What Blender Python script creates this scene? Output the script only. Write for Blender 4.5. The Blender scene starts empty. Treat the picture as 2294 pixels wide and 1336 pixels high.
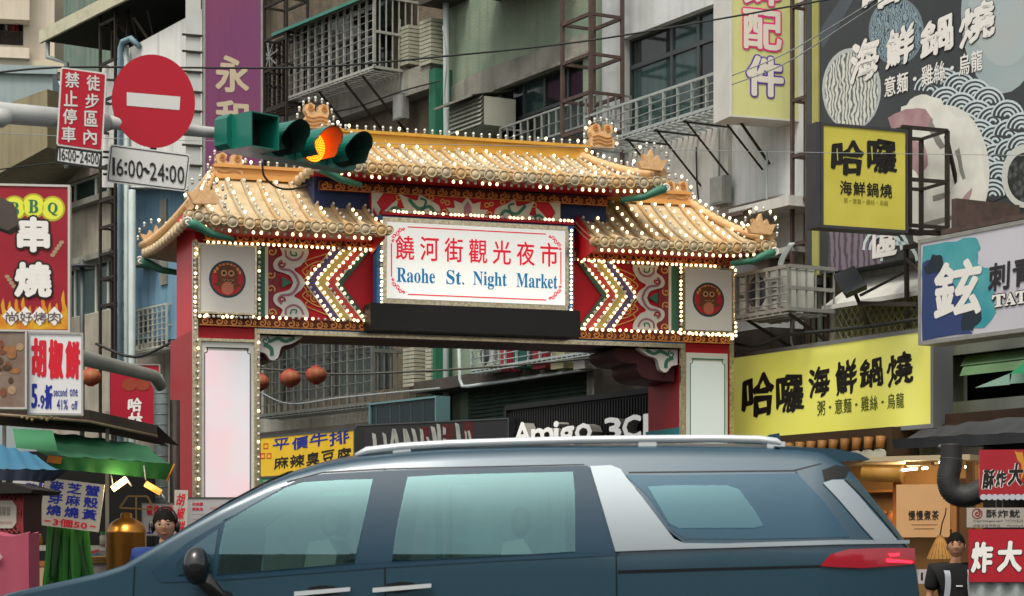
import bpy, bmesh, math, random
from mathutils import Vector as V, Matrix as M
random.seed(7)
SC = bpy.context.scene
COL = SC.collection
# ---------------------------------------------------------------- camera, world, sun, exposure
CAMH, HP, F, CX = 1.25, 1250.0, 4800.0, 1147.0      # eye height, horizon row, focal length (photo pixels), centre column
cam_d = bpy.data.cameras.new('camera'); cam = bpy.data.objects.new('camera', cam_d); COL.objects.link(cam)
cam.location = (0, 0, CAMH); cam.rotation_euler = (math.pi / 2, 0, 0)
cam_d.sensor_width = 36; cam_d.lens = 36 * F / 2294; cam_d.shift_y = (HP - 668) / 2294
cam_d.clip_start = 0.1; cam_d.clip_end = 400
cam_d.dof.use_dof = True; cam_d.dof.focus_distance = 23.5; cam_d.dof.aperture_fstop = 7.0
SC.camera = cam
w = bpy.data.worlds.new('World'); SC.world = w; w.use_nodes = True
wn = w.node_tree; bg = wn.nodes['Background']
sky = wn.nodes.new('ShaderNodeTexSky'); sky.sky_type = 'NISHITA'; sky.sun_disc = False
SUN_EL, SUN_AZ = math.radians(60), math.radians(200)   # azimuth the light comes from, clockwise from +Y
sky.sun_elevation = SUN_EL; sky.sun_rotation = SUN_AZ
sky.air_density = 1.0; sky.dust_density = 4.0; sky.ozone_density = 1.0
hs = wn.nodes.new('ShaderNodeHueSaturation'); hs.inputs['Saturation'].default_value = .42   # overcast: greyer than a clear sky
wm = wn.nodes.new('ShaderNodeMix'); wm.data_type = 'RGBA'; wm.blend_type = 'MULTIPLY'; wm.inputs[0].default_value = 1; wm.inputs[7].default_value = (1.06, 1.0, .9, 1)
wn.links.new(sky.outputs[0], hs.inputs['Color']); wn.links.new(hs.outputs[0], wm.inputs[6]); wn.links.new(wm.outputs[2], bg.inputs[0]); bg.inputs[1].default_value = 0.15
sl = bpy.data.lights.new('sun', 'SUN'); sl.energy = 1.3; sl.angle = math.radians(16); sl.color = (1, .95, .88)
so = bpy.data.objects.new('sun', sl); COL.objects.link(so)
sd = V((math.sin(SUN_AZ) * math.cos(SUN_EL), math.cos(SUN_AZ) * math.cos(SUN_EL), math.sin(SUN_EL)))
so.rotation_euler = sd.to_track_quat('Z', 'Y').to_euler(); so.location = (0, -10, 30)
SC.view_settings.view_transform = 'Standard'; SC.view_settings.look = 'None'
SC.view_settings.exposure = 0.55; SC.view_settings.gamma = 1; SC.view_settings.use_curve_mapping = False
SC.cycles.max_bounces = 5; SC.cycles.diffuse_bounces = 3; SC.cycles.glossy_bounces = 3; SC.cycles.transparent_max_bounces = 8
SC.cycles.sample_clamp_indirect = 3.0
# ---------------------------------------------------------------- materials
def lin(h):
    if isinstance(h, str):
        h = h.lstrip('#'); c = [int(h[i:i + 2], 16) / 255 for i in (0, 2, 4)]
        return tuple(x / 12.92 if x <= .04045 else ((x + .055) / 1.055) ** 2.4 for x in c)
    return h
MATS = {}
def mat(name, col='808080', rough=.6, metal=0., noise=.0, scale=3., col2=None, streak=0., bump=0., emit=0., ecol=None, coat=0., spec=.28, trans=0., fine=0.):
    """procedural paint: base colour broken by cloudy dirt (noise), vertical rain streaks (streak), fine grain (fine), relief (bump)"""
    if name in MATS: return MATS[name]
    m = bpy.data.materials.new(name); m.use_nodes = True; nt = m.node_tree; N = nt.nodes; L = nt.links
    b = N['Principled BSDF']; c = lin(col)
    b.inputs['Roughness'].default_value = rough; b.inputs['Metallic'].default_value = metal
    b.inputs['Coat Weight'].default_value = coat; b.inputs['Coat Roughness'].default_value = .08
    b.inputs['Specular IOR Level'].default_value = spec; b.inputs['Transmission Weight'].default_value = trans
    b.inputs['Base Color'].default_value = (*c, 1)
    tc = N.new('ShaderNodeTexCoord'); src = None
    def mix(fac, a, bcol):
        x = N.new('ShaderNodeMix'); x.data_type = 'RGBA'
        L.new(fac, x.inputs[0])
        if a is None: x.inputs[6].default_value = (*c, 1)
        else: L.new(a, x.inputs[6])
        x.inputs[7].default_value = (*bcol, 1); return x.outputs[2]
    def nz(sc, det, mp=None, lo=.35, hi=.7, amt=1.):
        t = N.new('ShaderNodeTexNoise'); t.inputs['Scale'].default_value = sc; t.inputs['Detail'].default_value = det
        if mp: 
            mm = N.new('ShaderNodeMapping'); mm.inputs['Scale'].default_value = mp; L.new(tc.outputs['Object'], mm.inputs[0]); L.new(mm.outputs[0], t.inputs[0])
        else: L.new(tc.outputs['Object'], t.inputs[0])
        r = N.new('ShaderNodeMapRange'); L.new(t.outputs[0], r.inputs[0]); r.inputs[1].default_value = lo; r.inputs[2].default_value = hi
        r.inputs[4].default_value = amt; return r.outputs[0], t
    if noise:
        d = lin(col2) if col2 else tuple(x * .45 for x in c)
        f, _ = nz(scale, 8, amt=noise); src = mix(f, src, d)
    if streak:
        f, _ = nz(1., 6, (7, 7, .5), .48, .75, streak); src = mix(f, src, tuple(x * .3 for x in c))
    if fine:
        f, _ = nz(60, 3, None, .4, .65, fine); src = mix(f, src, tuple(x * .5 for x in c))
    if src is not None: L.new(src, b.inputs['Base Color'])
    if bump:
        t = N.new('ShaderNodeTexNoise'); t.inputs['Scale'].default_value = 25; t.inputs['Detail'].default_value = 6; L.new(tc.outputs['Object'], t.inputs[0])
        bn = N.new('ShaderNodeBump'); bn.inputs['Strength'].default_value = bump; bn.inputs['Distance'].default_value = .02
        L.new(t.outputs[0], bn.inputs['Height']); L.new(bn.outputs[0], b.inputs['Normal'])
    if emit:
        e = lin(ecol) if ecol else c
        b.inputs['Emission Color'].default_value = (*e, 1); b.inputs['Emission Strength'].default_value = emit
        if src is not None and not ecol: L.new(src, b.inputs['Emission Color'])
    m.diffuse_color = (*c, 1); MATS[name] = m; return m
# ---------------------------------------------------------------- frames: a local x (along), y (away), z (up) system in the street
class Fr:
    def __init__(s, X, Y, Z, ang=0, roll=0, pitch=0):
        s.m = M.Translation((X, Y, Z)) @ M.Rotation(math.radians(ang), 4, 'Z') @ M.Rotation(math.radians(roll), 4, 'Y') @ M.Rotation(math.radians(pitch), 4, 'X')
        s.i = s.m.inverted(); s.c = s.i @ V((0, 0, CAMH)); s.r3 = s.i.to_3x3()
    def p(s, px, py, off=0.):
        d = s.r3 @ V(((px - CX) / F, 1, (HP - py) / F)); t = (off - s.c.y) / d.y
        return s.c + d * t
    def R(s, px0, px1, pt, pb, off=0.):
        a = s.p(px0, pt, off); b = s.p(px0, pb, off); c = s.p(px1, pt, off)
        return a.x, c.x, b.z, a.z
    def pts(s, L, off=0.):
        return [(q.x, q.z) for q in (s.p(a, b, off) for a, b in L)]
def fpx(px, py, Y, ang=0, roll=0, pitch=0):
    return Fr((px - CX) / F * Y, Y, CAMH + (HP - py) / F * Y, ang, roll, pitch)
# ---------------------------------------------------------------- mesh builder
class B:
    def __init__(s): s.v = []; s.f = []; s.mi = []; s.m = 0; s.sm = []; s.smooth = False
    def face(s, idx): s.f.append(idx); s.mi.append(s.m); s.sm.append(s.smooth)
    def add(s, vs):
        n = len(s.v); s.v += [tuple(q) for q in vs]; return n
    def box(s, x0, x1, y0, y1, z0, z1):
        if x1 < x0: x0, x1 = x1, x0
        if z1 < z0: z0, z1 = z1, z0
        if y1 < y0: y0, y1 = y1, y0
        n = s.add([(x0, y0, z0), (x1, y0, z0), (x1, y1, z0), (x0, y1, z0), (x0, y0, z1), (x1, y0, z1), (x1, y1, z1), (x0, y1, z1)])
        for q in ((0, 1, 5, 4), (1, 2, 6, 5), (2, 3, 7, 6), (3, 0, 4, 7), (4, 5, 6, 7), (3, 2, 1, 0)): s.face([n + k for k in q])
        return s
    def prism(s, poly, y0, y1):
        """polygon in the x-z plane extruded from y0 (front) to y1"""
        A = sum(poly[k][0] * poly[(k + 1) % len(poly)][1] - poly[(k + 1) % len(poly)][0] * poly[k][1] for k in range(len(poly)))
        if A < 0: poly = poly[::-1]
        n = s.add([(x, y0, z) for x, z in poly]); k = len(poly); s.add([(x, y1, z) for x, z in poly])
        s.face([n + i for i in range(k)])
        if abs(y1 - y0) > 1e-6:
            s.face([n + k + i for i in reversed(range(k))])
            for i in range(k): j = (i + 1) % k; s.face([n + i, n + k + i, n + k + j, n + j])
        return s
    def sheet(s, poly, y): return s.prism(poly, y, y)
    def bar(s, a, b, w=.03, d=None):
        """square bar between two points"""
        a = V(a); b = V(b); t = (b - a)
        if t.length < 1e-6: return s
        t.normalize(); d = d or w
        u = t.cross(V((0, 0, 1)))
        if u.length < .05: u = t.cross(V((0, 1, 0)))
        u.normalize(); v2 = u.cross(t)
        n = s.add([a + u * sx * w / 2 + v2 * sz * d / 2 for sx, sz in ((-1, -1), (1, -1), (1, 1), (-1, 1))] + [b + u * sx * w / 2 + v2 * sz * d / 2 for sx, sz in ((-1, -1), (1, -1), (1, 1), (-1, 1))])
        for q in ((0, 1, 5, 4), (1, 2, 6, 5), (2, 3, 7, 6), (3, 0, 4, 7), (4, 5, 6, 7), (3, 2, 1, 0)): s.face([n + k for k in q])
        return s
    def tube(s, pts, r, n=8, closed=False, caps=True):
        P = [V(p) for p in pts]; rs = r if isinstance(r, (list, tuple)) else [r] * len(P); rings = []
        sm = s.smooth; s.smooth = True; up = None
        for i, p in enumerate(P):
            t = (P[(i + 1) % len(P)] - P[i - 1]) if closed else (P[min(i + 1, len(P) - 1)] - P[max(i - 1, 0)])
            if t.length < 1e-9: t = V((0, 0, 1))
            t.normalize()
            if up is None:
                up = t.cross(V((0, 0, 1)))
                if up.length < .05: up = t.cross(V((0, 1, 0)))
            up = up - t * up.dot(t); up.normalize(); w2 = t.cross(up)
            rings.append(s.add([p + (up * math.cos(2 * math.pi * k / n) + w2 * math.sin(2 * math.pi * k / n)) * rs[i] for k in range(n)]))
        m = len(P) if closed else len(P) - 1
        for i in range(m):
            a, b = rings[i], rings[(i + 1) % len(P)]
            for k in range(n): j = (k + 1) % n; s.face([a + k, b + k, b + j, a + j])
        s.smooth = False
        if caps and not closed: s.face([rings[0] + k for k in range(n)]); s.face([rings[-1] + k for k in reversed(range(n))])
        s.smooth = sm; return s
    def sphere(s, c, r, nu=8, nv=6, sc=(1, 1, 1)):
        c = V(c); sm = s.smooth; s.smooth = True; rings = []
        top = s.add([c + V((0, 0, r * sc[2]))])
        for i in range(1, nv):
            a = math.pi * i / nv
            rings.append(s.add([c + V((r * sc[0] * math.sin(a) * math.cos(2 * math.pi * k / nu), r * sc[1] * math.sin(a) * math.sin(2 * math.pi * k / nu), r * sc[2] * math.cos(a))) for k in range(nu)]))
        bot = s.add([c - V((0, 0, r * sc[2]))])
        for k in range(nu):
            j = (k + 1) % nu; s.face([top, rings[0] + k, rings[0] + j]); s.face([bot, rings[-1] + j, rings[-1] + k])
            for a, b in zip(rings, rings[1:]): s.face([a + k, b + k, b + j, a + j])
        s.smooth = sm; return s
    def lathe(s, c, prof, n=16, axis='z', smooth=True):
        """profile [(r, h)...] turned about z (or y) through c"""
        c = V(c); sm = s.smooth; s.smooth = smooth; rings = []
        for r, h in prof:
            ring = []
            for k in range(n):
                a = 2 * math.pi * k / n; x, y = r * math.cos(a), r * math.sin(a)
                ring.append(c + (V((x, y, h)) if axis == 'z' else V((x, h, -y)) if axis == 'y' else V((h, x, y))))
            rings.append(s.add(ring))
        for a, b in zip(rings, rings[1:]):
            for k in range(n): j = (k + 1) % n; s.face([a + k, a + j, b + j, b + k])
        s.smooth = sm; return s
    def grid(s, fn, nu, nv, smooth=True):
        sm = s.smooth; s.smooth = smooth; n = s.add([fn(i / nu, j / nv) for j in range(nv + 1) for i in range(nu + 1)])
        for j in range(nv):
            for i in range(nu): a = n + j * (nu + 1) + i; s.face([a, a + 1, a + nu + 2, a + nu + 1])
        s.smooth = sm; return s
    def ribbon(s, pts, wd, y0, y1):
        """flat strap along a polyline in x-z, with thickness"""
        P = [V((a, b)) for a, b in pts]; n = len(P); Lf = []; Rt = []
        for i in range(n):
            t = P[min(i + 1, n - 1)] - P[max(i - 1, 0)]
            if t.length < 1e-9: t = V((1, 0))
            t.normalize(); q = V((-t.y, t.x)); w_ = (wd[i] if isinstance(wd, (list, tuple)) else wd) / 2
            Lf.append(P[i] + q * w_); Rt.append(P[i] - q * w_)
        for i in range(n - 1):
            a, b, c, d = Lf[i], Lf[i + 1], Rt[i + 1], Rt[i]
            k = s.add([(a.x, y0, a.y), (b.x, y0, b.y), (c.x, y0, c.y), (d.x, y0, d.y), (a.x, y1, a.y), (b.x, y1, b.y), (c.x, y1, c.y), (d.x, y1, d.y)])
            for q in ((3, 2, 1, 0), (0, 1, 5, 4), (2, 3, 7, 6)): s.face([k + z for z in q])
        return s
    def holes(s, x0, x1, z0, z1, H, d=.25):
        """wall slab with rectangular openings H = [(x0,x1,z0,z1)...] and their reveals"""
        xs = sorted({x0, x1, *[min(max(h[k], x0), x1) for h in H for k in (0, 1)]}); zs = sorted({z0, z1, *[min(max(h[k], z0), z1) for h in H for k in (2, 3)]})
        for a, b in zip(xs, xs[1:]):
            for c, e in zip(zs, zs[1:]):
                mx, mz = (a + b) / 2, (c + e) / 2
                if any(h[0] < mx < h[1] and h[2] < mz < h[3] for h in H): continue
                n = s.add([(a, 0, c), (b, 0, c), (b, 0, e), (a, 0, e)]); s.face([n, n + 1, n + 2, n + 3])
        for h in H:
            a, b, c, e = h
            n = s.add([(a, 0, c), (b, 0, c), (b, 0, e), (a, 0, e), (a, d, c), (b, d, c), (b, d, e), (a, d, e)])
            for q in ((0, 4, 5, 1), (1, 5, 6, 2), (2, 6, 7, 3), (3, 7, 4, 0)): s.face([n + k for k in q])
        return s
    def mesh(s, name, mats):
        me = bpy.data.meshes.new(name); me.from_pydata(s.v, [], s.f)
        for m_ in (mats if isinstance(mats, (list, tuple)) else [mats]): me.materials.append(m_)
        me.polygons.foreach_set('material_index', s.mi); me.polygons.foreach_set('use_smooth', s.sm); me.update(); return me
def setp(o, label=None, cat=None, group=None, kind=None):
    if label: o['label'] = label
    if cat: o['category'] = cat
    if group: o['group'] = group
    if kind: o['kind'] = kind
    return o
def thing(name, label, cat, fr, group=None):
    o = bpy.data.objects.new(name, None); COL.objects.link(o); o.matrix_world = fr.m; o.empty_display_size = .2
    return setp(o, label, cat, group)
def part(parent, name, b, mats, label=None, kind=None):
    o = bpy.data.objects.new(name, b.mesh(name, mats) if isinstance(b, B) else b); COL.objects.link(o); o.parent = parent
    return setp(o, label, kind=kind)
def solo(name, label, cat, fr, b, mats, group=None):
    o = bpy.data.objects.new(name, b.mesh(name, mats)); COL.objects.link(o); o.matrix_world = fr.m
    return setp(o, label, cat, group)
def struct(name, fr, b, mats):
    o = bpy.data.objects.new(name, b.mesh(name, mats)); COL.objects.link(o); o.matrix_world = fr.m; o['kind'] = 'structure'; return o
def copy_tree(o, parent=None):
    c = o.copy(); COL.objects.link(c); c.parent = parent
    for ch in list(o.children): copy_tree(ch, c)
    return c
# ---------------------------------------------------------------- lettering
GL = {}
def glyph(s_, off=0.):
    k = (s_, off)
    if k not in GL:
        c = bpy.data.curves.new('t', 'FONT'); c.body = s_; c.size = 1; c.offset = off; c.resolution_u = 2
        o = bpy.data.objects.new('t', c); m = o.to_mesh()
        vs = [(v.co.x, v.co.y) for v in m.vertices]; fs = [list(p.vertices) for p in m.polygons]
        o.to_mesh_clear(); bpy.data.objects.remove(o); bpy.data.curves.remove(c)
        GL[k] = (vs, fs)
    return GL[k]
def put(b, s_, x0, x1, z0, z1, y, bold=0., shear=0., nb=8, roll=0., deep=0., rough=0., ellip=1.):
    """set a string into a rectangle; bold in units of glyph height, done by overlaying shifted copies"""
    vs, fs = glyph(s_)
    if not vs: return
    ax, bx = min(v[0] for v in vs), max(v[0] for v in vs); az, bz = min(v[1] for v in vs), max(v[1] for v in vs)
    if s_ == '一' or bz - az < .12: az, bz = (az + bz) / 2 - .4, (az + bz) / 2 + .4
    h = z1 - z0; W = x1 - x0; r = bold * h
    ph = (ord(s_[0]) % 97) * .37 
    offs = [(0, 0)] + ([(r * math.cos(2 * math.pi * k / nb), r * math.sin(2 * math.pi * k / nb)) for k in range(nb)] if bold else [])
    if ellip != 1: offs = [((a + c) * .7071 * ellip * .7071 - (a - c) * .7071 * .7071, (a + c) * .7071 * ellip * .7071 + (a - c) * .7071 * .7071) for a, c in offs]
    cx, cz = (x0 + x1) / 2, (z0 + z1) / 2; cr, sr = math.cos(roll), math.sin(roll)
    for i, (dx, dz) in enumerate(offs):
        out = []
        for vx, vz in vs:
            u = (vx - ax) / (bx - ax); t = (vz - az) / (bz - az)
            if rough: u, t = u + rough * (math.sin(t * 17 + ph + u * 5) + .6 * math.sin(t * 41 + u * 37 + ph)), t + rough * (math.sin(u * 15 + ph * 2) + .6 * math.sin(u * 43 + t * 31 + ph))
            X = x0 + r + u * (W - 2 * r) + shear * (t - .5) * h + dx; Z = z0 + r + t * (h - 2 * r) + dz
            X, Z = cx + (X - cx) * cr - (Z - cz) * sr, cz + (X - cx) * sr + (Z - cz) * cr
            out.append((X, y - .0002 * i, Z))
        n = b.add(out)
        for f in fs: b.face([n + k for k in f])
        if deep and i == 0:
            n2 = b.add([(X, Y + deep, Z) for X, Y, Z in out]); ec = {}
            for f in fs:
                for a, c in zip(f, f[1:] + f[:1]): ec[(a, c)] = 1
            mm = b.m; b.m = 1
            for a, c in ec:
                if (c, a) not in ec: b.face([n + c, n + a, n2 + a, n2 + c])
            b.m = mm
def letters(parent, fr, rows, off, mats, bold=0., shear=0., name='lettering', jig=0., outline=None, omat=None, grow=0.):
    """rows: (text, px0, px1, py_top, py_bottom[, mode]) each character fitted into its share of the photo-pixel box; mode 'v' stacks, 's' sets it as one string"""
    b = B(); ob = B(); rnd = random.Random(len(rows) + 3)
    for row in rows:
        s_, a, c, t, d = row[:5]; mode = row[5] if len(row) > 5 else 'h'
        if mode == 's': cells = [(s_, a, c, t, d)]
        elif mode == 'v': n = len(s_); st = (d - t) / n; cells = [(ch, a, c, t + st * i + st * .04, t + st * (i + .96)) for i, ch in enumerate(s_)]
        else: n = len(s_); st = (c - a) / n; cells = [(ch, a + st * (i + .05), a + st * (i + .95), t, d) for i, ch in enumerate(s_)]
        for ch, a_, c_, t_, d_ in cells:
            if ch == ' ': continue
            if mode == 'h':   # boxes are given at the row's first column: keep them level in the world
                z0 = fr.p(a, d, off).z; z1 = fr.p(a, t, off).z; x0 = fr.p(a_, t, off).x; x1 = fr.p(c_, t, off).x
            else: x0, x1, z0, z1 = fr.R(a_, c_, t_, d_, off)
            rl = rnd.uniform(-jig, jig)
            if ch in '.,。·': 
                put(b, ch, (x0 * 2 + x1) / 3, (x0 + 2 * x1) / 3, z0 + (z1 - z0) * .4, z0 + (z1 - z0) * .6, off); continue
            put(b, ch, x0, x1, z0, z1, off, bold, shear, roll=rl)
            if outline: put(ob, ch, x0 - outline, x1 + outline, z0 - outline, z1 + outline, off + .004, bold + outline / (z1 - z0), shear, nb=12, roll=rl)
    o = part(parent, name, b, mats)
    if outline: part(parent, 'lettering_outline', ob, omat)
    return o
def spiral(cx, cz, r0, r1, a0, turns, n=14, flip=1):
    return [(cx + flip * (r0 + (r1 - r0) * k / n) * math.cos(a0 + turns * 2 * math.pi * k / n), cz + (r0 + (r1 - r0) * k / n) * math.sin(a0 + turns * 2 * math.pi * k / n)) for k in range(n + 1)]
def bez(P, n=6):
    """smooth curve through points (Catmull-Rom)"""
    out = []; P = [tuple(p) for p in P]
    for i in range(len(P) - 1):
        p0 = P[max(i - 1, 0)]; p1 = P[i]; p2 = P[i + 1]; p3 = P[min(i + 2, len(P) - 1)]
        for k in range(n):
            t = k / n
            out.append(tuple(.5 * (2 * b_ + (c_ - a_) * t + (2 * a_ - 5 * b_ + 4 * c_ - d_) * t * t + (3 * b_ - a_ - 3 * c_ + d_) * t ** 3) for a_, b_, c_, d_ in zip(p0, p1, p2, p3)))
    out.append(P[-1]); return out
# ================================================================ GATE
Z0 = -.15
G = Fr(-3.402, 23.0, Z0, 18.94)
gate = thing('market_gate', 'red night market gate with tiled roofs and rows of glowing bulbs', 'gate', G)
m_red = mat('gate_red', 'a01622', .5, noise=.15, scale=4, streak=.15); m_redb = mat('gate_red_paint', 'c41a2a', .45, noise=.08)
m_gold = mat('gate_tile_gold', 'ccb894', .4, noise=.6, scale=7, col2='96825f', fine=.35, bump=.25)
m_golds = [m_gold, mat('gate_tile_grey', 'b8ab90', .4, noise=.6, scale=9, col2='85785c', fine=.35, bump=.25), mat('gate_tile_ochre', 'c8a878', .4, noise=.6, scale=8, col2='8c6e48', fine=.35, bump=.25)]
m_goldbar = mat('ridge_gold', 'c89a3c', .35, noise=.3, scale=6, col2='8a6424')
m_orange = mat('scroll_orange', 'd08a4c', .5, noise=.2, scale=20); m_brown = mat('scroll_brown', '5a2c1c', .6, noise=.2)
m_orn = mat('ornament_tan', 'dcb484', .55, noise=.35, scale=18, fine=.3, bump=.3)
m_blue = mat('box_blue', '2c3c68', .55, noise=.25, scale=3, streak=.2); m_blue2 = mat('strip_blue', '2a6cb0', .4, noise=.2)
m_silver = mat('mirror_trim', 'd8ccb0', .22, metal=.85, noise=.6, scale=30, col2='705c40')
m_white = mat('panel_white', 'd8d8d2', .5, noise=.08, streak=.06)
m_mauve = mat('cloud_mauve', 'a07080', .5); m_green = mat('cloud_green', '3c7460', .5); m_gold2 = mat('vine_gold', 'd8a860', .5)
m_dark = mat('dark_recess', '2a1614', .8); m_olive = mat('stripe_olive', 'b0a468', .5, noise=.1); m_violet = mat('stripe_violet', '504878', .5)
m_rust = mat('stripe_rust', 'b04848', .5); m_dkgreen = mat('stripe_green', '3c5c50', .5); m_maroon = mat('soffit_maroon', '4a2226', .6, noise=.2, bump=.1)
m_lit = mat('bulb_lit', 'fff0d0', .3, emit=2.3, ecol='ffdca4'); m_unlit = mat('bulb_glass', 'd8dcd4', .12, spec=.8); m_sock = mat('bulb_socket', '9a968c', .4, metal=.3)
m_signw = mat('sign_face', 'e6e8e2', .4, emit=.34, noise=.1, scale=1.2, col2='c8d4d4'); m_sred = mat('sign_red', 'e0203c', .5, emit=.25); m_sblue = mat('sign_blue', '1874a8', .5, emit=.2)
m_box = mat('black_box', '161617', .45, noise=.2)
def gx(px, off=0): return G.p(px, 600, off).x
def gz(px, py, off=0): return G.p(px, py, off).z
L_ = gx(1637); DEP = 1.12
zbb = gz(575, 741); zbt = gz(500, 533)         # underside and top of the beam
cxl, cxr = gx(575), gx(1528)
# columns
for a, c in ((0, cxl), (cxr, L_)):
    b = B(); b.box(a, c, 0, DEP + (.4 if a == 0 else -.1), 0, zbb); part(gate, 'column', b, m_red)
b = B(); b.box(0, L_, .003, DEP, zbb, zbt + .35); part(gate, 'beam', b, m_redb)
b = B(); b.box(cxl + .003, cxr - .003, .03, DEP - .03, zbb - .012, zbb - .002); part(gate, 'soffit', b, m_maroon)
# back-side trim of the left column and silver corner strips
for xx in (0, cxl, cxr, L_):
    b = B(); b.box(xx - .028, xx + .028, -.03, .015, 0 if xx in (0, L_) else 0, zbt - .05 if xx in (0, L_) else zbb + .02); part(gate, 'corner_trim', b, m_silver)
# --- bulbs
BULBS = []
def brow(p0, p1, n, lit=.5, kind='f'):
    p0 = V(p0); p1 = V(p1)
    for i in range(n):
        t = i / max(n - 1, 1); BULBS.append((p0.lerp(p1, t) + V([random.uniform(-.004, .004) for _ in range(3)]), random.random() < lit, kind))
def bpx(a, b_, c, d, n, lit=.5, off=-.03, kind='f'): brow(G.p(a, b_, off), G.p(c, d, off), n, lit, kind)
# --- helpers for flat decoration on the gate front
def mir(P): return [(L_ - x, z) for x, z in P]
def both(name, fn, y0, y1, m_, pts):
    for P in (pts, mir(pts)):
        b = B(); (b.prism(P, y0, y1) if fn == 'p' else b.ribbon(P, fn, y0, y1)); part(gate, name, b, m_)
def P_(L, off=0): return G.pts(L, off)
# scroll bands: a brown board with a row of spiral scrolls
def band(x0, x1, z0, z1, y, step=.15, z_slope=0):
    b = B(); b.box(x0, x1, y, y + .04, z0, z1); bd = part(gate, 'scroll_band', b, m_brown)
    n = int((x1 - x0) / step); st = (x1 - x0) / n; h = z1 - z0; sm = B()
    for i in range(n):
        c = x0 + st * (i + .5); r = h * .42
        sm.ribbon(spiral(c - st * .12, z0 + h * .5, r * .15, r, 0, 1.2, 12), h * .15, y - .014, y); sm.ribbon(spiral(c + st * .3, z0 + h * .42, r * .1, r * .6, 1.8, 1.0, 8), h * .13, y - .012, y)
        sm.ribbon([(c - st * .45, z0 + h * .1), (c + st * .5, z0 + h * .1)], h * .12, y - .01, y)
    part(bd, 'scroll', sm, m_orange, kind='stuff')
zs0, zs1 = gz(600, 736), gz(600, 715)
sx = gx(826)
band(.03, sx, zs0, zs1, -.05); band(L_ - sx, L_ - .03, zs0, zs1, -.05)
zt0, zt1 = gz(600, 549), gz(600, 524)
band(.06, sx + .2, zt0, zt1, -.06, .17); band(L_ - sx - .2, L_ - .06, zt0, zt1, -.06, .17)
b = B(); b.box(cxl, cxr, -.045, -.003, zbb + .015, zs0 - .004); part(gate, 'blue_strip', b, m_blue2)
b = B(); b.box(cxl, cxr, -.06, .0, zbb - .035, zbb + .013); part(gate, 'silver_strip', b, m_silver)
# owl medallion light boxes
def owl(parent, cx, cz, r, y, dim):
    a = mat('medal_rim', '2c4c50', .5); c = mat('medal_red', 'c03038', .5); br = mat('owl_brown', '7a4a34', .6, noise=.4, scale=40); fc = mat('owl_face', 'c89a6c', .6); ey = mat('owl_eye', '2a1a14', .4); sa = mat('owl_belly', 'd07860', .6)
    b = B(); d = lambda rr, yy, mi, sx=1, dx=0, dz=0: (setattr(b, 'm', mi), b.sheet([(cx + dx + rr * sx * math.cos(t * math.pi / 16), cz + dz + rr * math.sin(t * math.pi / 16)) for t in range(32)], yy))
    d(r, y - .002, 0); d(r * .88, y - .004, 1); 
    b.m = 6
    for k in range(9):
        t = math.radians(30 + 15 * k); b.sheet([(cx + r * .78 * math.cos(t) + q[0] * .012, cz + r * .78 * math.sin(t) + q[1] * .016) for q in ((-1, -1), (1, -1), (1, 1), (-1, 1))], y - .005)
    d(r * .62, y - .006, 2, .9, 0, -r * .12); d(r * .5, y - .008, 2, 1.1, 0, r * .28)
    b.m = 2; b.sheet([(cx - r * .2, cz), (cx - r * .78, cz - r * .3), (cx - r * .35, cz - r * .45)], y - .0065); b.sheet([(cx + r * .2, cz), (cx + r * .78, cz - r * .3), (cx + r * .35, cz - r * .45)], y - .0067)
    b.sheet([(cx - r * .5, cz + r * .45), (cx - r * .42, cz + r * .72), (cx - r * .1, cz + r * .6)], y - .0069); b.sheet([(cx + r * .5, cz + r * .45), (cx + r * .42, cz + r * .72), (cx + r * .1, cz + r * .6)], y - .0071)
    d(r * .34, y - .01, 5, 1, 0, -r * .5)
    for s_ in (-1, 1): d(r * .17, y - .012, 3, 1, s_ * r * .2, r * .32); d(r * .08, y - .014, 4, 1, s_ * r * .2, r * .32)
    b.m = 1; b.sheet([(cx - r * .07, cz + r * .2), (cx + r * .07, cz + r * .2), (cx, cz + r * .02)], y - .015)
    for k in range(4):
        for j in range(3 - k % 2): b.m = 3; b.ribbon([(cx - r * .25 + j * r * .22 + (k % 2) * r * .1, cz - r * .02 - k * r * .12), (cx - r * .17 + j * r * .22 + (k % 2) * r * .1, cz - r * .07 - k * r * .12), (cx - r * .09 + j * r * .22 + (k % 2) * r * .1, cz - r * .02 - k * r * .12)], r * .035, y - .016, y - .015)
    part(parent, 'owl_emblem', b, [a, c, br, fc, ey, sa, m_gold2])
x0, x1, z0, z1 = G.R(444, 566, 552, 700)
for a, c in ((x0, x1), (L_ - x1, L_ - x0)):
    b = B(); b.box(a, c, -.1, .0, z0, z1); lb = part(gate, 'emblem_box', b, mat('emblem_face', 'd4d2ca', .5, noise=.06, emit=.06))
    b = B(); t = .022
    b.box(a - t, c + t, -.115, -.01, z1, z1 + t); b.box(a - t, c + t, -.115, -.01, z0 - t, z0); b.box(a - t, a, -.115, -.01, z0, z1); b.box(c, c + t, -.115, -.01, z0, z1)
    part(lb, 'frame', b, m_silver); owl(lb, (a + c) / 2, (z0 + z1) / 2, .2, -.101, a > 2)
    lf = .3 if a < 2 else .93
    for q in ((a - .05, z0, a - .05, z1), (c + .05, z0, c + .05, z1), (a - .05, z0 - .05, c + .05, z0 - .05)): brow((q[0], -.11, q[1]), (q[2], -.11, q[3]), 15, lf)
zp0, zp1 = zs1 + .02, zt0 - .02
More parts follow.
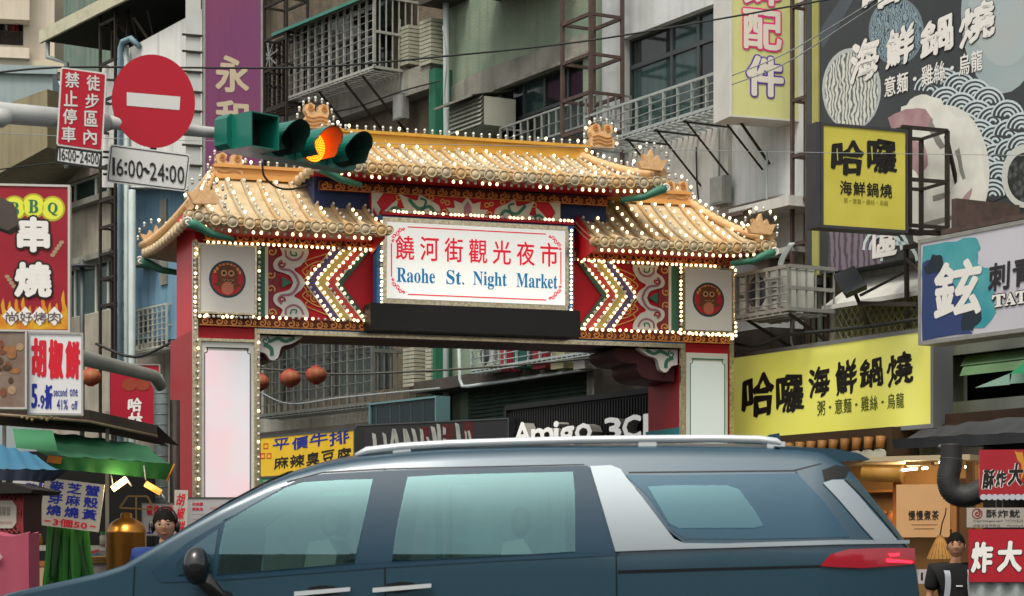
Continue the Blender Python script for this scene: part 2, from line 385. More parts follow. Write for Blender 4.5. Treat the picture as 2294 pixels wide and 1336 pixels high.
# green upright, white line, brown cloud ground
def strip(pa, pc, m_, y, nm='painted_strip'):
    a, c = gx(pa), gx(pc)
    for q in ((a, c), (L_ - c, L_ - a)): b = B(); b.box(q[0], q[1], y, .0, zp0, zp1); part(gate, nm, b, m_)
strip(574, 593, m_green, -.012, 'green_upright'); strip(593, 600, m_white, -.016, 'white_line')
strip(600, 625, mat('cloud_ground', '8c3440', .5), -.008, 'cloud_ground')
zc = (zp0 + zp1) / 2; hz = (zp1 - zp0) / 2
# big cloud ornament as layered cut-out boards
ox, oxw = gx(604), gx(690) - gx(604)
def O(L): return [(ox + u * oxw, zc + v * hz) for u, v in L]
outline = bez([(.05, 1), (.12, .8), (.02, .55), (.1, .38), (.02, .2), (.25, .0)], 4)
body = bez([(.25, .98), (.32, .78), (.16, .66), (.08, .5), (.14, .34), (.36, .26), (.52, .18), (.6, 0)], 5)
edge = bez([(.92, 0), (.8, .2), (.62, .38), (.8, .5), (.98, .78), (1.0, .98)], 5)
half = body + edge
poly = O(half) 
for sg in (1, -1):
    PP = O([(u, sg * v) for u, v in half]); both('cloud_board', 'p', -.03, -.016, m_white, PP)
    both('cloud_curl', .028, -.036, -.03, m_mauve, O([(u, sg * v) for u, v in bez([(.3, .62), (.22, .5), (.3, .38), (.52, .34), (.66, .2), (.74, .0)], 5)]))
    both('cloud_curl', .022, -.036, -.03, m_mauve, O([(u, sg * v) for u, v in bez([(.4, .92), (.42, .74), (.6, .64), (.78, .72), (.86, .9)], 5)]))
    both('cloud_curl', .014, -.036, -.03, m_green, O([(u, sg * v) for u, v in bez([(.52, .9), (.56, .78), (.68, .78), (.66, .88)], 5)]))
    both('cloud_curl', .016, -.038, -.03, m_red, O([(u, sg * v) for u, v in spiral(.3, .5, .03, .09, 0, 1.1, 10)]))
    both('vine', .011, -.018, -.006, m_gold2, O([(u, sg * v) for u, v in bez([(.85, .06), (.95, .2), (.85, .35), (1.0, .5), (1.2, .62), (1.5, .7), (1.75, .88)], 6)]))
    both('vine', .010, -.018, -.006, m_gold2, O([(u, sg * v) for u, v in bez([(1.0, .5), (.92, .62), (1.1, .72), (1.3, .8), (1.7, .96)], 6)]))
    both('vine', .010, -.018, -.006, m_gold2, O([(u, sg * v) for u, v in spiral(1.18, .42, .03, .13, 2, 1.3, 14)]))
    both('vine', .009, -.018, -.006, m_gold2, O([(u, sg * v) for u, v in spiral(1.0, .28, .02, .09, 1, 1.2, 12)]))
    both('cloud_curl', .014, -.018, -.008, m_gold2, O([(u, sg * v) for u, v in spiral(.02, .2, .02, .12, 0, 1.1, 12)]))
    both('cloud_curl', .014, -.018, -.008, m_gold2, O([(u, sg * v) for u, v in spiral(.05, .86, .02, .12, 0, 1.1, 12)]))
both('cloud_leaf', 'p', -.04, -.016, m_green, O([(.3, .16), (.55, 0), (.3, -.16)]))
# chevrons
vx = [683, 705, 728, 750, 772]; tx = [741, 763, 787, 812, 832]
cm = [m_violet, m_olive, m_rust, m_dkgreen]
for i in range(4):
    a, c = gx(vx[i]), gx(vx[i + 1]); e, g = gx(tx[i]), gx(tx[i + 1])
    if i == 3: c = gx(766); g = gx(826)
    both('chevron_stripe', 'p', -.022, -.003, cm[i], [(a, zc), (e, zp1), (g, zp1), (c, zc), (g, zp0), (e, zp0)])
    both('chevron_line', .012, -.028, -.003, m_white, [(e, zp0), (a, zc), (e, zp1)])
    for P in ([(e, zp0), (a, zc), (e, zp1)], mir([(e, zp0), (a, zc), (e, zp1)])):
        d = .022 if P[0][0] < 3 else -.022
        n = 9
        brow((P[0][0] + d, -.045, P[0][1]), (P[1][0] + d, -.045, P[1][1]), n, .75); brow((P[1][0] + d * 1.2, -.045, P[1][1] + .06), (P[2][0] + d, -.045, P[2][1]), n - 1, .9)
# rows of bulbs on the beam
ry = zt0 - .012
brow((.12, -.09, ry), (sx + .12, -.09, ry), 33, .95); brow((L_ - sx - .12, -.09, ry), (L_ - .12, -.09, ry), 33, .85)
brow((.04, -.075, zs1 + .01), (sx, -.075, zs1 + .01), 27, .5); brow((L_ - sx, -.075, zs1 + .01), (L_ - .04, -.075, zs1 + .01), 27, .95)
brow((-.0, -.05, zbb), (-.0, -.05, zt0), 22, .2); brow((L_, -.05, zbb + .1), (L_, -.05, zt0), 24, .95)
# centre light sign
so_ = -.26
x0, x1, z0, z1 = G.R(868, 1266, 497, 664, so_)
z0 = gz(868, 668, so_); z1 = gz(868, 497, so_)
b = B(); b.box(x0, x1, so_, -.02, z0, z1); cs = part(gate, 'name_board', b, m_signw)
t = .045
b = B(); b.box(x0 - t, x1 + t, so_ + .03, -.05, z1, z1 + t * 1.3); b.box(x0 - t, x1 + t, so_ + .03, -.05, z0 - t * 1.4, z0); b.box(x0 - t, x0, so_ + .03, -.05, z0, z1); b.box(x1, x1 + t * 1.2, so_ + .03, -.05, z0, z1)
part(cs, 'mirror_frame', b, m_silver)
b = B(); b.box(x0 - t - .06, x1 + t + .08, -.2, -.04, z0 - t * 1.4 - .015, z1 + .075); part(gate, 'blue_backing', b, m_blue2)
W_, H_ = x1 - x0, z1 - z0; n_ = 7
b = B(); cw = .118 * W_
for i, ch in enumerate('饒河街觀光夜市'):
    c = x0 + W_ * (.095 + i * .1355); put(b, ch, c - W_ * .052, c + W_ * .052, z0 + H_ * .51, z0 + H_ * .83, so_ - .003, .012)
part(cs, 'lettering', b, m_sred)
for s_, u0, u1 in (('𝐑𝐚𝐨𝐡𝐞', .05, .262), ('𝐒𝐭.', .325, .425), ('𝐍𝐢𝐠𝐡𝐭', .475, .665), ('𝐌𝐚𝐫𝐤𝐞𝐭', .72, .955)):
    lo = .17 if 'g' in s_ or '𝐠' in s_ else .215
    b = B(); put(b, s_, x0 + W_ * u0, x0 + W_ * u1, z0 + H_ * lo, z0 + H_ * .405, so_ - .003, .004); part(cs, 'lettering', b, m_sblue)
b = B(); e = .03
for q in ((.11, .06, .89, .06), (.11, .945, .89, .945)): b.ribbon([(x0 + W_ * q[0], z0 + H_ * q[1]), (x0 + W_ * q[2], z0 + H_ * q[3])], .012, so_ - .004, so_)
for u in (.022, .975): b.ribbon([(x0 + W_ * u, z0 + H_ * .28), (x0 + W_ * u, z0 + H_ * .72)], .012, so_ - .004, so_)
for ux, uz, fx, fz in ((.02, .06, 1, 1), (.98, .06, -1, 1), (.02, .94, 1, -1), (.98, .94, -1, -1)):
    X, Z = x0 + W_ * ux, z0 + H_ * uz
    for cx_, cz_, r in ((.03, .1, .026), (.1, .03, .026), (.07, .07, .03), (.14, .02, .018), (.02, .15, .018)):
        b.ribbon([(X + fx * (cx_ + p[0]), Z + fz * (cz_ + p[1])) for p in spiral(0, 0, r * .2, r, 1, 1.3, 10)], .009, so_ - .004, so_)
part(cs, 'red_border', b, m_sred)
for q, n, lf in (((x0 - .055, z0 - .05, x0 - .055, z1), 20, .85), ((x1 + .09, z0 - .05, x1 + .09, z1 + .02), 20, .97), ((x0 - .05, z0 - .09, x1 + .09, z0 - .09), 46, .7), ((x0, z1 + .125, x1 + .1, z1 + .125), 48, .55)):
    brow((q[0], so_ + .04, q[1]), (q[2], so_ + .04, q[3]), n, lf)
b = B(); b.box(x0 - .05, x1 + .12, -.24, -.05, z1 + .08, z1 + .105); part(gate, 'red_lamp_rail', b, m_redb)
# display bar
a, c, d, e = G.R(830, 1300, 678, 738, -.34)
b = B(); b.box(a, c, -.34, -.06, d, e); o = part(gate, 'display_bar', b, m_box)
# upper flower panel
a, c = gx(832, -.12), gx(1254, -.12); z0u, z1u = gz(832, 486, -.12), gz(832, 428, -.12)
b = B(); b.box(a, c, -.12, .3, z0u - .3, z1u); fp = part(gate, 'flower_panel', b, m_redb)
wU, hU = c - a, z1u - z0u
def U(L, fx=1, cx_=.5): return [(a + wU * (cx_ + fx * u), z0u + hU * v) for u, v in L]
b = B(); g_ = B(); g2 = B()
lot = [(0, .95), (.03, .7), (.07, .8), (.065, .5), (.11, .5), (.08, .15), (0, .05)]
b.prism(U(lot) + U(lot[::-1], -1)[1:], -.14, -.12); g2.prism(U([(0, .8), (.02, .55), (.02, .25), (0, .15), (-.02, .25), (-.02, .55)]), -.15, -.14)
for fx in (1, -1):
    P = bez([(.14, .1), (.15, .5), (.2, .8), (.225, 1.0), (.26, .75), (.33, .95), (.31, .45), (.38, .6), (.44, .15)], 4)
    P = bez([(.14, .15), (.15, .55), (.2, .75), (.25, .95), (.27, .7), (.36, .95)], 3)[:-1] + [(.36, .95)] + bez([(.33, .4), (.37, .35), (.37, .7), (.44, .2), (.47, .05)], 3)
    b.prism(U(P + [(.3, .02)], fx), -.14, -.12)
    g_.ribbon(U(bez([(.17, .2), (.2, .5), (.26, .4), (.31, .75)], 5), fx), .035, -.15, -.14); g_.ribbon(U(bez([(.24, .3), (.22, .7), (.25, .8)], 5), fx), .022, -.15, -.14); g_.ribbon(U(bez([(.33, .15), (.38, .4), (.42, .15)], 5), fx), .028, -.15, -.14)
    g2.ribbon(U(spiral(.155, .3, .004, .02, 0, 1.2), fx), .012, -.151, -.14); 
    b.prism(U([(.47, 1), (.5, 1), (.5, 0), (.47, 0), (.455, .3), (.475, .55), (.44, .95)], fx), -.139, -.12)
    b.m = 1
    for q in ((.105, .7, .012), (.12, .35, .012), (.13, .75, .01), (.1, .3, .01), (.19, .85, .012), (.36, .8, .012)): b.ribbon(U([(q[0] + math.cos(t) * q[2], q[1] + math.sin(t) * q[2] * 7) for t in [k * .6 for k in range(11)]], fx), .012, -.13, -.12)
    b.m = 0
part(fp, 'lotus_board', b, [mat('lotus_white', 'c8ccbc', .5), m_gold2]); part(fp, 'lotus_leaf', g_, m_green); part(fp, 'lotus_petal', g2, m_mauve)
# blue upper box
a, c = gx(704, -.02), gx(1358, -.02); zu0 = gz(704, 470, -.02); zu1 = gz(704, 384, -.02)
b = B(); b.box(a, c, -.02, 1.1, zu0 - .15, zu1 + .1); part(gate, 'blue_box', b, m_blue)
band(a + .03, c - .03, gz(712, 427, -.1), gz(712, 406, -.1), -.13, .145)
b = B(); b.box(a + .003, c - .003, -.085, -.02, gz(712, 404, -.08), zu1 + .1); part(gate, 'blue_fascia', b, mat('fascia_blue', '26305a', .5, noise=.2))
# --- roofs
XT = {}
def roof(xr0, xr1, zr, xe0, xe1, ze, yr, yf, yb, nrib, hip0, hip1, lift, litf, rr=.028, nbulb=8):
    dz = zr - ze
    def S(x, v, yend=yf):
        v = min(max(v, 0), 1); e0 = max(0, 1 - (x - xe0) / .75) if hip0 else 0; e1 = max(0, 1 - (xe1 - x) / .75) if hip1 else 0
        z = zr - dz * (1 - (1 - v) ** 1.35) + lift * v * (e0 ** 2.2 + e1 ** 2.2)
        return V((x, yr + (yend - yr) * v, z))
    def sl(yend):
        b = B()
        b.grid(lambda u, v: S((xr0 + (xe0 - xr0) * v) * (1 - u) + (xr1 + (xe1 - xr1) * v) * u, v, yend), 40, 8)
        b.grid(lambda u, v: S((xr0 + (xe0 - xr0) * v) * (1 - u) + (xr1 + (xe1 - xr1) * v) * u, v, yend) - V((0, 0, .06)), 40, 8)
        return b
    rf = part(gate, 'roof', sl(yf), m_gold); part(gate, 'roof', sl(yb), m_gold)
    # hip ends
    for on, xr, xe in ((hip0, xr0, xe0), (hip1, xr1, xe1)):
        if not on: continue
        b = B(); b.grid(lambda u, v: V(((xr + (xe - xr) * v), yr + (yf + (yb - yf) * u - yr) * v, S(xe, v).z - (lift * v * (1 - (2 * abs(u - .5)) ** 2.2)) - (S(xe, v).z - (zr - dz * (1 - max(1 - v, 0) ** 1.35)) - lift * v) * 0)), 14, 8)
        part(gate, 'roof_hip', b, m_gold)
        # side drip tiles with serrated edge
        n = 16
        for k in range(n):
            u = (k + .5) / n; y = yf + (yb - yf) * u; z = ze + lift * (2 * abs(u - .5)) ** 2.2
            d = .045 if xe > xr else -.045
            b = B(); b.m = 0
            b.lathe((xe, y, z - .02), [(0, d * .4), (.05, d * .35), (.058, -d)], 10, 'x'); part(rf, 'eave_tile', b, m_gold)
        # hip ridge rolls
        for ye in (yf, yb):
            pts = [S(xr + (xe - xr) * v, v, ye) + V((0, 0, .04 + .03 * v)) for v in [q / 8 for q in range(9)]]
            b = B(); b.tube(pts, [.05] * 9, 8); part(gate, 'hip_ridge', b, m_orn)
            if ye == yf:
                for q in range(1, 14): 
                    v = q / 14; BULBS.append((S(xr + (xe - xr) * v, v, ye) + V((0, -.01, .13 + .03 * v)), random.random() < litf, 'u'))
    # ribs and drip tiles
    st = (xe1 - xe0) / nrib
    for i in range(nrib):
        x = xe0 + st * (i + .5); v0 = 0
        if hip0 and x < xr0: v0 = (xr0 - x) / (xr0 - xe0)
        if hip1 and x > xr1: v0 = (x - xr1) / (xe1 - xr1)
        if not hip1 and x > xr1: v0 = (x - xr1) / max(xe1 - xr1, .01)
        if not hip0 and x < xr0: v0 = (xr0 - x) / max(xr0 - xe0, .01)
        nn = 7; pts = [S(x, v0 + (1 - v0) * q / nn) + V((0, 0, rr * .6)) for q in range(nn + 1)]
        b = B(); b.tube(pts, rr, 8); part(rf, 'tile_rib', b, random.choice(m_golds))
        m = max(2, round(nbulb * (1 - v0)))
        for q in range(m):
            v = v0 + (1 - v0) * (q + .15) / m * .93; BULBS.append((S(x, v) + V((0, -.012, rr + .035)), random.random() < litf, 'u'))
    n2 = nrib * 2
    for i in range(n2 + 1):
        x = xe0 + (xe1 - xe0) * i / n2; e = S(min(max(x, xe0), xe1), 1)
        r = .064 if i % 2 else .05
        b = B(); b.lathe((x, e.y - (.012 if i % 2 else 0), e.z - (.03 if i % 2 else .02)), [(0, -.012), (r * .55, -.012), (r * .62, -.004), (r * .8, -.004), (r * .88, -.014), (r, -.012), (r * 1.02, .10)], 12, 'y')
        part(rf, 'eave_tile', b, random.choice(m_golds))
        if i < n2:
            pass
    # rafters / red fascia under the eave and the hanging bulbs
    b = B(); N = 24
    for i in range(N):
        xa = xe0 + .06 + (xe1 - xe0 - .12) * i / N; xb = xe0 + .06 + (xe1 - xe0 - .12) * (i + 1) / N
        za, zb2 = S(xa, 1).z, S(xb, 1).z
        k = b.add([(xa, yf + .07, za - .04), (xb, yf + .07, zb2 - .04), (xb, yf + .07, zb2 - .06), (xa, yf + .07, za - .06), (xa, 0, za - .07), (xb, 0, zb2 - .07), (xa, yf + .12, za - .04), (xb, yf + .12, zb2 - .04)])
        b.face([k, k + 1, k + 2, k + 3]); b.face([k + 3, k + 2, k + 5, k + 4])
    part(gate, 'eave_board', b, m_red)
    nb = int((xe1 - xe0 - .2) / .082)
    for i in range(nb):
        x = xe0 + .1 + (xe1 - xe0 - .2) * i / nb; BULBS.append((V((x, yf + .1, S(x, 1).z - .105)), random.random() < litf * 1.6, 'd'))
    return S, rf
yr, yf, yb = .56, -.72, 2.35
# lower left
zrL = gz(590, 402, yr); zeL = gz(600, 497, yf)
xeL0, xeL1 = gx(425, yf), gx(872, yf); xrL0, xrL1 = gx(476, yr), gx(835, 0)
S1, rf1 = roof(xrL0, xrL1, zrL, xeL0, xeL1, zeL, yr, yf, yb, 12, True, False, .06, .4)
def ridge(x0, x1, z, h, m_, wd=.13, lit=.3, bulbs=True, step=.095):
    b = B(); b.box(x0, x1, yr - wd / 2, yr + wd / 2, z - .02, z + h); b.box(x0, x1, yr - wd / 2 - .03, yr + wd / 2 + .03, z + h - .035, z + h); b.box(x0, x1, yr - wd / 2 - .03, yr + wd / 2 + .03, z - .03, z + .02)
    part(gate, 'roof_ridge', b, m_)
    if bulbs:
        n = int((x1 - x0) / step); brow((x0 + .04, yr - .02, z + h + .05), (x1 - .04, yr - .02, z + h + .05), n, lit, 'u')
ridge(xrL0, gx(705, yr), zrL, .13, mat('ridge_orange', 'd09a58', .5, noise=.2), lit=.3)
# lower right = mirror image in plan
xeR0, xeR1 = L_ - xeL1, L_ - xeL0; xrR0, xrR1 = L_ - xrL1, L_ - xrL0
S2, rf2 = roof(xrR0, xrR1, zrL, xeR0, xeR1, zeL, yr, yf, yb, 12, False, True, .06, .75)
ridge(L_ - gx(705, yr), xrR1, zrL, .13, MATS['ridge_orange'], lit=.4)
# gable ends beside the centre board
for x, s_ in ((xeL1, 1), (xeR0, -1)):
    b = B(); P = [(S1(0, 1)).z]
    n = b.add([(x - .02 * s_, yf + .1, zeL - .02), (x - .02 * s_, yf + .1, zeL - .1), (x - .02 * s_, -.03, zeL - .2), (x - .02 * s_, yr, zrL - .05), (x - .02 * s_, -.1, (zrL + zeL) / 2)]); b.face([n, n + 1, n + 2, n + 3, n + 4])
    part(gate, 'gable_board', b, m_redb)
# upper
zrU = gz(900, 330, yr); zeU = gz(1000, 381, yf)
xu0, xu1 = gx(735, yr), gx(1318, yr); mid = (xu0 + xu1) / 2; hw = gx(1487, yf) - mid
S3, rf3 = roof(xu0 + .1, xu1 - .1, zrU, mid - hw, mid + hw, zeU, yr, yf, yb, 24, True, True, .05, .32, nbulb=8)
zr2 = gz(900, 318, yr)
ridge(xu0, xu1, zrU, zr2 - zrU + .09, m_goldbar, .1, .25)
b = B(); b.box(a + .01, c - .01, -.3, 1.4, zu1 + .02, zu1 + .05); part(gate, 'upper_soffit', b, m_red)
# ridge-end beasts: fretwork tails with curls
def tail(x, z, sx=1, s=.31, y=yr, m_=m_orn):
    P = [(-.5, 0), (.5, 0), (.52, .35), (.42, .4), (.5, .62), (.46, .9), (.28, 1), (.1, .93), (.08, .74), (.02, .6), (-.1, .72), (-.06, .92), (-.22, 1.02), (-.44, .92), (-.46, .7), (-.36, .52), (-.44, .42), (-.56, .3)]
    b = B(); b.prism([(x + sx * u * s, z + v * s * .95) for u, v in P], y - .07, y + .05); t = part(gate, 'ridge_ornament', b, m_)
    b = B()
    for cu, cv, r in ((-.25, .8, .12), (.28, .8, .12)): b.ribbon([(x + sx * (cu * s + p[0]), z + cv * s * .95 + p[1]) for p in spiral(0, 0, .01, r * s, 0, 1.3, 12)], .016, y - .085, y - .07)
    for k in range(3): b.ribbon([(x + sx * u * s, z + (.14 + k * .14 + .04 * math.sin(u * 9)) * s) for u in [-.42 + .084 * j for j in range(11)]], .012, y - .082, y - .07)
    part(t, 'carved_line', b, mat('ornament_shadow', 'b07840', .6))
    n = 11
    for k in range(n):
        t_ = math.pi * (1.08 - 1.16 * k / (n - 1)); BULBS.append((V((x + math.cos(t_) * s * .72, y - .02, z + s * .42 + math.sin(t_) * s * .78)), random.random() < .3, 'u'))
def flame(x, y, z, sx=1, s=.3):
    P = [(-.5, -.1), (.5, -.15), (.62, .1), (.75, .35), (.42, .3), (.3, .55), (.12, .35), (.0, .8), (-.2, .45), (-.42, .55), (-.36, .3), (-.62, .2)]
    b = B(); b.prism([(x + sx * u * s, z + v * s) for u, v in P], y - .04, y + .04); part(gate, 'corner_ornament', b, m_orn)
    n = 9
    for k in range(n):
        t_ = math.pi * (1.0 - 1.1 * k / (n - 1)); BULBS.append((V((x + math.cos(t_) * s * .85, y - .03, z + s * .2 + math.sin(t_) * s * .85)), random.random() < .3, 'u'))
tail(gx(510, yr), gz(510, 405, yr), 1); tail(L_ - gx(510, yr), gz(510, 405, yr), -1)
tail(gx(706, yr), gz(706, 290, yr), 1, .29); tail(mid * 2 - gx(706, yr), gz(706, 290, yr), -1, .29)
for S_, xe, sx in ((S1, xeL0, -1), (S2, xeR1, 1), (S3, mid - hw, -1), (S3, mid + hw, 1)):
    for ye in (yf, yb):
        p = S_(xe, 1, ye); flame(xe - sx * .16, p.y, p.z + .12, sx, .25)
        b = B(); c_ = p + V((sx * .02, 0, -.11))
        b.m = 0; b.tube([c_ + V((-sx * .5, .1 if ye < 0 else -.1, -.14)), c_ + V((-sx * .25, .04 if ye < 0 else -.04, -.1)), c_ + V((-sx * .08, 0, -.02)), c_], [.03, .04, .055, .05], 8)
        b.m = 1; b.tube([(c_.x + q[0], c_.y - .03, c_.z + q[1]) for q in spiral(0, 0, .01, .05, 0, 1.4, 12)], .012, 6)
        part(gate, 'corner_bracket', b, [m_green, m_white])
# column light panels
m_pan = mat('column_light_panel', 'd6d8de', .35, emit=.16, noise=.9, scale=1.3, col2='ecc0c8'); m_pan2 = mat('column_light_panel_pale', 'c8d4d2', .35, emit=.12, noise=.3, scale=1.3, col2='d4dcd8')
m_lblack = mat('thin_black', '202224', .5); m_lgreen = mat('thin_green', '1c6c4c', .5)
for i, (pa, pc, pt) in enumerate(((449, 569, 764), (1538, 1630, 790))):
    a, c = gx(pa, -.05), gx(pc, -.05); z1 = gz(pa, pt, -.05); z0 = .35
    b = B(); b.box(a, c, -.05, 0, z0, z1); pn = part(gate, 'light_panel', b, mat('panel_border', 'c8cac4', .4, noise=.1))
    b = B(); b.box(a + .045, c - .045, -.058, -.05, z0 + .05, z1 - .1); part(pn, 'light_face', b, (m_pan, m_pan2)[i])
    b = B(); ml = (m_lblack, m_lgreen)[i]; e = .04
    b.box(a + e + .02, c - e - .02 - (.0), -.062, -.058, z1 - .075, z1 - .063); b.box(a + e, a + e + .008, -.062, -.058, z0, z1 - .13); b.box(c - e - .008, c - e, -.062, -.058, z0, z1 - .13)
    for X, f in ((a + e, 1), (c - e, -1)): b.ribbon([(X + f * .0, z1 - .13), (X + f * .03, z1 - .115), (X + f * .035, z1 - .075)], .01, -.062, -.058)
    part(pn, 'panel_line', b, ml)
    if i == 0:
        b = B(); t = .03
        b.box(a - t, a, -.075, 0, z0, z1 + t); b.box(c, c + t, -.075, 0, z0, z1 + t); b.box(a, c, -.075, 0, z1, z1 + t); part(pn, 'frame', b, m_silver)
        brow((a - .03, -.085, z0), (a - .03, -.085, z1), 42, .18); brow((c + .045, -.07, z0), (c + .045, -.07, z1), 42, .15)
# spandrel brackets
for i, fx in enumerate((1, -1)):
    X = cxl + .03 if i == 0 else cxr - .03; Z = zbb - .04
    P = [(0, 0), (.78, 0)] + bez([(.8, -.02), (.79, -.1), (.7, -.17), (.56, -.19), (.5, -.2), (.49, -.28), (.42, -.36), (.3, -.39), (.2, -.4)], 3) + [(0, -.41)]
    if i == 0: P = [(u * .62, v * .75) for u, v in P]
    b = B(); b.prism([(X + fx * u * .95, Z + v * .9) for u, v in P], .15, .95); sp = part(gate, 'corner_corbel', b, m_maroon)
    P = bez([(0, 0), (.35, -.01), (.5, .0), (.38, -.08), (.26, -.12), (.22, -.24), (.14, -.27), (.08, -.2), (0, -.18)], 3)
    b = B(); b.prism([(X + fx * u, Z + v) for u, v in P], .06, .15); bb = part(gate, 'cloud_bracket', b, m_white)
    b = B(); b.ribbon([(X + fx * u, Z + v) for u, v in bez([(.12, -.07), (.22, -.03), (.3, -.06), (.4, -.02)], 5)], .035, .05, .06); b.ribbon([(X + fx * u, Z + v) for u, v in bez([(.06, -.1), (.14, -.14), (.15, -.22)], 5)], .04, .05, .06); b.ribbon([(X + fx * u, Z + v) for u, v in spiral(.08, -.06, .01, .045, 0, 1.2)], .014, .05, .06)
    part(bb, 'cloud_curl', b, m_green)
# teal notice on the inner face of the far column
b = B(); zt = gz(1530, 957); b.box(cxr - .012, cxr - .002, .05, DEP - .05, zt - 1.0, zt); nt_ = part(gate, 'teal_notice', b, mat('teal', '1c8088', .5))
b = B(); b.box(cxr - .015, cxr - .012, .15, DEP - .15, zt - .12, zt - .11); b.box(cxr - .015, cxr - .012, .2, DEP - .25, zt - .2, zt - .15); part(nt_, 'notice_line', b, m_white)
# loose cable over the lower left ridge
b = B(); b.tube([G.p(x, y, -.2) for x, y in bez([(588, 362), (592, 395), (620, 420), (655, 424), (690, 415)], 5)], .012, 6); part(gate, 'loose_cable', b, m_box)
# --- place the bulbs: 300 largest in the picture as single parts, the rest joined
def bulb_mesh(b, p, kind, lit):
    b.m = 1 if lit else 0
    r = .0172 if lit else .0165
    if kind == 'd': b.sphere(p, r, 7, 5, (1, 1, 1.15)); b.m = 2; b.tube([p + V((0, 0, .02)), p + V((0, 0, .065))], .015, 6)
    elif kind == 'u': b.sphere(p, r, 7, 5, (1, 1, 1.1)); b.m = 2; b.tube([p - V((0, 0, .02)), p - V((0, 0, .05))], .014, 6)
    else: b.sphere(p, r, 7, 5); b.m = 2; b.tube([p + V((0, .012, 0)), p + V((0, .04, 0))], .015, 6)
BM = {}
for k in 'duf':
    for l in (0, 1):
        bb = B(); bulb_mesh(bb, V((0, 0, 0)), k, l); BM[k, l] = bb.mesh('bulb', [m_unlit, m_lit, m_sock])
order = sorted(range(len(BULBS)), key=lambda i: BULBS[i][0].x)
single = set(order[:300]); rest = B()
for i, (p, l, k) in enumerate(BULBS):
    if i in single:
        o = bpy.data.objects.new('bulb', BM[k, int(l)]); COL.objects.link(o); o.parent = gate; o.location = p
    else: bulb_mesh(rest, p, k, l)
part(gate, 'bulb_strings', rest, [m_unlit, m_lit, m_sock], kind='stuff')
print('bulbs', len(BULBS))
# ================================================================ STREET, GROUND
struct('ground', Fr(0, 40, Z0 - .02), B().box(-90, 90, -80, 110, -.3, 0), mat('asphalt', '3c3c3c', .9, noise=.3, scale=.6, fine=.3, bump=.3))
struct('road', Fr(0, 10.5, Z0), B().box(-60, 60, -9.0, 3.6, -.01, .146), mat('road_asphalt', '383838', .85, noise=.3, scale=.4, fine=.4, bump=.3))
b = B()
for yy in (8.2, 12.9): b.box(-60, 60, yy - .07, yy + .07, 0, .004)
struct('road_marking', Fr(0, 0, .0005), b, mat('road_paint', 'c8c8c0', .7, noise=.5, scale=8))
# ================================================================ FAR ROW OF BUILDINGS
RA = Fr(2.77, 27.0, Z0, -60.2)
RB = Fr(-1.03, 33.64, Z0, -55.1)
w_gran = mat('granular_brown_wall', '7a7060', .95, noise=.7, scale=5, col2='4a443b', fine=.8, streak=.3, bump=.8)
w_conc = mat('stained_concrete', '96968c', .9, noise=.7, scale=1.6, col2='5c5c54', streak=.55, fine=.25, bump=.4)
w_mos = mat('green_mosaic_wall', '7c907e', .8, noise=.65, scale=2.2, col2='a2aa92', streak=.45, fine=.6, bump=.4)
w_light = mat('pale_render_wall', 'ccd2d4', .85, noise=.65, scale=1.1, col2='989c98', streak=.35, fine=.1, bump=.2)
w_light2 = mat('pale_lower_wall', 'c0c2be', .85, noise=.5, scale=1.4, col2='9c9d96', streak=.35, fine=.1, bump=.2)
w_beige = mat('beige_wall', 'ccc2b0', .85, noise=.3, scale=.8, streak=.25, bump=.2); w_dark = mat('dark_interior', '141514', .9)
w_dbrown = mat('dark_brown_wall', '4a4640', .9, noise=.6, scale=2, streak=.4, bump=.3)
m_alu = mat('aluminium', '9a9c98', .45, metal=.4, noise=.4, scale=9, streak=.2); m_ironb = mat('dark_iron', '3a3430', .6, metal=.4, noise=.5, scale=12); m_rustf = mat('rusty_frame', '554540', .75, noise=.6, scale=9, col2='33302e')
m_frameD = mat('window_frame_grey', '4c5254', .5, metal=.3, noise=.3); m_glass = mat('window_glass_teal', '26403f', .08, spec=.9, noise=.35, scale=2.5, col2='547270'); m_glassD = mat('window_glass_dark', '23282a', .06, spec=.9, noise=.3, scale=3)
m_curt = mat('curtain', '7a9088', .85, streak=.6, noise=.2); m_greenp = mat('green_paint', '2c6c54', .6, noise=.35, scale=3, streak=.35); m_pipe = mat('pale_pipe', 'a4b0b0', .5, noise=.3, streak=.2); m_pipeb = mat('blue_pipe', '7893a0', .5, noise=.3)
m_acw = mat('ac_white', 'b4b8b0', .5, noise=.35, scale=4, streak=.3); m_fan = mat('ac_grille', '50565a', .5)
m_canopyg = mat('green_canopy', '3f7f70', .4, noise=.35, scale=3, streak=.2)
m_tileS = mat('small_tile', 'a2a492', .6, noise=.4, scale=6, streak=.2)

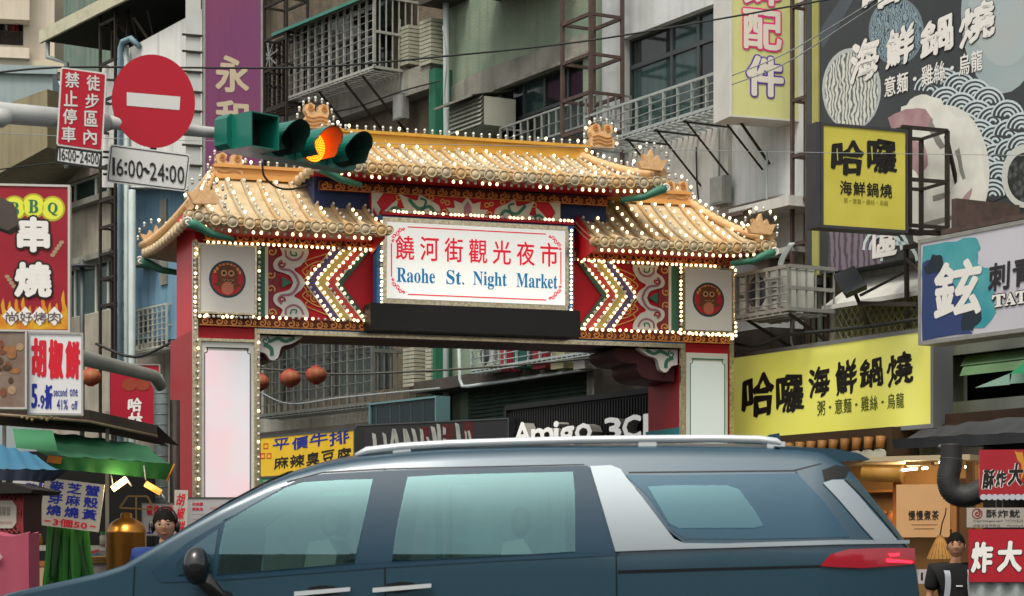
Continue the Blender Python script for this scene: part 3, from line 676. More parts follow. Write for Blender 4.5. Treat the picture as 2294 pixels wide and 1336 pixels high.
for m_, al in ((m_glass, .5), (m_glassD, .62)): m_.node_tree.nodes['Principled BSDF'].inputs['Alpha'].default_value = al
def R(fr, *a): return fr.R(*a)
def core(bl, fr, x0, x1, z1, y0=1.6, y1=9, m_=w_dark):
    part(bl, 'inner_block', B().box(x0 + .01, x1 - .01, y0, y1, 0, z1 - .02), m_)
def window(bl, x0, x1, z0, z1, cols, rows, fm=m_frameD, gms=(m_glass,), curtain=None, y=.12, bw=.045, name='window'):
    """framed window: frame bars as one part, each pane a sub-part"""
    b = B(); cs = [x0 + (x1 - x0) * c for c in cols]; rs = [z0 + (z1 - z0) * c for c in rows]
    for x in cs: b.box(x - bw / 2, x + bw / 2, y, y + .06, z0, z1)
    for i, z in enumerate(rs): b.box(x0, x1, y - .002, y + .062, z - bw / 2, z + bw / 2)
    wd = part(bl, name, b, fm); k = 0
    for xa, xb in zip(cs, cs[1:]):
        for za, zb in zip(rs, rs[1:]):
            part(wd, 'pane', B().box(xa + bw / 2, xb - bw / 2, y + .025, y + .035, za + bw / 2, zb - bw / 2), gms[k % len(gms)]); k += 1
    if curtain and False or curtain:
        b = B(); N = int((x1 - x0) / .05)
        b.grid(lambda u, v: V((x0 + (x1 - x0) * u, y + .16 + .03 * math.sin(u * (x1 - x0) * 38) + .015 * math.sin(u * 91), z0 + (z1 - z0) * v)), N * 2, 1); part(wd, 'curtain', b, curtain)
    return wd
def railing(bl, x0, x1, z0, z1, y0, nv, nh, m_=m_alu, w_=.025, name='window_grille', ends=True, back=0., rod=.014, floor=False):
    b = B()
    for z in (z0, z1): b.box(x0, x1, y0, y0 + w_, z, z + w_)
    for i in range(nv + 1):
        x = x0 + (x1 - x0) * i / nv; ww = w_ if i % 3 == 0 else w_ * .6; b.box(x - ww / 2, x + ww / 2, y0 + .001, y0 + w_, z0, z1)
    for j in range(1, nh): z = z0 + (z1 - z0) * j / nh; b.tube([(x0 + (x1 - x0) * k / 8, y0 - .002, z + random.uniform(-.008, .008)) for k in range(9)], rod / 2, 4)
    if ends:
        for x in (x0, x1):
            for z in (z0, (z0 + z1) / 2, z1): b.box(x - w_ / 2, x + w_ / 2, y0, back, z, z + w_)
            n = max(2, int((back - y0) / .11))
            for k in range(n + 1): y = y0 + (back - y0) * k / n; b.box(x - .009, x + .009, y - .009, y + .009, z0, z1)
    if floor:
        n = int((x1 - x0) / .13)
        for k in range(n): x = x0 + (x1 - x0) * k / n; b.box(x - .01, x + .01, y0, back, z0 - .02, z0)
        for k in range(4): y = y0 + (back - y0) * k / 4; b.box(x0, x1, y, y + .02, z0 - .035, z0 - .02)
    return part(bl, name, b, m_, kind='stuff')
def slats(bl, x0, x1, z0, z1, y, n, m_, name, d=.02, tilt=.01):
    """stack of horizontal slats, each a part"""
    h = (z1 - z0) / n
    for i in range(n):
        b = B(); za = z0 + h * i
        k = b.add([(x0, y - d, za + h * .08), (x1, y - d, za + h * .08), (x1, y, za + h * .97), (x0, y, za + h * .97), (x0, y + .01, za + h * .08), (x1, y + .01, za + h * .08)])
        b.face([k, k + 1, k + 2, k + 3]); b.face([k, k + 4, k + 5, k + 1]); part(bl, name, b, m_)
def acunit(label, fr, px0, px1, pt, pb, off, dep=.3, group=None):
    x0, x1, z0, z1 = fr.R(px0, px1, pt, pb, off)
    t = thing('air_conditioner', label, 'air conditioner', fr, group)
    b = B(); b.box(x0, x1, off, off + dep, z0, z1); b.box(x0 - .01, x1 + .01, off - .01, off + dep + .01, z1, z1 + .015); part(t, 'casing', b, m_acw)
    r = min((z1 - z0) * .42, (x1 - x0) * .3); cx = x0 + (x1 - x0) * .36; cz = (z0 + z1) / 2
    b = B(); b.lathe((cx, off, cz), [(0, -.012), (r * .2, -.014), (r, -.004), (r, .0)], 20, 'y')
    for k in range(4): b.tube([(cx + r * (k + 1) / 4.5 * math.cos(a * math.pi / 8), off - .02, cz + r * (k + 1) / 4.5 * math.sin(a * math.pi / 8)) for a in range(16)], .004, 4, closed=True)
    part(t, 'fan_grille', b, m_fan)
    b = B()
    for k in range(6): b.box(x1 - (x1 - x0) * .25, x1 - .03, off - .006, off, z0 + (z1 - z0) * (.2 + .11 * k), z0 + (z1 - z0) * (.24 + .11 * k))
    part(t, 'side_louvre', b, m_fan, kind='stuff'); return t

# ---- building with green mosaic wall (behind the gate's middle)
xa, xc = RA.p(1000, 600).x, RA.p(1347, 600).x; TOP = 12.5
bl = thing('green_tiled_building', 'old building with green mosaic wall and teal paned window behind the gate', 'building', RA)
h1 = RA.R(1108, 1306, 203, 345); shut = RA.R(1058, 1380, 838, 935)
b = B().holes(xa, xc, 0, TOP, [(h1[0], h1[1], h1[2] - .35, h1[3])], .2); part(bl, 'wall', b, w_mos); core(bl, RA, xa, xc, TOP)
b = B(); P = RA.pts([(1000, 200), (1060, 165), (1310, 75), (1318, 115), (1108, 200), (1108, 420), (1000, 470)], -.02); b.prism(P, -.02, -.003); part(bl, 'bare_render_patch', b, w_conc)
window(bl, h1[0], h1[1], h1[2] - .35, h1[3], (0, .26, .5, .76, 1), (0, .62, 1), gms=(m_glass, m_glassD, m_glassD, m_glass, m_glass, m_glassD), curtain=m_curt)
b = B(); q = RA.R(1100, 1312, 196, 204, -.1); b.box(q[0], q[1], -.09, -.003, q[2], q[3]); part(bl, 'lintel', b, w_conc)
q = RA.R(1120, 1345, 290, 345, -.5); railing(bl, q[0], q[1], q[2], q[3], -.5, 14, 2, name='balcony_rail', back=-.01)
b = B(); q = RA.R(1000, 1150, -60, 20, -.9); b.box(q[0], q[1] + .4, -1.0, -.003, q[3] - .3, q[3]); b.box(q[0], q[1] + .4, -1.04, -.98, q[3] - .42, q[3] + .05); part(bl, 'upper_balcony_slab', b, w_dbrown)
# below the beam: dark eave, roller shutter, pipes
q = RA.R(1050, 1385, 880, 905, -.5); zsl = q[3]
b = B(); q2 = RA.R(1060, 1400, 868, 880, -.55); b.box(xa + .05, xc + .3, -.6, -.003, RA.p(1060, 862, -.6).z, RA.p(1060, 836, -.6).z); part(bl, 'dark_ledge', b, w_dbrown)
b = B(); b.tube([RA.p(x, y, -.62) for x, y in ((1028, 770), (1030, 850), (1036, 866), (1050, 866), (1400, 815))], .028, 6); part(bl, 'drain_pipe', b, m_pipe)
s0, s1 = RA.p(1045, 940, -.1), RA.p(1372, 905, -.1); slats(bl, s0.x, s1.x, RA.p(1062, 945, -.1).z - 1.0, RA.p(1062, 868, -.1).z, -.06, 26, mat('shutter_green', '45584e', .6, noise=.4, scale=2, streak=.4), 'shutter_slat', .03)
b = B(); b.box(s1.x, xc + .02, -.25, -.003, 0, zsl + .6); part(bl, 'pillar', b, w_conc)
b = B(); b.box(xa - .02, xa + .2, -.3, -.003, 0, RA.p(1000, 142, -.3).z); part(bl, 'green_pilaster', b, m_greenp)
b = B(); x = xa + .36; b.tube([(x, -.2, 0), (x, -.2, 6.6), (x - .05, -.2, 7.2), (x + .02, -.2, 7.7), (x - .02, -.2, TOP)], .05, 8); b.tube([(x + .02, -.2, 7.3), (x + .3, -.22, 7.7), (x + .3, -.22, 8.2)], .035, 6); part(bl, 'downpipe', b, m_pipe)
# laundry-and-AC balcony rack seen just under the beam
q = RA.R(1056, 1378, 775, 832, -.9)
rk = thing('balcony_rack', 'cluttered steel rack hung above the green shutter', 'rack', RA)
railing(rk, q[0], q[1], q[2], q[3], -.9, 12, 4, m_pipe, .03, 'rack_rail', back=-.61, floor=True)
acunit('grey air conditioner on the cluttered rack under the gate beam', RA, 1070, 1118, 775, 824, -.85, .25)
for i, (pa, pc, cl, nm, lb, ct) in enumerate(((1122, 1140, 'a83040', 'cloth_bundle', 'red folded cloth on the cluttered steel rack', 'cloth'), (1150, 1178, '2c5c58', 'storage_box', 'dark teal box on the cluttered steel rack', 'box'), (1192, 1222, '8a3038', 'storage_box', 'maroon box on the cluttered steel rack', 'box'), (1234, 1262, 'a8a880', 'storage_box', 'cream box on the cluttered steel rack', 'box'), (1285, 1310, '8a8c84', 'storage_box', 'grey box near the far end of the steel rack', 'box'))):
    q = RA.R(pa, pc, 776, 812 + (pa < 1145) * 5, -.85); b = B(); b.box(q[0], q[1], -.85, -.65, q[2] - .1, q[3]); b.box(q[0] - .01, q[1] + .01, -.86, -.64, q[3] - .03, q[3] + .01); solo(nm, lb, ct, RA, b, mat('clutter%d' % i, cl, .7, noise=.3))
# louvred box with lid
q = RA.R(1010, 1083, 240, 305, -.55); lv = thing('louvred_hood', 'pale louvred metal hood with sloping lid beside the teal paned window', 'air conditioner', RA)
slats(lv, q[0], q[1], q[2], q[3], -.55, 7, mat('louvre_pale', 'a8aca0', .6, noise=.3, streak=.3), 'slat', .05)
b = B(); b.box(q[0], q[1], -.53, -.003, q[2], q[3] - .02); part(lv, 'casing', b, MATS['louvre_pale']); b = B(); n = b.add([(q[0] - .15, -.75, q[3] - .02), (q[1], -.75, q[3] - .02), (q[1], 0, q[3] + .14), (q[0] - .15, 0, q[3] + .14)]); b.face([n, n + 1, n + 2, n + 3]); b.box(q[0] - .15, q[1], -.76, -.74, q[3] - .05, q[3] - .015); part(lv, 'lid', b, w_conc)
# ---- steel ladder tower
def tower(label, fr, pxs, off, dep, rungs, m_=m_rustf, w_=.045, ztop=TOP, zbot=0, pts_at=200, group=None):
    t = thing('lattice_post', label, 'steel frame', fr, group); xs = [fr.p(p, pts_at, off).x for p in pxs]; b = B()
    for x in xs:
        for y in (off, off + dep): b = B(); b.box(x - w_ / 2, x + w_ / 2, y, y + w_, zbot, ztop); part(t, 'post', b, m_)
    for r in rungs:
        z = fr.p(pxs[0], r, off).z; b = B()
        for y in (off, off + dep): b.box(xs[0], xs[-1], y + .002, y + w_ - .002, z, z + w_)
        for x in xs: b.box(x - w_ * .4, x + w_ * .4, off, off + dep, z + .003, z + w_ - .003)
        part(t, 'rung', b, m_)
    return t
tower('rusty steel lattice post in front of the green mosaic building', RA, (1257, 1320), -.75, .5, (60, 148, 232, 310, -40), zbot=6.2)
# ---- pale building
xa, xc = RA.p(1347, 600).x + .01, RA.p(1800, 600).x
bl = thing('pale_rendered_building', 'pale grey building with curtained window and white railed balcony', 'building', RA)
h1 = RA.R(1394, 1604, 88, 300); door = RA.R(1560, 1640, 480, 720)
b = B().holes(xa, xc, 0, TOP, [h1, (door[0], door[1], door[2], door[3])], .22); part(bl, 'wall', b, w_light); core(bl, RA, xa, xc, TOP)
window(bl, h1[0], h1[1], h1[2], h1[3], (0, .46, .74, 1), (0, .7, 1), gms=(m_glass, m_glassD, m_glass), curtain=m_curt, bw=.06)
b = B(); b.box(door[0], door[1], .1, .16, door[2], door[3]); part(bl, 'side_door', b, mat('door_grey', '70787a', .6, streak=.3))
b = B(); b.box(xa, RA.p(1640, 300).x, -.06, -.003, 0, RA.p(1347, 345, 0).z - .05); part(bl, 'lower_wall', b, w_light2)
q = RA.R(1300, 1640, 310, 336, -.75)
q = RA.R(1345, 1648, 262, 322, -.75); railing(bl, q[0] - .4, q[1], q[2], q[3] + .05, -.75, 11, 4, mat('balcony_alu', 'a0a8a6', .45, metal=.3, noise=.3), .032, 'balcony_rail', back=-.06, floor=True)
for px in (1400, 1465, 1530, 1600):
    b = B(); x = RA.p(px, 300, -.75).x; b.bar((x, -.72, q[2] - .03), (x + .05, -.06, q[2] - .7), .02); b.bar((x, -.75, q[2] - .05), (x, -.06, q[2] - .05), .02); part(bl, 'balcony_strut', b, m_ironb)
b = B(); q = RA.R(1560, 1678, 500, 512, -.6); k = b.add([(q[0], -.7, q[3] - .02), (q[1], -.7, q[3] - .02), (q[1], -.06, q[3] + .25), (q[0], -.06, q[3] + .25)]); b.face([k, k + 1, k + 2, k + 3]); b.box(q[0], q[1], -.72, -.69, q[3] - .06, q[3] - .01); part(bl, 'door_canopy', b, mat('rust_canopy', '5a5048', .7, noise=.4))
b = B(); q = RA.R(1640, 1775, 470, 492, -.5); b.box(q[0], q[1], -.55, -.003, q[2], q[3]); q = RA.R(1640, 1775, 578, 590, -.35); b.box(q[0], q[1], -.35, -.003, q[2], q[3]); part(bl, 'concrete_fin', b, w_light2)
q = RA.R(1640, 1770, 730, 800, -.6); b = B(); b.box(xa + .6, xc, -.5, -.003, RA.p(1645, 800, -.5).z - .6, RA.p(1645, 745, -.5).z); part(bl, 'dark_ledge', b, w_dbrown)
tower('rusty conduit frame running up beside the pale building', RA, (1772, 1806), -.35, .28, (230, 355, 455, 552, 650, 20), w_=.04, pts_at=450)
for dx, mm, lb_ in ((.08, m_pipe, 'pale utility pipe next to the pale rendered building'), (.2, m_alu, 'metal grey utility pipe between two pale pipes'), (.32, m_pipe, 'pale utility pipe next to the food billboard edge')): b = B(); x = RA.p(1800, 500, -.1).x + dx; b.tube([(x, -.1, 2), (x, -.1, TOP)], .035, 8); solo('wall_pipe', lb_, 'pipe', RA, b, mm, 'pipes between pale building and billboard')
acunit('white air conditioner in a steel cage beyond the gate', RA, 1665, 1752, 618, 702, -1.1, .45)
q = RA.R(1648, 1765, 622, 715, -1.2); cg = thing('steel_cage', 'grey steel cage bracket holding a white air conditioner', 'cage', RA)
railing(cg, q[0], q[1], q[2], q[3], -1.2, 5, 5, m_alu, .04, 'cage_bars', back=-.55, floor=True)
b = B(); b.bar((q[0] + .1, -1.15, q[2]), (q[0] + .3, -.0, q[2] - .6), .03); b.bar((q[1] - .1, -1.15, q[2]), (q[1] - .1, -.0, q[2] - .6), .03); part(cg, 'bracket', b, m_ironb)
b = B()
for k in range(4): b.tube([RA.p(x + k * 3, y, -.6) for x, y in bez([(1770, 545), (1745, 590), (1752, 640), (1742, 700)], 5)], .013, 5)
solo('hanging_cables', 'bundle of pale cables sagging beside the caged air conditioner', 'cable', RA, b, m_pipe)
# ---- billboard building
xa, xc = RA.p(1800, 600).x + .4, 9.5
bl = thing('billboard_building', 'narrow shop building carrying the black food billboard', 'building', RA)
h1 = RA.R(1870, 2080, 655, 770); h2 = RA.R(2120, 2420, 800, 905)
b = B().holes(xa, xc, 0, TOP, [(h1[0], h1[1], h1[2], h1[3]), (h2[0], h2[1], h2[2] - .05, h2[3])], .3); part(bl, 'wall', b, mat('white_tile_wall', 'b4b6aa', .6, noise=.5, scale=2, col2='6c6e66', streak=.5, bump=.2)); core(bl, RA, xa, xc, TOP)
wd = window(bl, h1[0], h1[1], h1[2], h1[3], (0, .3, .55, 1), (0, .45, 1), fm=m_alu, gms=(mat('frosted', '8a8868', .3, noise=.3, scale=4),), y=.12)
b = B(); n = 26; W = h1[1] - h1[0]; H = h1[3] - h1[2]
for k in range(-8, n):
    for s_ in (1, -1):
        x0 = h1[0] + k * .11; x1 = x0 + H * .8; za, zb = (h1[2], h1[3]) if s_ > 0 else (h1[3], h1[2])
        t0 = max(0, (h1[0] - x0) / (x1 - x0)); t1 = min(1, (h1[1] - x0) / (x1 - x0))
        if t1 > t0: b.ribbon([(x0 + (x1 - x0) * t0, za + (zb - za) * t0), (x0 + (x1 - x0) * t1, za + (zb - za) * t1)], .012, .02 + s_ * .004, .03)
part(bl, 'lattice_screen', b, mat('screen_bars', 'a8a684', .5), kind='stuff')
b = B(); q = RA.R(1850, 2100, 640, 655, -.5); k = b.add([(q[0], -.55, q[3] - .25), (q[1], -.55, q[3] - .25), (q[1], -.0, q[3] + .12), (q[0], -.0, q[3] + .12)]); b.face([k, k + 1, k + 2, k + 3]); b.box(q[0], q[1], -.56, -.53, q[3] - .29, q[3] - .24); part(bl, 'white_canopy', b, mat('canopy_white', 'c0c2bc', .5, noise=.2, streak=.2))
# shop-front opening with green folding shutter
b = B(); t = .09
b.box(h2[0] - t, h2[0], -.06, .25, h2[2] - .1, h2[3] + t); b.box(h2[0], h2[1], -.06, .25, h2[3], h2[3] + .14); b.box(h2[0], h2[1], -.1, .05, h2[2] - .18, h2[2]); part(bl, 'opening_frame', b, mat('frame_greygreen', '7a807a', .6, noise=.3, streak=.3))
for k in range(2): b = B(); z = h2[3] - .12 * k; n_ = b.add([(h2[0] + .25 + .1 * k, -.02 - .1 * k, z - .12), (h2[1], -.02 - .1 * k, z - .12), (h2[1], .1 - .1 * k, z), (h2[0] + .2 + .08 * k, .1 - .1 * k, z)]); b.face([n_, n_ + 1, n_ + 2, n_ + 3]); part(bl, 'folded_shutter', b, mat('shutter_lightgreen', '6a8c68', .6, noise=.2, streak=.2))
b = B(); q = RA.R(1985, 2420, 942, 975, -.5); b.box(q[0], q[1], -.6, -.003, q[2], q[3]); b.box(q[0], q[1] - .5, -.64, -.6, q[2] + .0, q[2] + .06); part(bl, 'ledge', b, mat('ledge_brown', '4c3a30', .8, noise=.5))

# ================================================================ WEST HALF OF THE ROW (beyond the gate, running away)
xa, xc = RB.p(592, 600).x, RB.p(1000, 600).x - .02
bl = thing('brown_concrete_building', 'weathered brown concrete building with barred balcony cages behind the gate', 'building', RB)
b = B().holes(xa, xc, 0, TOP + 2, [RB.R(650, 880, 60, 235), RB.R(600, 880, 760, 905)], .3); part(bl, 'wall', b, w_gran); core(bl, RB, xa, xc, TOP + 2)
for pr in ((650, 880, 60, 235), (600, 880, 760, 905)):
    h1 = RB.R(*pr); window(bl, h1[0], h1[1], h1[2], h1[3], (0, .25, .5, .75, 1), (0, .6, 1), gms=(m_glassD, m_glass, m_glassD), curtain=m_curt, y=.2)
q = RB.R(640, 985, 268, 305, -.3); b = B(); b.box(xa, xc, -.3, -.003, q[2] - .0, q[3] + .12); part(bl, 'balcony_beam', b, w_conc)
q = RB.R(690, 985, 935, 975, -.3); b = B(); b.box(xa, xc, -.3, -.003, q[2], q[3] + .1); part(bl, 'balcony_beam', b, w_conc)
for pa, pc, pt, pb in ((896, 917, 62, 150), (942, 968, 48, 150), (905, 930, 780, 868), (955, 968, 772, 862)):
    q = RB.R(pa, pc, pt, pb, -.32); n = int((q[3] - q[2]) / .062)
    for k in range(n):   # stack of small facing tiles
        z = q[2] + (q[3] - q[2]) * k / n; part(bl, 'tile', B().box(q[0], q[1], -.34, -.003, z, z + (q[3] - q[2]) / n - .012), m_tileS)
b = B(); q = RB.R(925, 1000, -40, 30, -1.1); b.box(q[0], xc, -.5, -.003, q[3] - .1, q[3]); part(bl, 'upper_balcony_slab', b, w_dbrown)
q = RB.R(625, 870, 985, 1010, -1.2); b = B(); b.box(xa, xc, -.9, -.003, RB.p(700, 990, -.9).z, RB.p(700, 958, -.9).z); part(bl, 'dark_ledge', b, w_dbrown)
# upper cage with green plastic canopy
cg = thing('balcony_cage', 'big white barred balcony cage under a green plastic canopy', 'cage', RB)
q = RB.R(644, 836, 72, 222, -.85); railing(cg, q[0], q[1], q[2], q[3], -.85, 12, 9, mat('cage_white', 'a9aaa3', .5, metal=.3, noise=.4, scale=10), .04, 'cage_bars', back=-.01, floor=True)
b = B(); n_ = b.add([(q[0] - .25, -1.0, q[3] - .02), (q[1] + .05, -1.0, q[3] - .02), (q[1] + .05, -.01, q[3] + .45), (q[0] - .25, -.01, q[3] + .45)]); b.face([n_, n_ + 1, n_ + 2, n_ + 3]); b.box(q[0] - .25, q[1] + .05, -1.02, -.98, q[3] - .05, q[3]); part(cg, 'canopy', b, m_canopyg)
for f in (.35, .65, .85): b = B(); x = q[0] + (q[1] - q[0]) * f; b.bar((x, -.8, q[2] - .04), (x + .05, -.01, q[2] - .85), .03); part(cg, 'strut', b, m_ironb)
cg2 = thing('balcony_cage', 'long dull barred balcony cage seen below the gate beam', 'cage', RB)
q = RB.R(578, 832, 752, 938, -.85); railing(cg2, q[0], q[1] , q[2] + .02, q[3] + .25, -.85, 15, 9, mat('cage_dull', '71746f', .5, metal=.3, noise=.4, scale=10), .05, 'cage_bars', back=-.01, floor=True)
b = B()
for k in (2, 5, 8, 11):
    x = q[0] + (q[1] - q[0]) * k / 15; z = q[3] - .2
    for a in range(7): b.bar((x, -.87, z), (x + .28 * math.cos(math.pi * a / 6), -.87, z + .28 * math.sin(math.pi * a / 6)), .012)
part(cg2, 'fan_ornament', b, m_alu)
# dark iron cage with star burst, left of it
cg3 = thing('iron_cage', 'dark iron window cage with starburst ornament beside the purple banner', 'cage', RB)
q = RB.R(560, 640, 120, 262, -.7); railing(cg3, q[0], q[1] + .05, q[2], q[3], -.7, 8, 12, m_ironb, .05, 'cage_bars', back=-.01, floor=True)
q = RB.R(560, 640, 90, 105, -.7); b = B(); c_ = RB.p(603, 128, -.74)
for a in range(8): b.bar(c_, c_ + V((.3 * math.cos(a * math.pi / 4 + .2), 0, .3 * math.sin(a * math.pi / 4 + .2))), .022)
part(cg3, 'starburst', b, m_alu)
tower('thin dark steel frame crossing the beige wall above the iron cage', RB, (590, 640), -1.0, .4, (95, 165, 255, 20, -60), m_ironb, .04, ztop=14, zbot=5.5, pts_at=100)
# teal framed box
q = RB.R(832, 978, 908, 948, -1.1); t = thing('teal_vitrine', 'teal framed dark cabinet sign above the black shop sign', 'sign', RB)
b = B(); b.box(q[0], q[1], -1.1, -.9, q[2] - .3, q[3]); part(t, 'panel', b, mat('vitrine_dark', '1e2c30', .35, noise=.2)); b = B(); b.box(q[0] - .03, q[1] + .03, -1.13, -.88, q[3], q[3] + .03); b.box(q[1], q[1] + .03, -1.13, -.88, q[2] - .3, q[3]); b.box(q[0] - .03, q[0], -1.13, -.3, q[2] - .3, q[3]); part(t, 'frame', b, mat('frame_teal', '5c8084', .5)); 
b = B()
for f in (.08, .3, .45, .62, .8): x = q[0] + (q[1] - q[0]) * f; b.box(x, x + .02, -1.108, -1.1, q[2] - .25, q[3] - .04)
part(t, 'division', b, mat('frame_dim', '3a4c50', .5))
# ---- grey building further west: corrugated top storey, white slanting parapet, concrete band with windows
xa2, xc2 = RB.p(95, 300).x, RB.p(592, 300).x - .02
bl = thing('grey_storey_building', 'grey building with tin roofed top storey and slanting white parapet', 'building', RB)
h1 = RB.R(163, 262, 400, 475); h2 = RB.R(163, 262, 590, 700)
h1 = (xa2 + .5, RB.p(262, 430).x, RB.p(262, 440).z, RB.p(262, 372).z); h2 = (xa2 + .5, RB.p(262, 600).x, RB.p(262, 690).z, RB.p(262, 572).z)
b = B().holes(xa2, xc2, 0, RB.p(262, 190).z, [h1, h2], .3); part(bl, 'wall', b, mat('band_concrete', 'a29c8e', .9, noise=.6, scale=1.2, col2='5e5a50', streak=.5, bump=.3)); core(bl, RB, xa2, xc2, RB.p(262, 190).z)
for h in (h1, h2): window(bl, h[0], h[1], h[2], h[3], (0, .3, .62, .8, 1), (0, 1), fm=mat('frame_cream', 'b4b8ac', .5), gms=(m_glassD, m_glass, m_glass, m_glassD), curtain=m_curt, y=.1, bw=.08)
for py in (440, 572):
    z = RB.p(262, py - 6, -.2).z; b = B(); b.box(xa2, h1[1] + .1, -.22, -.003, z, z + .12); part(bl, 'sill', b, w_conc)
# corrugated upper storey, set back
zt = RB.p(262, 190).z
b = B(); n = 90
b.grid(lambda u, v: V((xa2 + (xc2 - xa2) * u, .5 + .04 * math.sin(u * (xc2 - xa2) * 24), zt - .1 + 3.4 * v)), int((xc2 - xa2) * 16), 1); part(bl, 'corrugated_wall', b, mat('tin_green', '62796e', .5, metal=.2, noise=.5, scale=3, col2='82847c', streak=.5))
# roof: long eave with cream fascia, dark underside
e0 = V((RB.p(95, 92, -1.5).x, -1.5, RB.p(95, 92, -1.5).z)); ze = e0.z
b = B(); b.box(e0.x, xc2 + .6, -1.5, 3, ze, ze + .05); part(bl, 'roof_underside', b, mat('roof_dark', '20211f', .9, noise=.3)); b = B(); b.box(e0.x - .03, xc2 + .6, -1.56, -1.5, ze - .05, ze + .2); b.box(e0.x - .03, xc2 + .6, -1.5, 3, ze + .052, ze + .1); part(bl, 'roof_fascia', b, mat('fascia_cream', 'c0bea4', .5, noise=.4, scale=6))
b = B(); b.tube([(e0.x + .15, -1.45, ze - .02), (e0.x + .15, -1.45, ze - .35), (e0.x + .5, -1.2, ze - .5), (e0.x + .5, -1.2, ze - 2.6)], .05, 8); part(bl, 'gutter_pipe', b, m_pipe)
b = B()
for k, px in enumerate((245, 265, 300)): p = RB.p(px, 60 - k * 10, -1.2); b.bar(p, p + V((.55, .6, -1.2)), .05); b.bar(p + V((.6, 0, 0)), p + V((.2, .5, -1.1)), .035)
part(bl, 'roof_brace', b, m_ironb)
# slanting white parapet of the stair
P = [RB.p(x, y, -.35) for x, y in ((205, 152), (228, 140), (440, 28), (456, 20), (456, 700), (375, 700), (372, 420), (300, 300), (232, 300))]
P = [RB.p(x, y, -1.2) for x, y in ((225, 148), (290, 108), (442, 26), (452, 20), (452, 420), (225, 420))]
b = B(); b.prism([(p.x, p.z) for p in P], -1.2, -.02); part(bl, 'white_parapet', b, mat('parapet_white', 'dcdeda', .8, noise=.35, scale=1, streak=.4, bump=.15))
P = [RB.p(x, y, -.8) for x, y in ((286, 418), (375, 418), (452, 418), (452, 760), (286, 760))]
b = B(); b.prism([(p.x, p.z) for p in P], -.8, -.02); part(bl, 'blue_painted_wall', b, mat('blue_wall', '5f87a0', .75, noise=.35, scale=1.3, col2='8fa6b0', streak=.4))
q = RB.R(300, 330, 590, 610, -1); b = B(); b.box(q[0], q[1] + .1, -1.1, -.8, q[3] - .08, q[3]); q = RB.R(358, 372, 450, 640, -.84); b.box(q[0], q[1], -.84, -.8, q[2], q[3]); part(bl, 'wall_ledge', b, w_conc)
b = B(); x = RB.p(270, 300, -1.4).x; z9 = RB.p(270, 96, -1.4).z; b.tube([(x, -1.4, 0), (x, -1.4, z9 - .1), (x + .1, -1.4, z9), (x + .35, -1.35, z9 + .02), (x + .5, -1.25, z9 - .15)], .055, 10); part(bl, 'blue_downpipe', b, m_pipeb)
b = B(); x = RB.p(283, 300, -1.3).x; b.tube([(x, -1.3, 0), (x, -1.3, z9 - .05)], .05, 8); b.tube([(x + .25, -1.3, 0), (x + .25, -1.3, RB.p(283, 430, -1.3).z)], .07, 8); part(bl, 'white_downpipe', b, m_pipe)
tower('dark steel lattice post standing against the grey storey building', RB, (222, 256), -1.4, .25, (150, 232, 300, 380, 455, 515, 575, 630, 690, 60, 0), m_ironb, .05, ztop=13, zbot=2, pts_at=450)
# AC rack on the left
q = RB.R(250, 372, 715, 798, -.9); cg = thing('balcony_cage', 'small cream slatted cage holding two air conditioners beside the gate column', 'cage', RB)
railing(cg, q[0], q[1], q[2], q[3] + .05, -.9, 12, 7, mat('cage_cream', 'b0b3a8', .5, noise=.3), .03, 'cage_bars', back=-.3, floor=True)
acunit('pale air conditioner at the front of the cream slatted cage', RB, 258, 298, 712, 775, -.8, .35); acunit('second air conditioner in the cream slatted cage near the column', RB, 308, 345, 700, 755, -.8, .35)
# antenna like insulator post on the left
b = B(); c_ = RB.p(184, 600, -1.6); z1 = c_.z + .0
for z, r in ((.0, .22), (-2.1, .26)): b.lathe((c_.x, c_.y, c_.z + z), [(0, 0), (r, 0), (r, .05), (0, .06)], 14)
b.tube([(c_.x, c_.y, c_.z + .15), (c_.x, c_.y, c_.z - 4)], .05, 8); solo('vent_post', 'grey vent post with two flat discs beside the barbecue sign', 'post', RB, b, m_frameD)
# ---- beige apartment block behind at the corner and the blue-grey wall under it
BG = fpx(0, 600, 52, 12); BG = Fr(BG.m[0][3], 52, Z0, 12)
bl = thing('beige_apartment_block', 'beige apartment block with laundry niche rising behind the tin roof', 'building', BG)
n1 = BG.R(-40, 52, 38, 98); x0, x1 = BG.p(-160, 100).x, BG.p(122, 100).x; zb = BG.p(50, 150).z
b = B().holes(x0, x1, zb, 18, [n1], 1.5); part(bl, 'wall', b, w_beige)
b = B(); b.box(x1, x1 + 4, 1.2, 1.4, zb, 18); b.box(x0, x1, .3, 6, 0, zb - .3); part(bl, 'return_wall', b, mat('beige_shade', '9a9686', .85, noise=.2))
q = BG.R(-160, 66, -50, 34, -.5); b = B(); b.box(x0, q[1], -.5, -.003, q[2], q[3] + 1); q = BG.R(-160, 66, 98, 122, -.4); b.box(x0, q[1], -.45, -.003, q[2], q[3]); part(bl, 'balcony_band', b, w_beige)
b = B(); b.box(x0, x1 + .6, -.3, -.003, zb - .15, zb + .1); part(bl, 'string_course', b, mat('course_cream', 'c0b8a0', .7, noise=.2))
part(bl, 'niche_back', B().box(n1[0], n1[1], 1.45, 1.5, n1[2], n1[3]), w_dark)
b = B(); n = 22
for k in range(n): x = n1[0] + (n1[1] - n1[0]) * k / n; b.box(x, x + .03, -.02, .01, n1[2], n1[2] + .3)
b.box(n1[0], n1[1], -.03, .02, n1[2] + .3, n1[2] + .34); part(bl, 'niche_railing', b, m_ironb, kind='stuff')
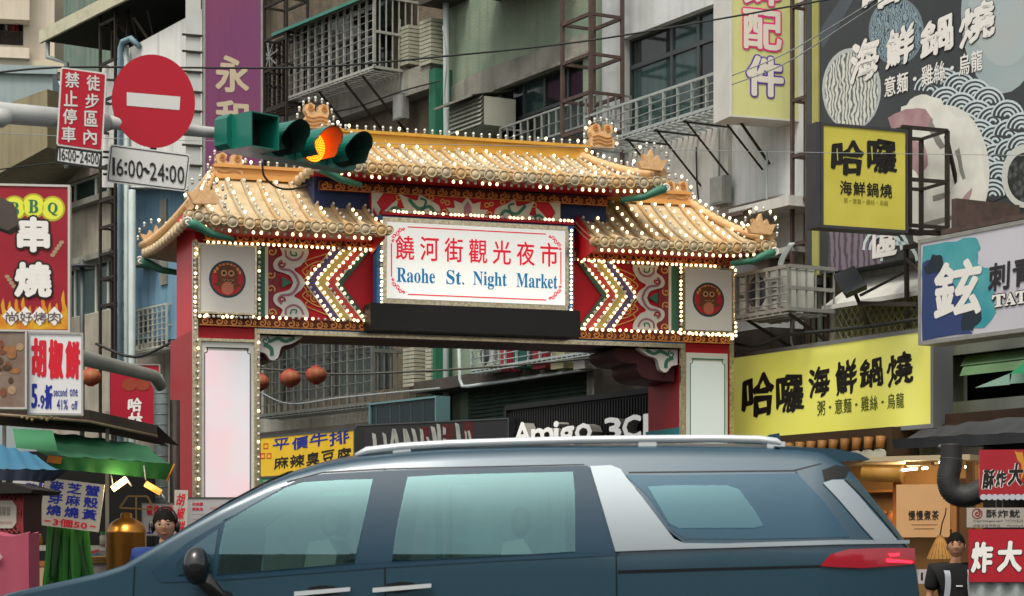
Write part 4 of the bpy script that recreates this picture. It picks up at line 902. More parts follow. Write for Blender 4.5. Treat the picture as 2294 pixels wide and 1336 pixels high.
for k, (px, cl) in enumerate(((4, '30343c'), (11, 'c8c8cc'), (20, 'a03c48'), (27, 'b85860'), (36, '9c3844'))):
    q = BG.R(px, px + 6, 55, 80, .1); b = B(); b.grid(lambda u, v: V((q[0] + (q[1] - q[0]) * u, .1 + .03 * math.sin(u * 9 + k), q[2] + (q[3] - q[2]) * v)), 6, 3); solo('hanging_laundry', ('dark', 'white', 'red', 'pink', 'dark red')[k] + ' garment drying in the beige block niche', 'laundry', BG, b, mat('cloth_' + cl, cl, .9), 'laundry in the beige niche')
BW = Fr(-13.5, 47, Z0, 6); q = BW.R(-150, 118, 152, 420, 0)
b = B(); b.box(q[0], q[1], 0, 4, 0, q[3]); b.box(q[0], q[1] + .1, -.1, 0, q[3] - .1, q[3] + .08); o = solo('blue_grey_wall', 'flat blue grey side wall behind the hanging traffic signs', 'wall', BW, b, mat('bluegrey', '93a3a6', .8, noise=.2, scale=1, streak=.2))
BT = fpx(50, 300, 44, -30); b = B(); q = BT.pts([(-60, 260), (106, 200), (106, 330), (70, 350), (-60, 420)], 0); b.prism(q, 0, 2); solo('tan_awning_wall', 'tan metal clad wall sloping down toward the barbecue sign', 'wall', BT, b, mat('tan_clad', '8e866c', .8, noise=.4, scale=1.2, streak=.4))
# ================================================================ SIGNS ON THE ROW
m_blk = mat('ink_black', '1c1a18', .5); m_blue_i = mat('ink_blue', '1c2c8c', .5); m_red_i = mat('ink_red', 'c81e30', .5); m_wht = mat('ink_white', 'd8d8d4', .5); m_gry = mat('ink_grey', '8c8c8c', .5)
def board(name, label, fr, rect, off, dep, face, frame=None, fw=.04, cat='sign', group=None, fd=.01):
    x0, x1, z0, z1 = fr.R(*rect, off)
    t = thing(name, label, cat, fr, group)
    part(t, 'panel', B().box(x0, x1, off, off + dep, z0, z1), face)
    if frame:
        b = B(); b.box(x0 - fw, x1 + fw, off - fd, off + dep + .01, z1, z1 + fw); b.box(x0 - fw, x1 + fw, off - fd, off + dep + .01, z0 - fw, z0); b.box(x0 - fw, x0, off - fd, off + dep + .01, z0, z1); b.box(x1, x1 + fw, off - fd, off + dep + .01, z0, z1); part(t, 'frame', b, frame)
    return t, (x0, x1, z0, z1)
# long yellow restaurant sign
m_yel = mat('lit_yellow', 'ccca58', .45, emit=.2, noise=.5, scale=.9, col2='d0d488')
YS = RA; o_ = -.75
t, q = board('shop_sign', 'long lit yellow restaurant sign with black brush writing beside the gate', YS, (1640, 2086, 803, 986), o_, .25, m_yel, mat('steel_grey', '7c8084', .5, metal=.3), .045)
letters(t, YS, [('哈囉', 1662, 1796, 838, 938, 'x')], o_ - .004, m_blk, .035, .12, jig=.06) if 0 else None
def brush(parent, fr, s_, cells, off, m_, bold=.03, shear=.0, jig=.03, name='lettering', outline=None, omat=None, rough=None):
    rough = (.022 if jig > .04 else 0) if rough is None else rough; el = 1.7 if rough else 1.
    b = B(); ob = B(); rnd = random.Random(5)
    for ch, (a, c, tt, d) in zip(s_, cells):
        x0, x1, z0, z1 = fr.R(a, c, tt, d, off); rl = rnd.uniform(-jig, jig); put(b, ch, x0, x1, z0, z1, off, bold, shear, roll=rl, rough=rough, ellip=el)
        if outline: put(ob, ch, x0 - outline, x1 + outline, z0 - outline, z1 + outline, off + .004, bold + outline / (z1 - z0), shear, nb=12, roll=rl, rough=rough)
    part(parent, name, b, m_)
    if outline: part(parent, 'lettering_outline', ob, omat)
brush(t, YS, '哈囉海鮮鍋燒', [(1664, 1735, 842, 935), (1740, 1800, 845, 928), (1812, 1858, 826, 892), (1872, 1920, 812, 886), (1926, 1978, 805, 870), (1988, 2044, 795, 865)], o_ - .004, m_blk, .026, .05, .1, rough=.03)
letters(t, YS, [('粥·意麵·雞絲·烏龍', 1830, 2026, 899, 932)], o_ - .004, mat('ink_olive', '4c5418', .5), .012)
# blade signs. frames whose x axis runs away from the facade toward the back
def blade(px, py, Y, ang=24, **k): return fpx(px, py, Y, ang, **k)
# square yellow sign on steel frame
SF = blade(1840, 400, 22.0, 22)
t, q = board('shop_sign', 'square yellow restaurant light box jutting out over the food billboard', SF, (1844, 2028, 281, 504), 0, .2, mat('lit_yellow_dim', 'b0a844', .45, emit=.04, noise=.4, scale=1.6, col2='d4cc60'), mat('box_darkgrey', '3c3c40', .6, noise=.3), .03)
b = B(); b.box(q[0] - .08, q[0] - .032, .0, .2, q[2] - .03, q[3] + .03); part(t, 'side_casing', b, MATS['box_darkgrey'])
brush(t, SF, '哈囉', [(1864, 1936, 312, 388), (1944, 2008, 312, 386)], -.004, m_blk, .026, .05, .1, rough=.03)
letters(t, SF, [('海鮮鍋燒', 1880, 2000, 404, 436)], -.004, m_blk, .018); letters(t, SF, [('粥·意麵·雞絲·烏龍', 1890, 1990, 443, 455)], -.004, mat('ink_olive2', '7c7428', .5))
# its open steel rack
t = thing('sign_rack', 'open black steel rack behind the square yellow light box', 'steel frame', SF)
xs = [SF.p(p, 400, .1).x for p in (2038, 2090, 2122)]; zz = [SF.p(2038, p, .1).z for p in (505, 402, 286)]
for x, y in ((xs[0], .1), (xs[2], .1), (xs[0] + .02, .6), (xs[2] - .0, .6)): part(t, 'upright', B().box(x - .02, x + .02, y - .02, y + .02, zz[0], zz[2]), m_ironb)
for z in zz:
    b = B(); b.box(xs[0] - .1, xs[2], .08, .12, z - .018, z + .018); b.box(xs[0], xs[2], .58, .62, z - .016, z + .016); b.box(xs[2] - .018, xs[2] + .018, .1, .6, z - .014, z + .014); b.box(xs[0] - .018, xs[0] + .018, .1, .6, z - .013, z + .013); part(t, 'crossbar', b, m_ironb)
b = B(); b.bar((xs[2], .12, zz[2] - .05), (xs[2] + .38, .3, zz[0] + .05), .035); b.bar((xs[0] - 1, .3, zz[0] - .03), (xs[2] + .5, .3, zz[0] - .03), .05); part(t, 'brace', b, m_ironb)
# accessories sign (pink and violet characters)
AF = blade(1637, 130, 25.5, 20)
t, q = board('shop_sign', 'tall pale yellow blade sign with pink and violet outlined characters', AF, (1640, 1795, -200, 258), 0, .42, mat('pale_yellow_sign', 'bcbe80', .45, emit=.06, noise=.3, scale=1.2, col2='d0d09a', streak=.1), mat('dull_white_metal', 'c4c6c2', .5, noise=.2), .02)
b = B(); b.box(q[0] - .03, q[0] - .018, -.0, .45, q[2] - .02, q[3]); part(t, 'white_side', b, MATS['dull_white_metal'])
m_vio = mat('ink_violet', '5c3c9c', .5); m_pink = mat('ink_pink', 'd83878', .5); m_wp = mat('ink_palewhite', 'd4d0c4', .5)
brush(t, AF, '飾配', [(1664, 1752, -95, 8), (1664, 1752, 18, 108)], -.01, m_wp, .03, 0, 0, outline=.02, omat=m_pink)
brush(t, AF, '件', [(1672, 1756, 122, 214)], -.01, m_wp, .04, 0, 0, outline=.018, omat=m_vio)
b = B(); b.bar((q[1] - .05, .4, q[2]), (q[1] - .05, .4, q[2] - 3), .035); b.bar((q[0] + .25, .3, q[2]), (q[0] + .75, .5, q[2] - .45), .025); part(t, 'bracket', b, m_ironb)
# tattoo parlour sign
TF = Fr(*(lambda p: (p.x, p.y, Z0))(RA.m @ V((0, -1.3, 0))), -60.2)
tat = mat('tattoo_white', 'b4b4bc', .45, emit=.06, noise=.2, scale=1)
t, q = board('shop_sign', 'white tattoo parlour sign with blue green watercolour wash', TF, (2064, 2420, 546, 765), 0, .3, tat, m_alu, .04)
WX = lambda L: TF.pts(L, 0)
m_w1 = mat('wash_navy', '27406c', .5, noise=.6, scale=1.6, col2='44406c'); m_w2 = mat('wash_teal', '2f8894', .5, noise=.6, scale=2.2, col2='6cb0b4'); m_w3 = mat('wash_black', '24303c', .5, noise=.3)
def jag(L, amt, n=3):
    out = []; r_ = random.Random(len(L))
    for a, c in zip(L, L[1:] + L[:1]):
        for k in range(n): f = k / n; out.append((a[0] + (c[0] - a[0]) * f + r_.uniform(-amt, amt) * (k > 0), a[1] + (c[1] - a[1]) * f + r_.uniform(-amt, amt) * (k > 0)))
    return out
b = B()
b.m = 1; b.sheet(WX(jag([(2068, 552), (2120, 542), (2185, 532), (2196, 560), (2190, 590), (2215, 600), (2225, 650), (2232, 700), (2205, 735), (2130, 745), (2070, 752)], 5)), -.003)
b.m = 0; b.sheet(WX(jag([(2067, 590), (2095, 580), (2130, 620), (2150, 660), (2165, 720), (2180, 748), (2067, 765)], 4)), -.005)
b.m = 2; b.sheet(WX(jag([(2070, 600), (2090, 570), (2112, 575), (2118, 610), (2080, 615)], 3)), -.007); b.sheet(WX(jag([(2160, 690), (2190, 670), (2200, 715), (2180, 742), (2155, 740)], 3)), -.007)
part(t, 'watercolour_wash', b, [m_w1, m_w2, m_w3])
brush(t, TF, '鉉', [(2092, 2200, 592, 718)], -.009, m_wht, .035, .05)
brush(t, TF, '刺青', [(2214, 2262, 592, 655), (2268, 2330, 580, 645)], -.009, mat('ink_dkgrey', '2c2c30', .5), .03, .06)
brush(t, TF, ['𝐓', '𝐀', '𝐓', '𝐓', '𝐎', '𝐎'], [(2222, 2252, 662, 690), (2250, 2276, 658, 686), (2275, 2300, 654, 682), (2300, 2320, 652, 680), (2320, 2345, 650, 676), (2345, 2370, 648, 672)], -.012, m_wht, .04, 0, 0, outline=.01, omat=m_blk)
b = B(); b.box(q[0] + .3, q[1], .0, .08, q[3] + .05, q[3] + .1); b.box(q[0] + .4, q[0] + .47, .05, .9, q[3] + .05, q[3] + .4); b.bar((q[0] + .4, .2, q[3] - .1), (q[0] - .1, .5, q[2] + .7), .03); part(t, 'support_rail', b, m_rustf)
# food billboard
BF = Fr(*(lambda p: (p.x, p.y, Z0))(RA.m @ V((0, -.35, 0))), -60.2)
x0, x1 = BF.p(1836, 300).x, BF.p(2420, 300).x; zb = BF.p(1856, 612).z; zt = BF.p(1836, -120).z
t = thing('food_billboard', 'large black food billboard with noodle bowls and white wave pattern', 'billboard', BF)
m_bb = mat('billboard_black', '35393b', .45, noise=.4, scale=.8, col2='484f53'); part(t, 'panel', B().box(x0, x1, 0, .3, zb, zt), m_bb)
b = B(); b.box(x0 - .12, x0 - .003, -.02, .3, zb, zt); part(t, 'yellow_edge', b, mat('edge_yellow', '9c9c5c', .5, noise=.3)); b = B(); b.box(x0 - .2, x0 - .125, -.03, .3, zb, zt); part(t, 'metal_edge', b, m_frameD)
def mat_food(name, c1, c2, sc, dist=3., kind='wave'):
    m = mat(name, c1, .5); nt = m.node_tree; N, L = nt.nodes, nt.links
    tc = N.new('ShaderNodeTexCoord'); wv = N.new('ShaderNodeTexWave' if kind == 'wave' else 'ShaderNodeTexVoronoi'); wv.inputs['Scale'].default_value = sc
    if kind == 'wave': wv.inputs['Distortion'].default_value = dist * 3; wv.inputs['Detail'].default_value = 2; wv.inputs['Detail Scale'].default_value = 1.2
    L.new(tc.outputs['Object'], wv.inputs[0]); cr = N.new('ShaderNodeValToRGB'); cr.color_ramp.elements[0].color = (*lin(c2), 1); cr.color_ramp.elements[1].color = (*lin(c1), 1); cr.color_ramp.elements[0].position = .15; cr.color_ramp.elements[1].position = .6
    L.new(wv.outputs[0], cr.inputs[0]); L.new(cr.outputs[0], N['Principled BSDF'].inputs['Base Color']); return m
m_noo = mat_food('noodle_pale', 'c4c8c0', '5c6464', 5); m_noo2 = mat_food('noodle_blue', '8498a0', '3c4c58', 8, 6); m_fish = mat('fish_white', 'd4d6ce', .5, noise=.35, scale=3.5, col2='94968e'); m_meat = mat('meat_pink', '94727a', .5, noise=.5, scale=5, col2='b8a4a0'); m_pale = mat('pale_blue_print', '8ea0a4', .5, noise=.3, scale=1, col2='b4b8b4'); m_bowl = mat('bowl_rim', 'a8b0b0', .5); m_wv = mat('wave_white', 'b8c8cc', .5); m_bean = mat_food('beans_dark', '2a2c2c', '54585a', 14, 0, 'voronoi')
def ell(cx, cy, rx, ry, y, a0=0, a1=2 * math.pi, n=28): return BF.pts([(cx + rx * math.cos(a0 + (a1 - a0) * k / n), cy - ry * math.sin(a0 + (a1 - a0) * k / n)) for k in range(n + (a1 - a0 < 6.2))], y)
def pic(nm, P, y, m_): part(t, nm, B().sheet(P, y), m_)
zclip = 612
pic('printed_bowl', ell(1908, 200, 66, 92, 0), -.002, m_bowl); pic('printed_noodles', ell(1908, 203, 60, 86, 0), -.004, m_noo)
pic('printed_bowl', ell(2008, 70, 62, 76, 0), -.002, mat('bowl_blue', '6c7c84', .5)); pic('printed_noodles', ell(2008, 70, 57, 70, 0), -.004, m_noo2)
pic('printed_splash', BF.pts(jag([(1842, 110), (1935, -50), (1990, -120), (1960, -120), (1842, 60)], 6)), -.0012, mat('splash_grey', '4c545c', .5, noise=.3)) 
pic('printed_bowl', ell(2245, 30, 92, 180, 0), -.0015, m_pale); pic('printed_bowl', ell(2250, 0, 80, 150, 0), -.0024, mat('pale_inner', '9cacb0', .5, noise=.4, scale=1.5, col2='b0a49c'))
P = jag([(2020, 240), (2065, 212), (2110, 222), (2140, 262), (2175, 262), (2200, 330), (2212, 420), (2195, 480), (2150, 520), (2090, 545), (2048, 540), (2040, 420), (2030, 300)], 4, 4)
pic('printed_bowl', ell(2120, 390, 98, 155, 0), -.0070, mat('bowl_cream', 'c8cac2', .5)); pic('printed_fish', BF.pts(P), -.0075, m_fish)
for P in ([(1990, 265), (2030, 245), (2075, 245), (2092, 268), (2080, 290), (2040, 285), (2000, 290)], [(2040, 310), (2070, 320), (2080, 370), (2060, 400), (2045, 380)], [(2140, 470), (2180, 420), (2170, 460), (2140, 500)]): pic('printed_meat', BF.pts(jag(P, 3)), -.0080, m_meat)
for P in ([(2085, 265), (2120, 330), (2108, 335), (2080, 290)], [(2150, 330), (2165, 400), (2158, 404), (2140, 340)], [(2090, 440), (2130, 430), (2128, 440), (2092, 452)], [(2070, 500), (2140, 482), (2142, 490), (2070, 512)]): pic('printed_fold', BF.pts(jag(P, 2)), -.0085, mat('fold_grey', '7a7c76', .5))
pic('printed_bowl', ell(2300, 395, 55, 72, 0), -.0072, mat('bowl_white', 'b8bcb8', .5)); pic('printed_beans', ell(2300, 398, 42, 56, 0), -.0078, m_bean)
# lower strip with wood print and character
pic('printed_wood', BF.pts([(1857, 520), (1925, 512), (1978, 560), (1978, 590), (1857, 611)]), -.004, mat_food('wood_print', '746c78', '4c4650', 3, 2))
# overlapping wave scallops, row by row from the top so that each row covers the feet of the one above
n_r = 0
for cx, cy in ((2085, 205), (2115, 190), (2150, 200), (2185, 215), (2215, 232), (2120, 232), (2155, 245), (2190, 262), (2225, 275), (2258, 262), (2160, 290), (2195, 305), (2230, 318), (2262, 305), (2290, 290), (2200, 345), (2232, 360), (2264, 348), (2292, 335), (2208, 388), (2238, 400), (2225, 440)):
    n_r += 1; rr = 38; yb_ = -.0034 - n_r * .00012
    part(t, 'printed_wave_ground', B().sheet(ell(cx, cy, rr, rr, 0, .1, math.pi - .1, 12) + BF.pts([(cx, cy + 12)]), yb_), m_bb)
    b = B()
    for k in range(4):
        R_ = rr * (.94 - k * .25); b.ribbon(BF.pts([(cx + R_ * math.cos(a), cy - R_ * math.sin(a)) for a in [math.radians(5 + 17 * j) for j in range(11)]]), .024, yb_ - .00006, yb_ - .00004)
    part(t, 'printed_wave', b, m_wv)
b = B()
for k, (cx, cy, rr) in enumerate(((1985, 560, 50), (1985, 560, 36), (2015, 585, 40))): b.ribbon(BF.pts([(cx + rr * math.cos(a * .35), cy - rr * math.sin(a * .35)) for a in range(10)]), .045, -.0052, -.003)
part(t, 'printed_wave', b, m_wv)
brush(t, BF, '海鮮鍋燒', [(1905, 1968, 100, 190), (1985, 2048, 72, 155), (2062, 2136, 52, 132), (2150, 2228, 22, 105)], -.012, m_wht, .03, .12, .1, outline=.011, omat=m_blk)
brush(t, BF, '哈', [(1935, 2030, -60, 30)], -.012, m_wht, .035, .1, .1, outline=.02, omat=m_blk)
letters(t, BF, [('意麵·雞絲·烏龍', 1980, 2202, 175, 220)], -.012, m_wht, .015); 
brush(t, BF, '區', [(1955, 2010, 520, 580)], -.012, m_wht, .03, .1, .1)
# purple banner
PF = blade(458, 300, 33.5, 20)
t, q = board('vertical_banner', 'tall purple banner with pale gold characters hung behind the traffic light', PF, (460, 584, -200, 520), 0, .12, mat('banner_purple', '784060', .6, noise=.7, scale=.7, col2='6c3c70', streak=.15), m_alu, .03, 'banner')
brush(t, PF, '永和', [(482, 558, 122, 205), (482, 558, 222, 302)], -.004, mat('ink_goldbeige', 'b8ac94', .5), .03)
b = B(); b.box(q[0] - .28, q[0] - .05, .1, .16, q[2], q[3]); part(t, 'white_rail', b, mat('rail_white', 'bcc0be', .5, noise=.2))
for py in (78, 115, 160, 205, 248, 325, 370): z = PF.p(450, py).z; part(t, 'bracket', B().bar((q[0] - .35, .08, z), (q[0], .08, z), .03), m_ironb)
# yellow stinky tofu sign below the beam
SF2 = Fr(*(lambda p: (p.x, p.y, Z0))(RB.m @ V((0, -2.2, 0))), -55.1)
SF2 = fpx(690, 1000, 30.5, -52)
t, q = board('shop_sign', 'yellow snack sign with blue and black brush characters under the gate', SF2, (584, 793, 982, 1068), 0, .15, mat('sign_yellow', 'd0ac28', .5, emit=.1, noise=.2), m_frameD, .03)
brush(t, SF2, '平價牛排', [(612, 648, 984, 1010), (654, 690, 980, 1008), (694, 734, 972, 1002), (738, 782, 964, 998)], -.004, m_blue_i, .02, .1, .1)
brush(t, SF2, '麻辣臭豆腐', [(614, 646, 1024, 1052), (650, 682, 1020, 1048), (686, 716, 1015, 1044), (720, 750, 1010, 1040), (754, 786, 1005, 1036)], -.004, m_blk, .02, .08, .1)
b = B(); 
for cx, cy in ((596, 1000), (589, 1022), (603, 1022)):
    c_ = SF2.R(cx - 5, cx + 5, cy - 6, cy + 6, 0)
    for e in ((c_[0], c_[1], c_[2], c_[2] + .012), (c_[0], c_[1], c_[3] - .012, c_[3]), (c_[0], c_[0] + .012, c_[2], c_[3]), (c_[1] - .012, c_[1], c_[2], c_[3])): b.box(e[0], e[1], -.006, 0, e[2], e[3])
part(t, 'red_emblem', b, m_red_i)
b = B(); g = .3; b.box(q[0], q[1], -.002, .15, q[2] - .03 - g, q[2] - .035); part(t, 'green_strip', b, mat('strip_green', '2c7c50', .5)); letters(t, SF2, [('中國麵館 純手工の 招牌臭豆腐', 590, 780, 1076, 1085), ('清蒸臭臭 香滷豆腐 大腸麵線', 590, 780, 1090, 1099)], -.006, m_wht, 0)
# black brush-lettered shop sign
HS = fpx(805, 960, 31.5, -35)
t, q = board('shop_sign', 'matt black shop sign with ragged white brush letters', HS, (800, 1138, 955, 1060), 0, .4, mat('sign_black', '2a2b2e', .6, noise=.2), m_frameD, .02)
b = B(); red = B(); r_ = random.Random(4)
for k, (xa_, ya, xb, yb_, wd_) in enumerate(((838, 972, 842, 1004, 8), (861, 970, 866, 1001, 7), (881, 966, 877, 1000, 7), (883, 962, 894, 998, 8), (906, 962, 911, 997, 8), (907, 960, 922, 996, 8), (925, 961, 935, 994, 9), (944, 962, 948, 994, 7), (957, 978, 963, 993, 6), (969, 955, 978, 992, 10), (982, 950, 986, 990, 8), (996, 957, 996, 966, 6), (996, 983, 1004, 989, 6), (1024, 948, 1030, 988, 9), (1043, 966, 1046, 986, 4), (1050, 965, 1056, 984, 5))):
    P = [(xa_ - wd_ / 2 + r_.uniform(-1, 1), ya + r_.uniform(-2, 2)), (xa_ + wd_ / 2, ya + r_.uniform(-1, 3)), (xb + wd_ / 2, yb_ + r_.uniform(-1, 2) + 8), (xb - wd_ / 2, yb_ + 8)]
    b.sheet(HS.pts(jag(P, .8)), -.004)
part(t, 'lettering', b, mat('rag_white', '9ca09c', .6, noise=.6, scale=9)); 
for P in ([(942, 958), (962, 956), (962, 985), (945, 990)], [(988, 952), (1016, 950), (1014, 990), (994, 992)], [(1036, 942), (1060, 942), (1062, 990), (1040, 992)]): red.sheet(HS.pts(jag(P, 2)), -.002)
part(t, 'red_smear', red, mat('smear_red', '4c1c1c', .6, noise=.5, scale=9))
# white raised letters on ribbed black sign
AS = fpx(1145, 940, 30.2, -60.2)
x0, x1, z0, z1 = AS.R(1141, 1460, 920, 1030, 0)
t = thing('shop_sign', 'ribbed black fascia with thick raised white letters beyond the gate', 'sign', AS)
part(t, 'panel', B().box(x0, x1, 0, .35, z0, z1), mat('sign_black2', '1c1d1f', .55))
n = int((x1 - x0) / .065)
for k in range(n): x = x0 + (x1 - x0) * k / n; part(t, 'rib', B().box(x + .008, x + .042, -.025, 0, z0, z1 - .03), MATS['sign_black2'])
b = B(); b.box(x0 - .05, x1 + .05, -.05, .38, z1, z1 + .07); b.box(x0 - .07, x0 - .003, -.05, .38, z0, z1); part(t, 'frame', b, MATS['sign_black2'])
b = B()
for ch, a, c, tt, d in (('A', 1150, 1191, 948, 1000), ('m', 1190, 1240, 961, 1002), ('i', 1240, 1252, 944, 1004), ('g', 1253, 1286, 957, 1015), ('o', 1288, 1326, 950, 992), ('3', 1353, 1392, 937, 990), ('C', 1394, 1436, 932, 986), ('I', 1441, 1456, 928, 980)):
    c0 = AS.R(a, c, tt, d, -.2); put(b, ch, c0[0], c0[1], c0[2], c0[3], -.2, .045, deep=.17)
part(t, 'raised_lettering', b, [mat('letter_white_glow', 'd8d8d4', .4, emit=.3), mat('letter_side', '8c8c88', .5)])  # letter faces get emission of their own, added to brighten the white
# flood lamp beside the lattice window
t = thing('flood_lamp', 'dark flood lamp on an arm aimed down at the yellow sign', 'lamp', RA)
c_ = RA.p(1905, 632, -1.5); b = B(); b.box(-.12, .12, -.04, .04, -.15, .15); me = B(); 
R2 = M.Translation(c_) @ M.Rotation(math.radians(62), 4, 'Z') @ M.Rotation(math.radians(-24), 4, 'Y') @ M.Rotation(math.radians(-35), 4, 'X')
me.v = [tuple(R2 @ V(v)) for v in b.v]; me.f = b.f; me.mi = b.mi; me.sm = b.sm; part(t, 'lamp_head', me, mat('lamp_dark', '2c3236', .4)); 
b = B(); p0 = RA.p(1925, 680, -1.3); b.bar(c_, p0, .03); b.bar(p0, RA.p(2055, 682, -1.0), .045); b.bar(p0, RA.p(1946, 732, -.2), .04); b.bar(RA.p(1928, 662, -1.3), RA.p(2030, 608, -.3), .025); part(t, 'arm', b, m_ironb)
b = B(); b.bar(RA.p(2030, 560, -.6), RA.p(2033, 735, -.6), .04); b.bar(RA.p(2026, 555, -.6), RA.p(2060, 550, -.6), .05); b.bar(RA.p(2030, 580, -.6), RA.p(2060, 610, -1.0), .03); solo('sign_bracket', 'thin dark bracket post holding the tattoo sign', 'bracket', RA, b, m_ironb)
# ================================================================ LANTERNS UNDER THE GATE
def lantern(label, px, py, Y, r=.135):
    f = fpx(px, py, Y); t = thing('paper_lantern', label, 'lantern', f, 'red paper lanterns strung across the street')
    m_l = mat('lantern_red', '8e2018', .6, noise=.6, scale=5, col2='a08058'); b = B(); n = 12
    def fn(u, v):
        a = 2 * math.pi * u; h = math.pi * (.12 + .76 * v); rr = r * math.sin(h) * (1 + .035 * abs(math.sin(a * 6)))
        return V((rr * math.cos(a), rr * math.sin(a), r * .82 * math.cos(h)))
    b.grid(fn, 48, 10); part(t, 'paper_shade', b, m_l)
    b = B(); b.lathe((0, 0, r * .72), [(r * .36, 0), (r * .36, r * .16), (0, r * .16)], 14); b.lathe((0, 0, -r * .86), [(0, 0), (r * .32, 0), (r * .32, r * .12)], 14); part(t, 'cap', b, mat('lantern_cap', 'a01c2c', .5)); return t
lantern('round lantern on the wire, second away from the gate column', 650, 848, 27.5); lantern('round lantern hanging highest on the wire under the gate', 708, 841, 27.3); lantern('round lantern half hidden behind the gate column', 580, 857, 27.7)
lantern('faded lantern hanging over the red skewer sign', 292, 856, 26.0); lantern('crumpled lantern hanging beside the grey mast pipe', 203, 845, 26.0, .13)
def cable(name, label, P, Y0, Y1, r, m_, n=8):
    P = bez(P, 5); N = len(P) - 1; b = B()
    b.tube([V(((x - CX) / F * (Y0 + (Y1 - Y0) * i / N), Y0 + (Y1 - Y0) * i / N, CAMH + (HP - y) / F * (Y0 + (Y1 - Y0) * i / N))) for i, (x, y) in enumerate(P)], r, 5)
    return solo(name, label, 'cable', Fr(0, 0, 0), b, m_)
m_cab = mat('cable_dark', '2c302e', .6); m_cabp = mat('cable_pale', '8c9494', .5)
cable('overhead_cable', 'thick black overhead cable sagging across the top of the street', [(-80, 172), (120, 152), (400, 152), (700, 151), (1000, 126), (1300, 94), (1600, 45), (1950, -18)], 17, 20, .009, m_cab)
cable('overhead_cable', 'thin pale wire running level past the traffic light', [(-60, 296), (300, 312), (700, 320), (1200, 328), (1700, 340), (2400, 350)], 16, 19, .0028, m_cabp)
cable('overhead_cable', 'upper of two thin wires crossing the food billboard corner', [(1640, 170), (1760, 120), (1900, 38), (1990, -20)], 21, 19, .006, m_cabp)
cable('overhead_cable', 'lower of two thin wires crossing the food billboard corner', [(1640, 190), (1760, 142), (1900, 52), (2010, -20)], 21, 19, .006, m_cabp)
cable('overhead_cable', 'lantern cable strung under the gate beam', [(570, 827), (620, 829), (700, 837), (800, 838), (900, 834), (1000, 829), (1200, 815), (1450, 790)], 27.4, 28, .014, mat('cable_mid', '555852', .6))
cable('overhead_cable', 'thin sloping wire below the traffic signs', [(-40, 385), (120, 365), (260, 352), (420, 360)], 24, 30, .008, m_cab)
cable('overhead_cable', 'dark cable bundle drooping in front of the barred balcony cages', [(215, 770), (300, 800), (380, 770), (440, 740)], 29, 28, .02, m_cab)
# ================================================================ TRAFFIC ARM, SIGNS AND SIGNAL
TA = fpx(0, 262, 13.2, 27)
arm_ang = math.degrees(math.atan2(14.6 - 13.2, (700 - CX) / F * 14.6 - (0 - CX) / F * 13.2))
TA = Fr((0 - CX) / F * 13.2, 13.2, 0, arm_ang)
m_pole = mat('pole_white', 'b0b4b2', .45, noise=.25, scale=4, streak=.1); m_poleg = mat('pole_grey', '84867f', .5, noise=.3, scale=4)
t = thing('traffic_mast', 'white traffic mast arm reaching over the street and holding signs', 'traffic mast', TA)
b = B(); pa = TA.p(-700, 200, .0); p1 = TA.p(0, 253, 0); p2 = TA.p(240, 274, 0); p3 = TA.p(560, 306, 0); p4 = TA.p(800, 330, 0)
b.tube([pa, p1, p2], [.085, .066, .058], 14); b.tube([p2, p3, p4], [.045, .034, .03], 12); part(t, 'arm', b, m_pole)
b = B(); b.tube([(pa.x, 0, Z0), (pa.x, 0, pa.z + .3)], [.16, .12], 16); part(t, 'mast', b, m_pole)
b = B(); q = TA.p(8, 262, -.09); b.lathe(q, [(0, -.02), (.05, -.02), (.06, .06)], 12, 'y'); part(t, 'clamp', b, m_pole)
def plate(name, label, fr, P, off, th, m_face, m_back, cat='traffic sign', rnd_=.06, border=None):
    """flat sheet sign; P corner pixels, rounded"""
    pts = fr.pts(P, off)
    def rounded(L, r):
        out = []
        for i in range(len(L)):
            a, b_, c = V(L[i - 1]), V(L[i]), V(L[(i + 1) % len(L)]); u = (a - b_).normalized() * r; v = (c - b_).normalized() * r
            for k in range(5): s_ = k / 4; out.append(tuple(b_ + u * (1 - s_) ** 2 + v * s_ ** 2))
        return out
    o_ = thing(name, label, cat, fr); b = B(); b.prism(rounded(pts, rnd_), off, off + th); part(o_, 'panel', b, m_back)
    cx = sum(p[0] for p in pts) / len(pts); cz = sum(p[1] for p in pts) / len(pts)
    def inset(d): return rounded([(p[0] + (d if p[0] < cx else -d), p[1] + (d if p[1] < cz else -d)) for p in pts], max(rnd_ - d, .01))
    return o_, inset, rounded
S1F = Fr(*(lambda p: (p.x, p.y, 0))(TA.m @ V((TA.p(180, 250, -.12).x, -.12, 0))), 14)
m_sw = mat('sign_white', 'c4c6c4', .4, noise=.05); m_sr = mat('sign_reflect_red', 'a41228', .4, noise=.05); m_sk = mat('sign_black_ink', '1e2022', .5)
t, ins, rr = plate('traffic_sign', 'upright red sign with two columns of white characters on the mast arm', S1F, [(136, 150), (239, 164), (230, 340), (126, 326)], 0, .006, None, m_sw, rnd_=.02)
part(t, 'red_face', B().sheet(ins(.010), -.002), m_sr)
brush(t, S1F, '徒步區內', [(194, 224, 168, 203), (191, 222, 209, 243), (189, 219, 248, 283), (187, 217, 290, 324)], -.004, m_sw, .018, .0, 0)
brush(t, S1F, '禁止停車', [(146, 178, 161, 196), (143, 174, 202, 238), (141, 172, 243, 278), (138, 170, 283, 318)], -.004, m_sw, .018, .0, 0)
t, ins, rr = plate('traffic_sign', 'small white hours plate fixed below the upright red sign', S1F, [(126, 327), (230, 341), (226, 380), (123, 366)], 0, .006, None, m_sk, rnd_=.02)
part(t, 'white_face', B().sheet(ins(.015), -.002), m_sw)
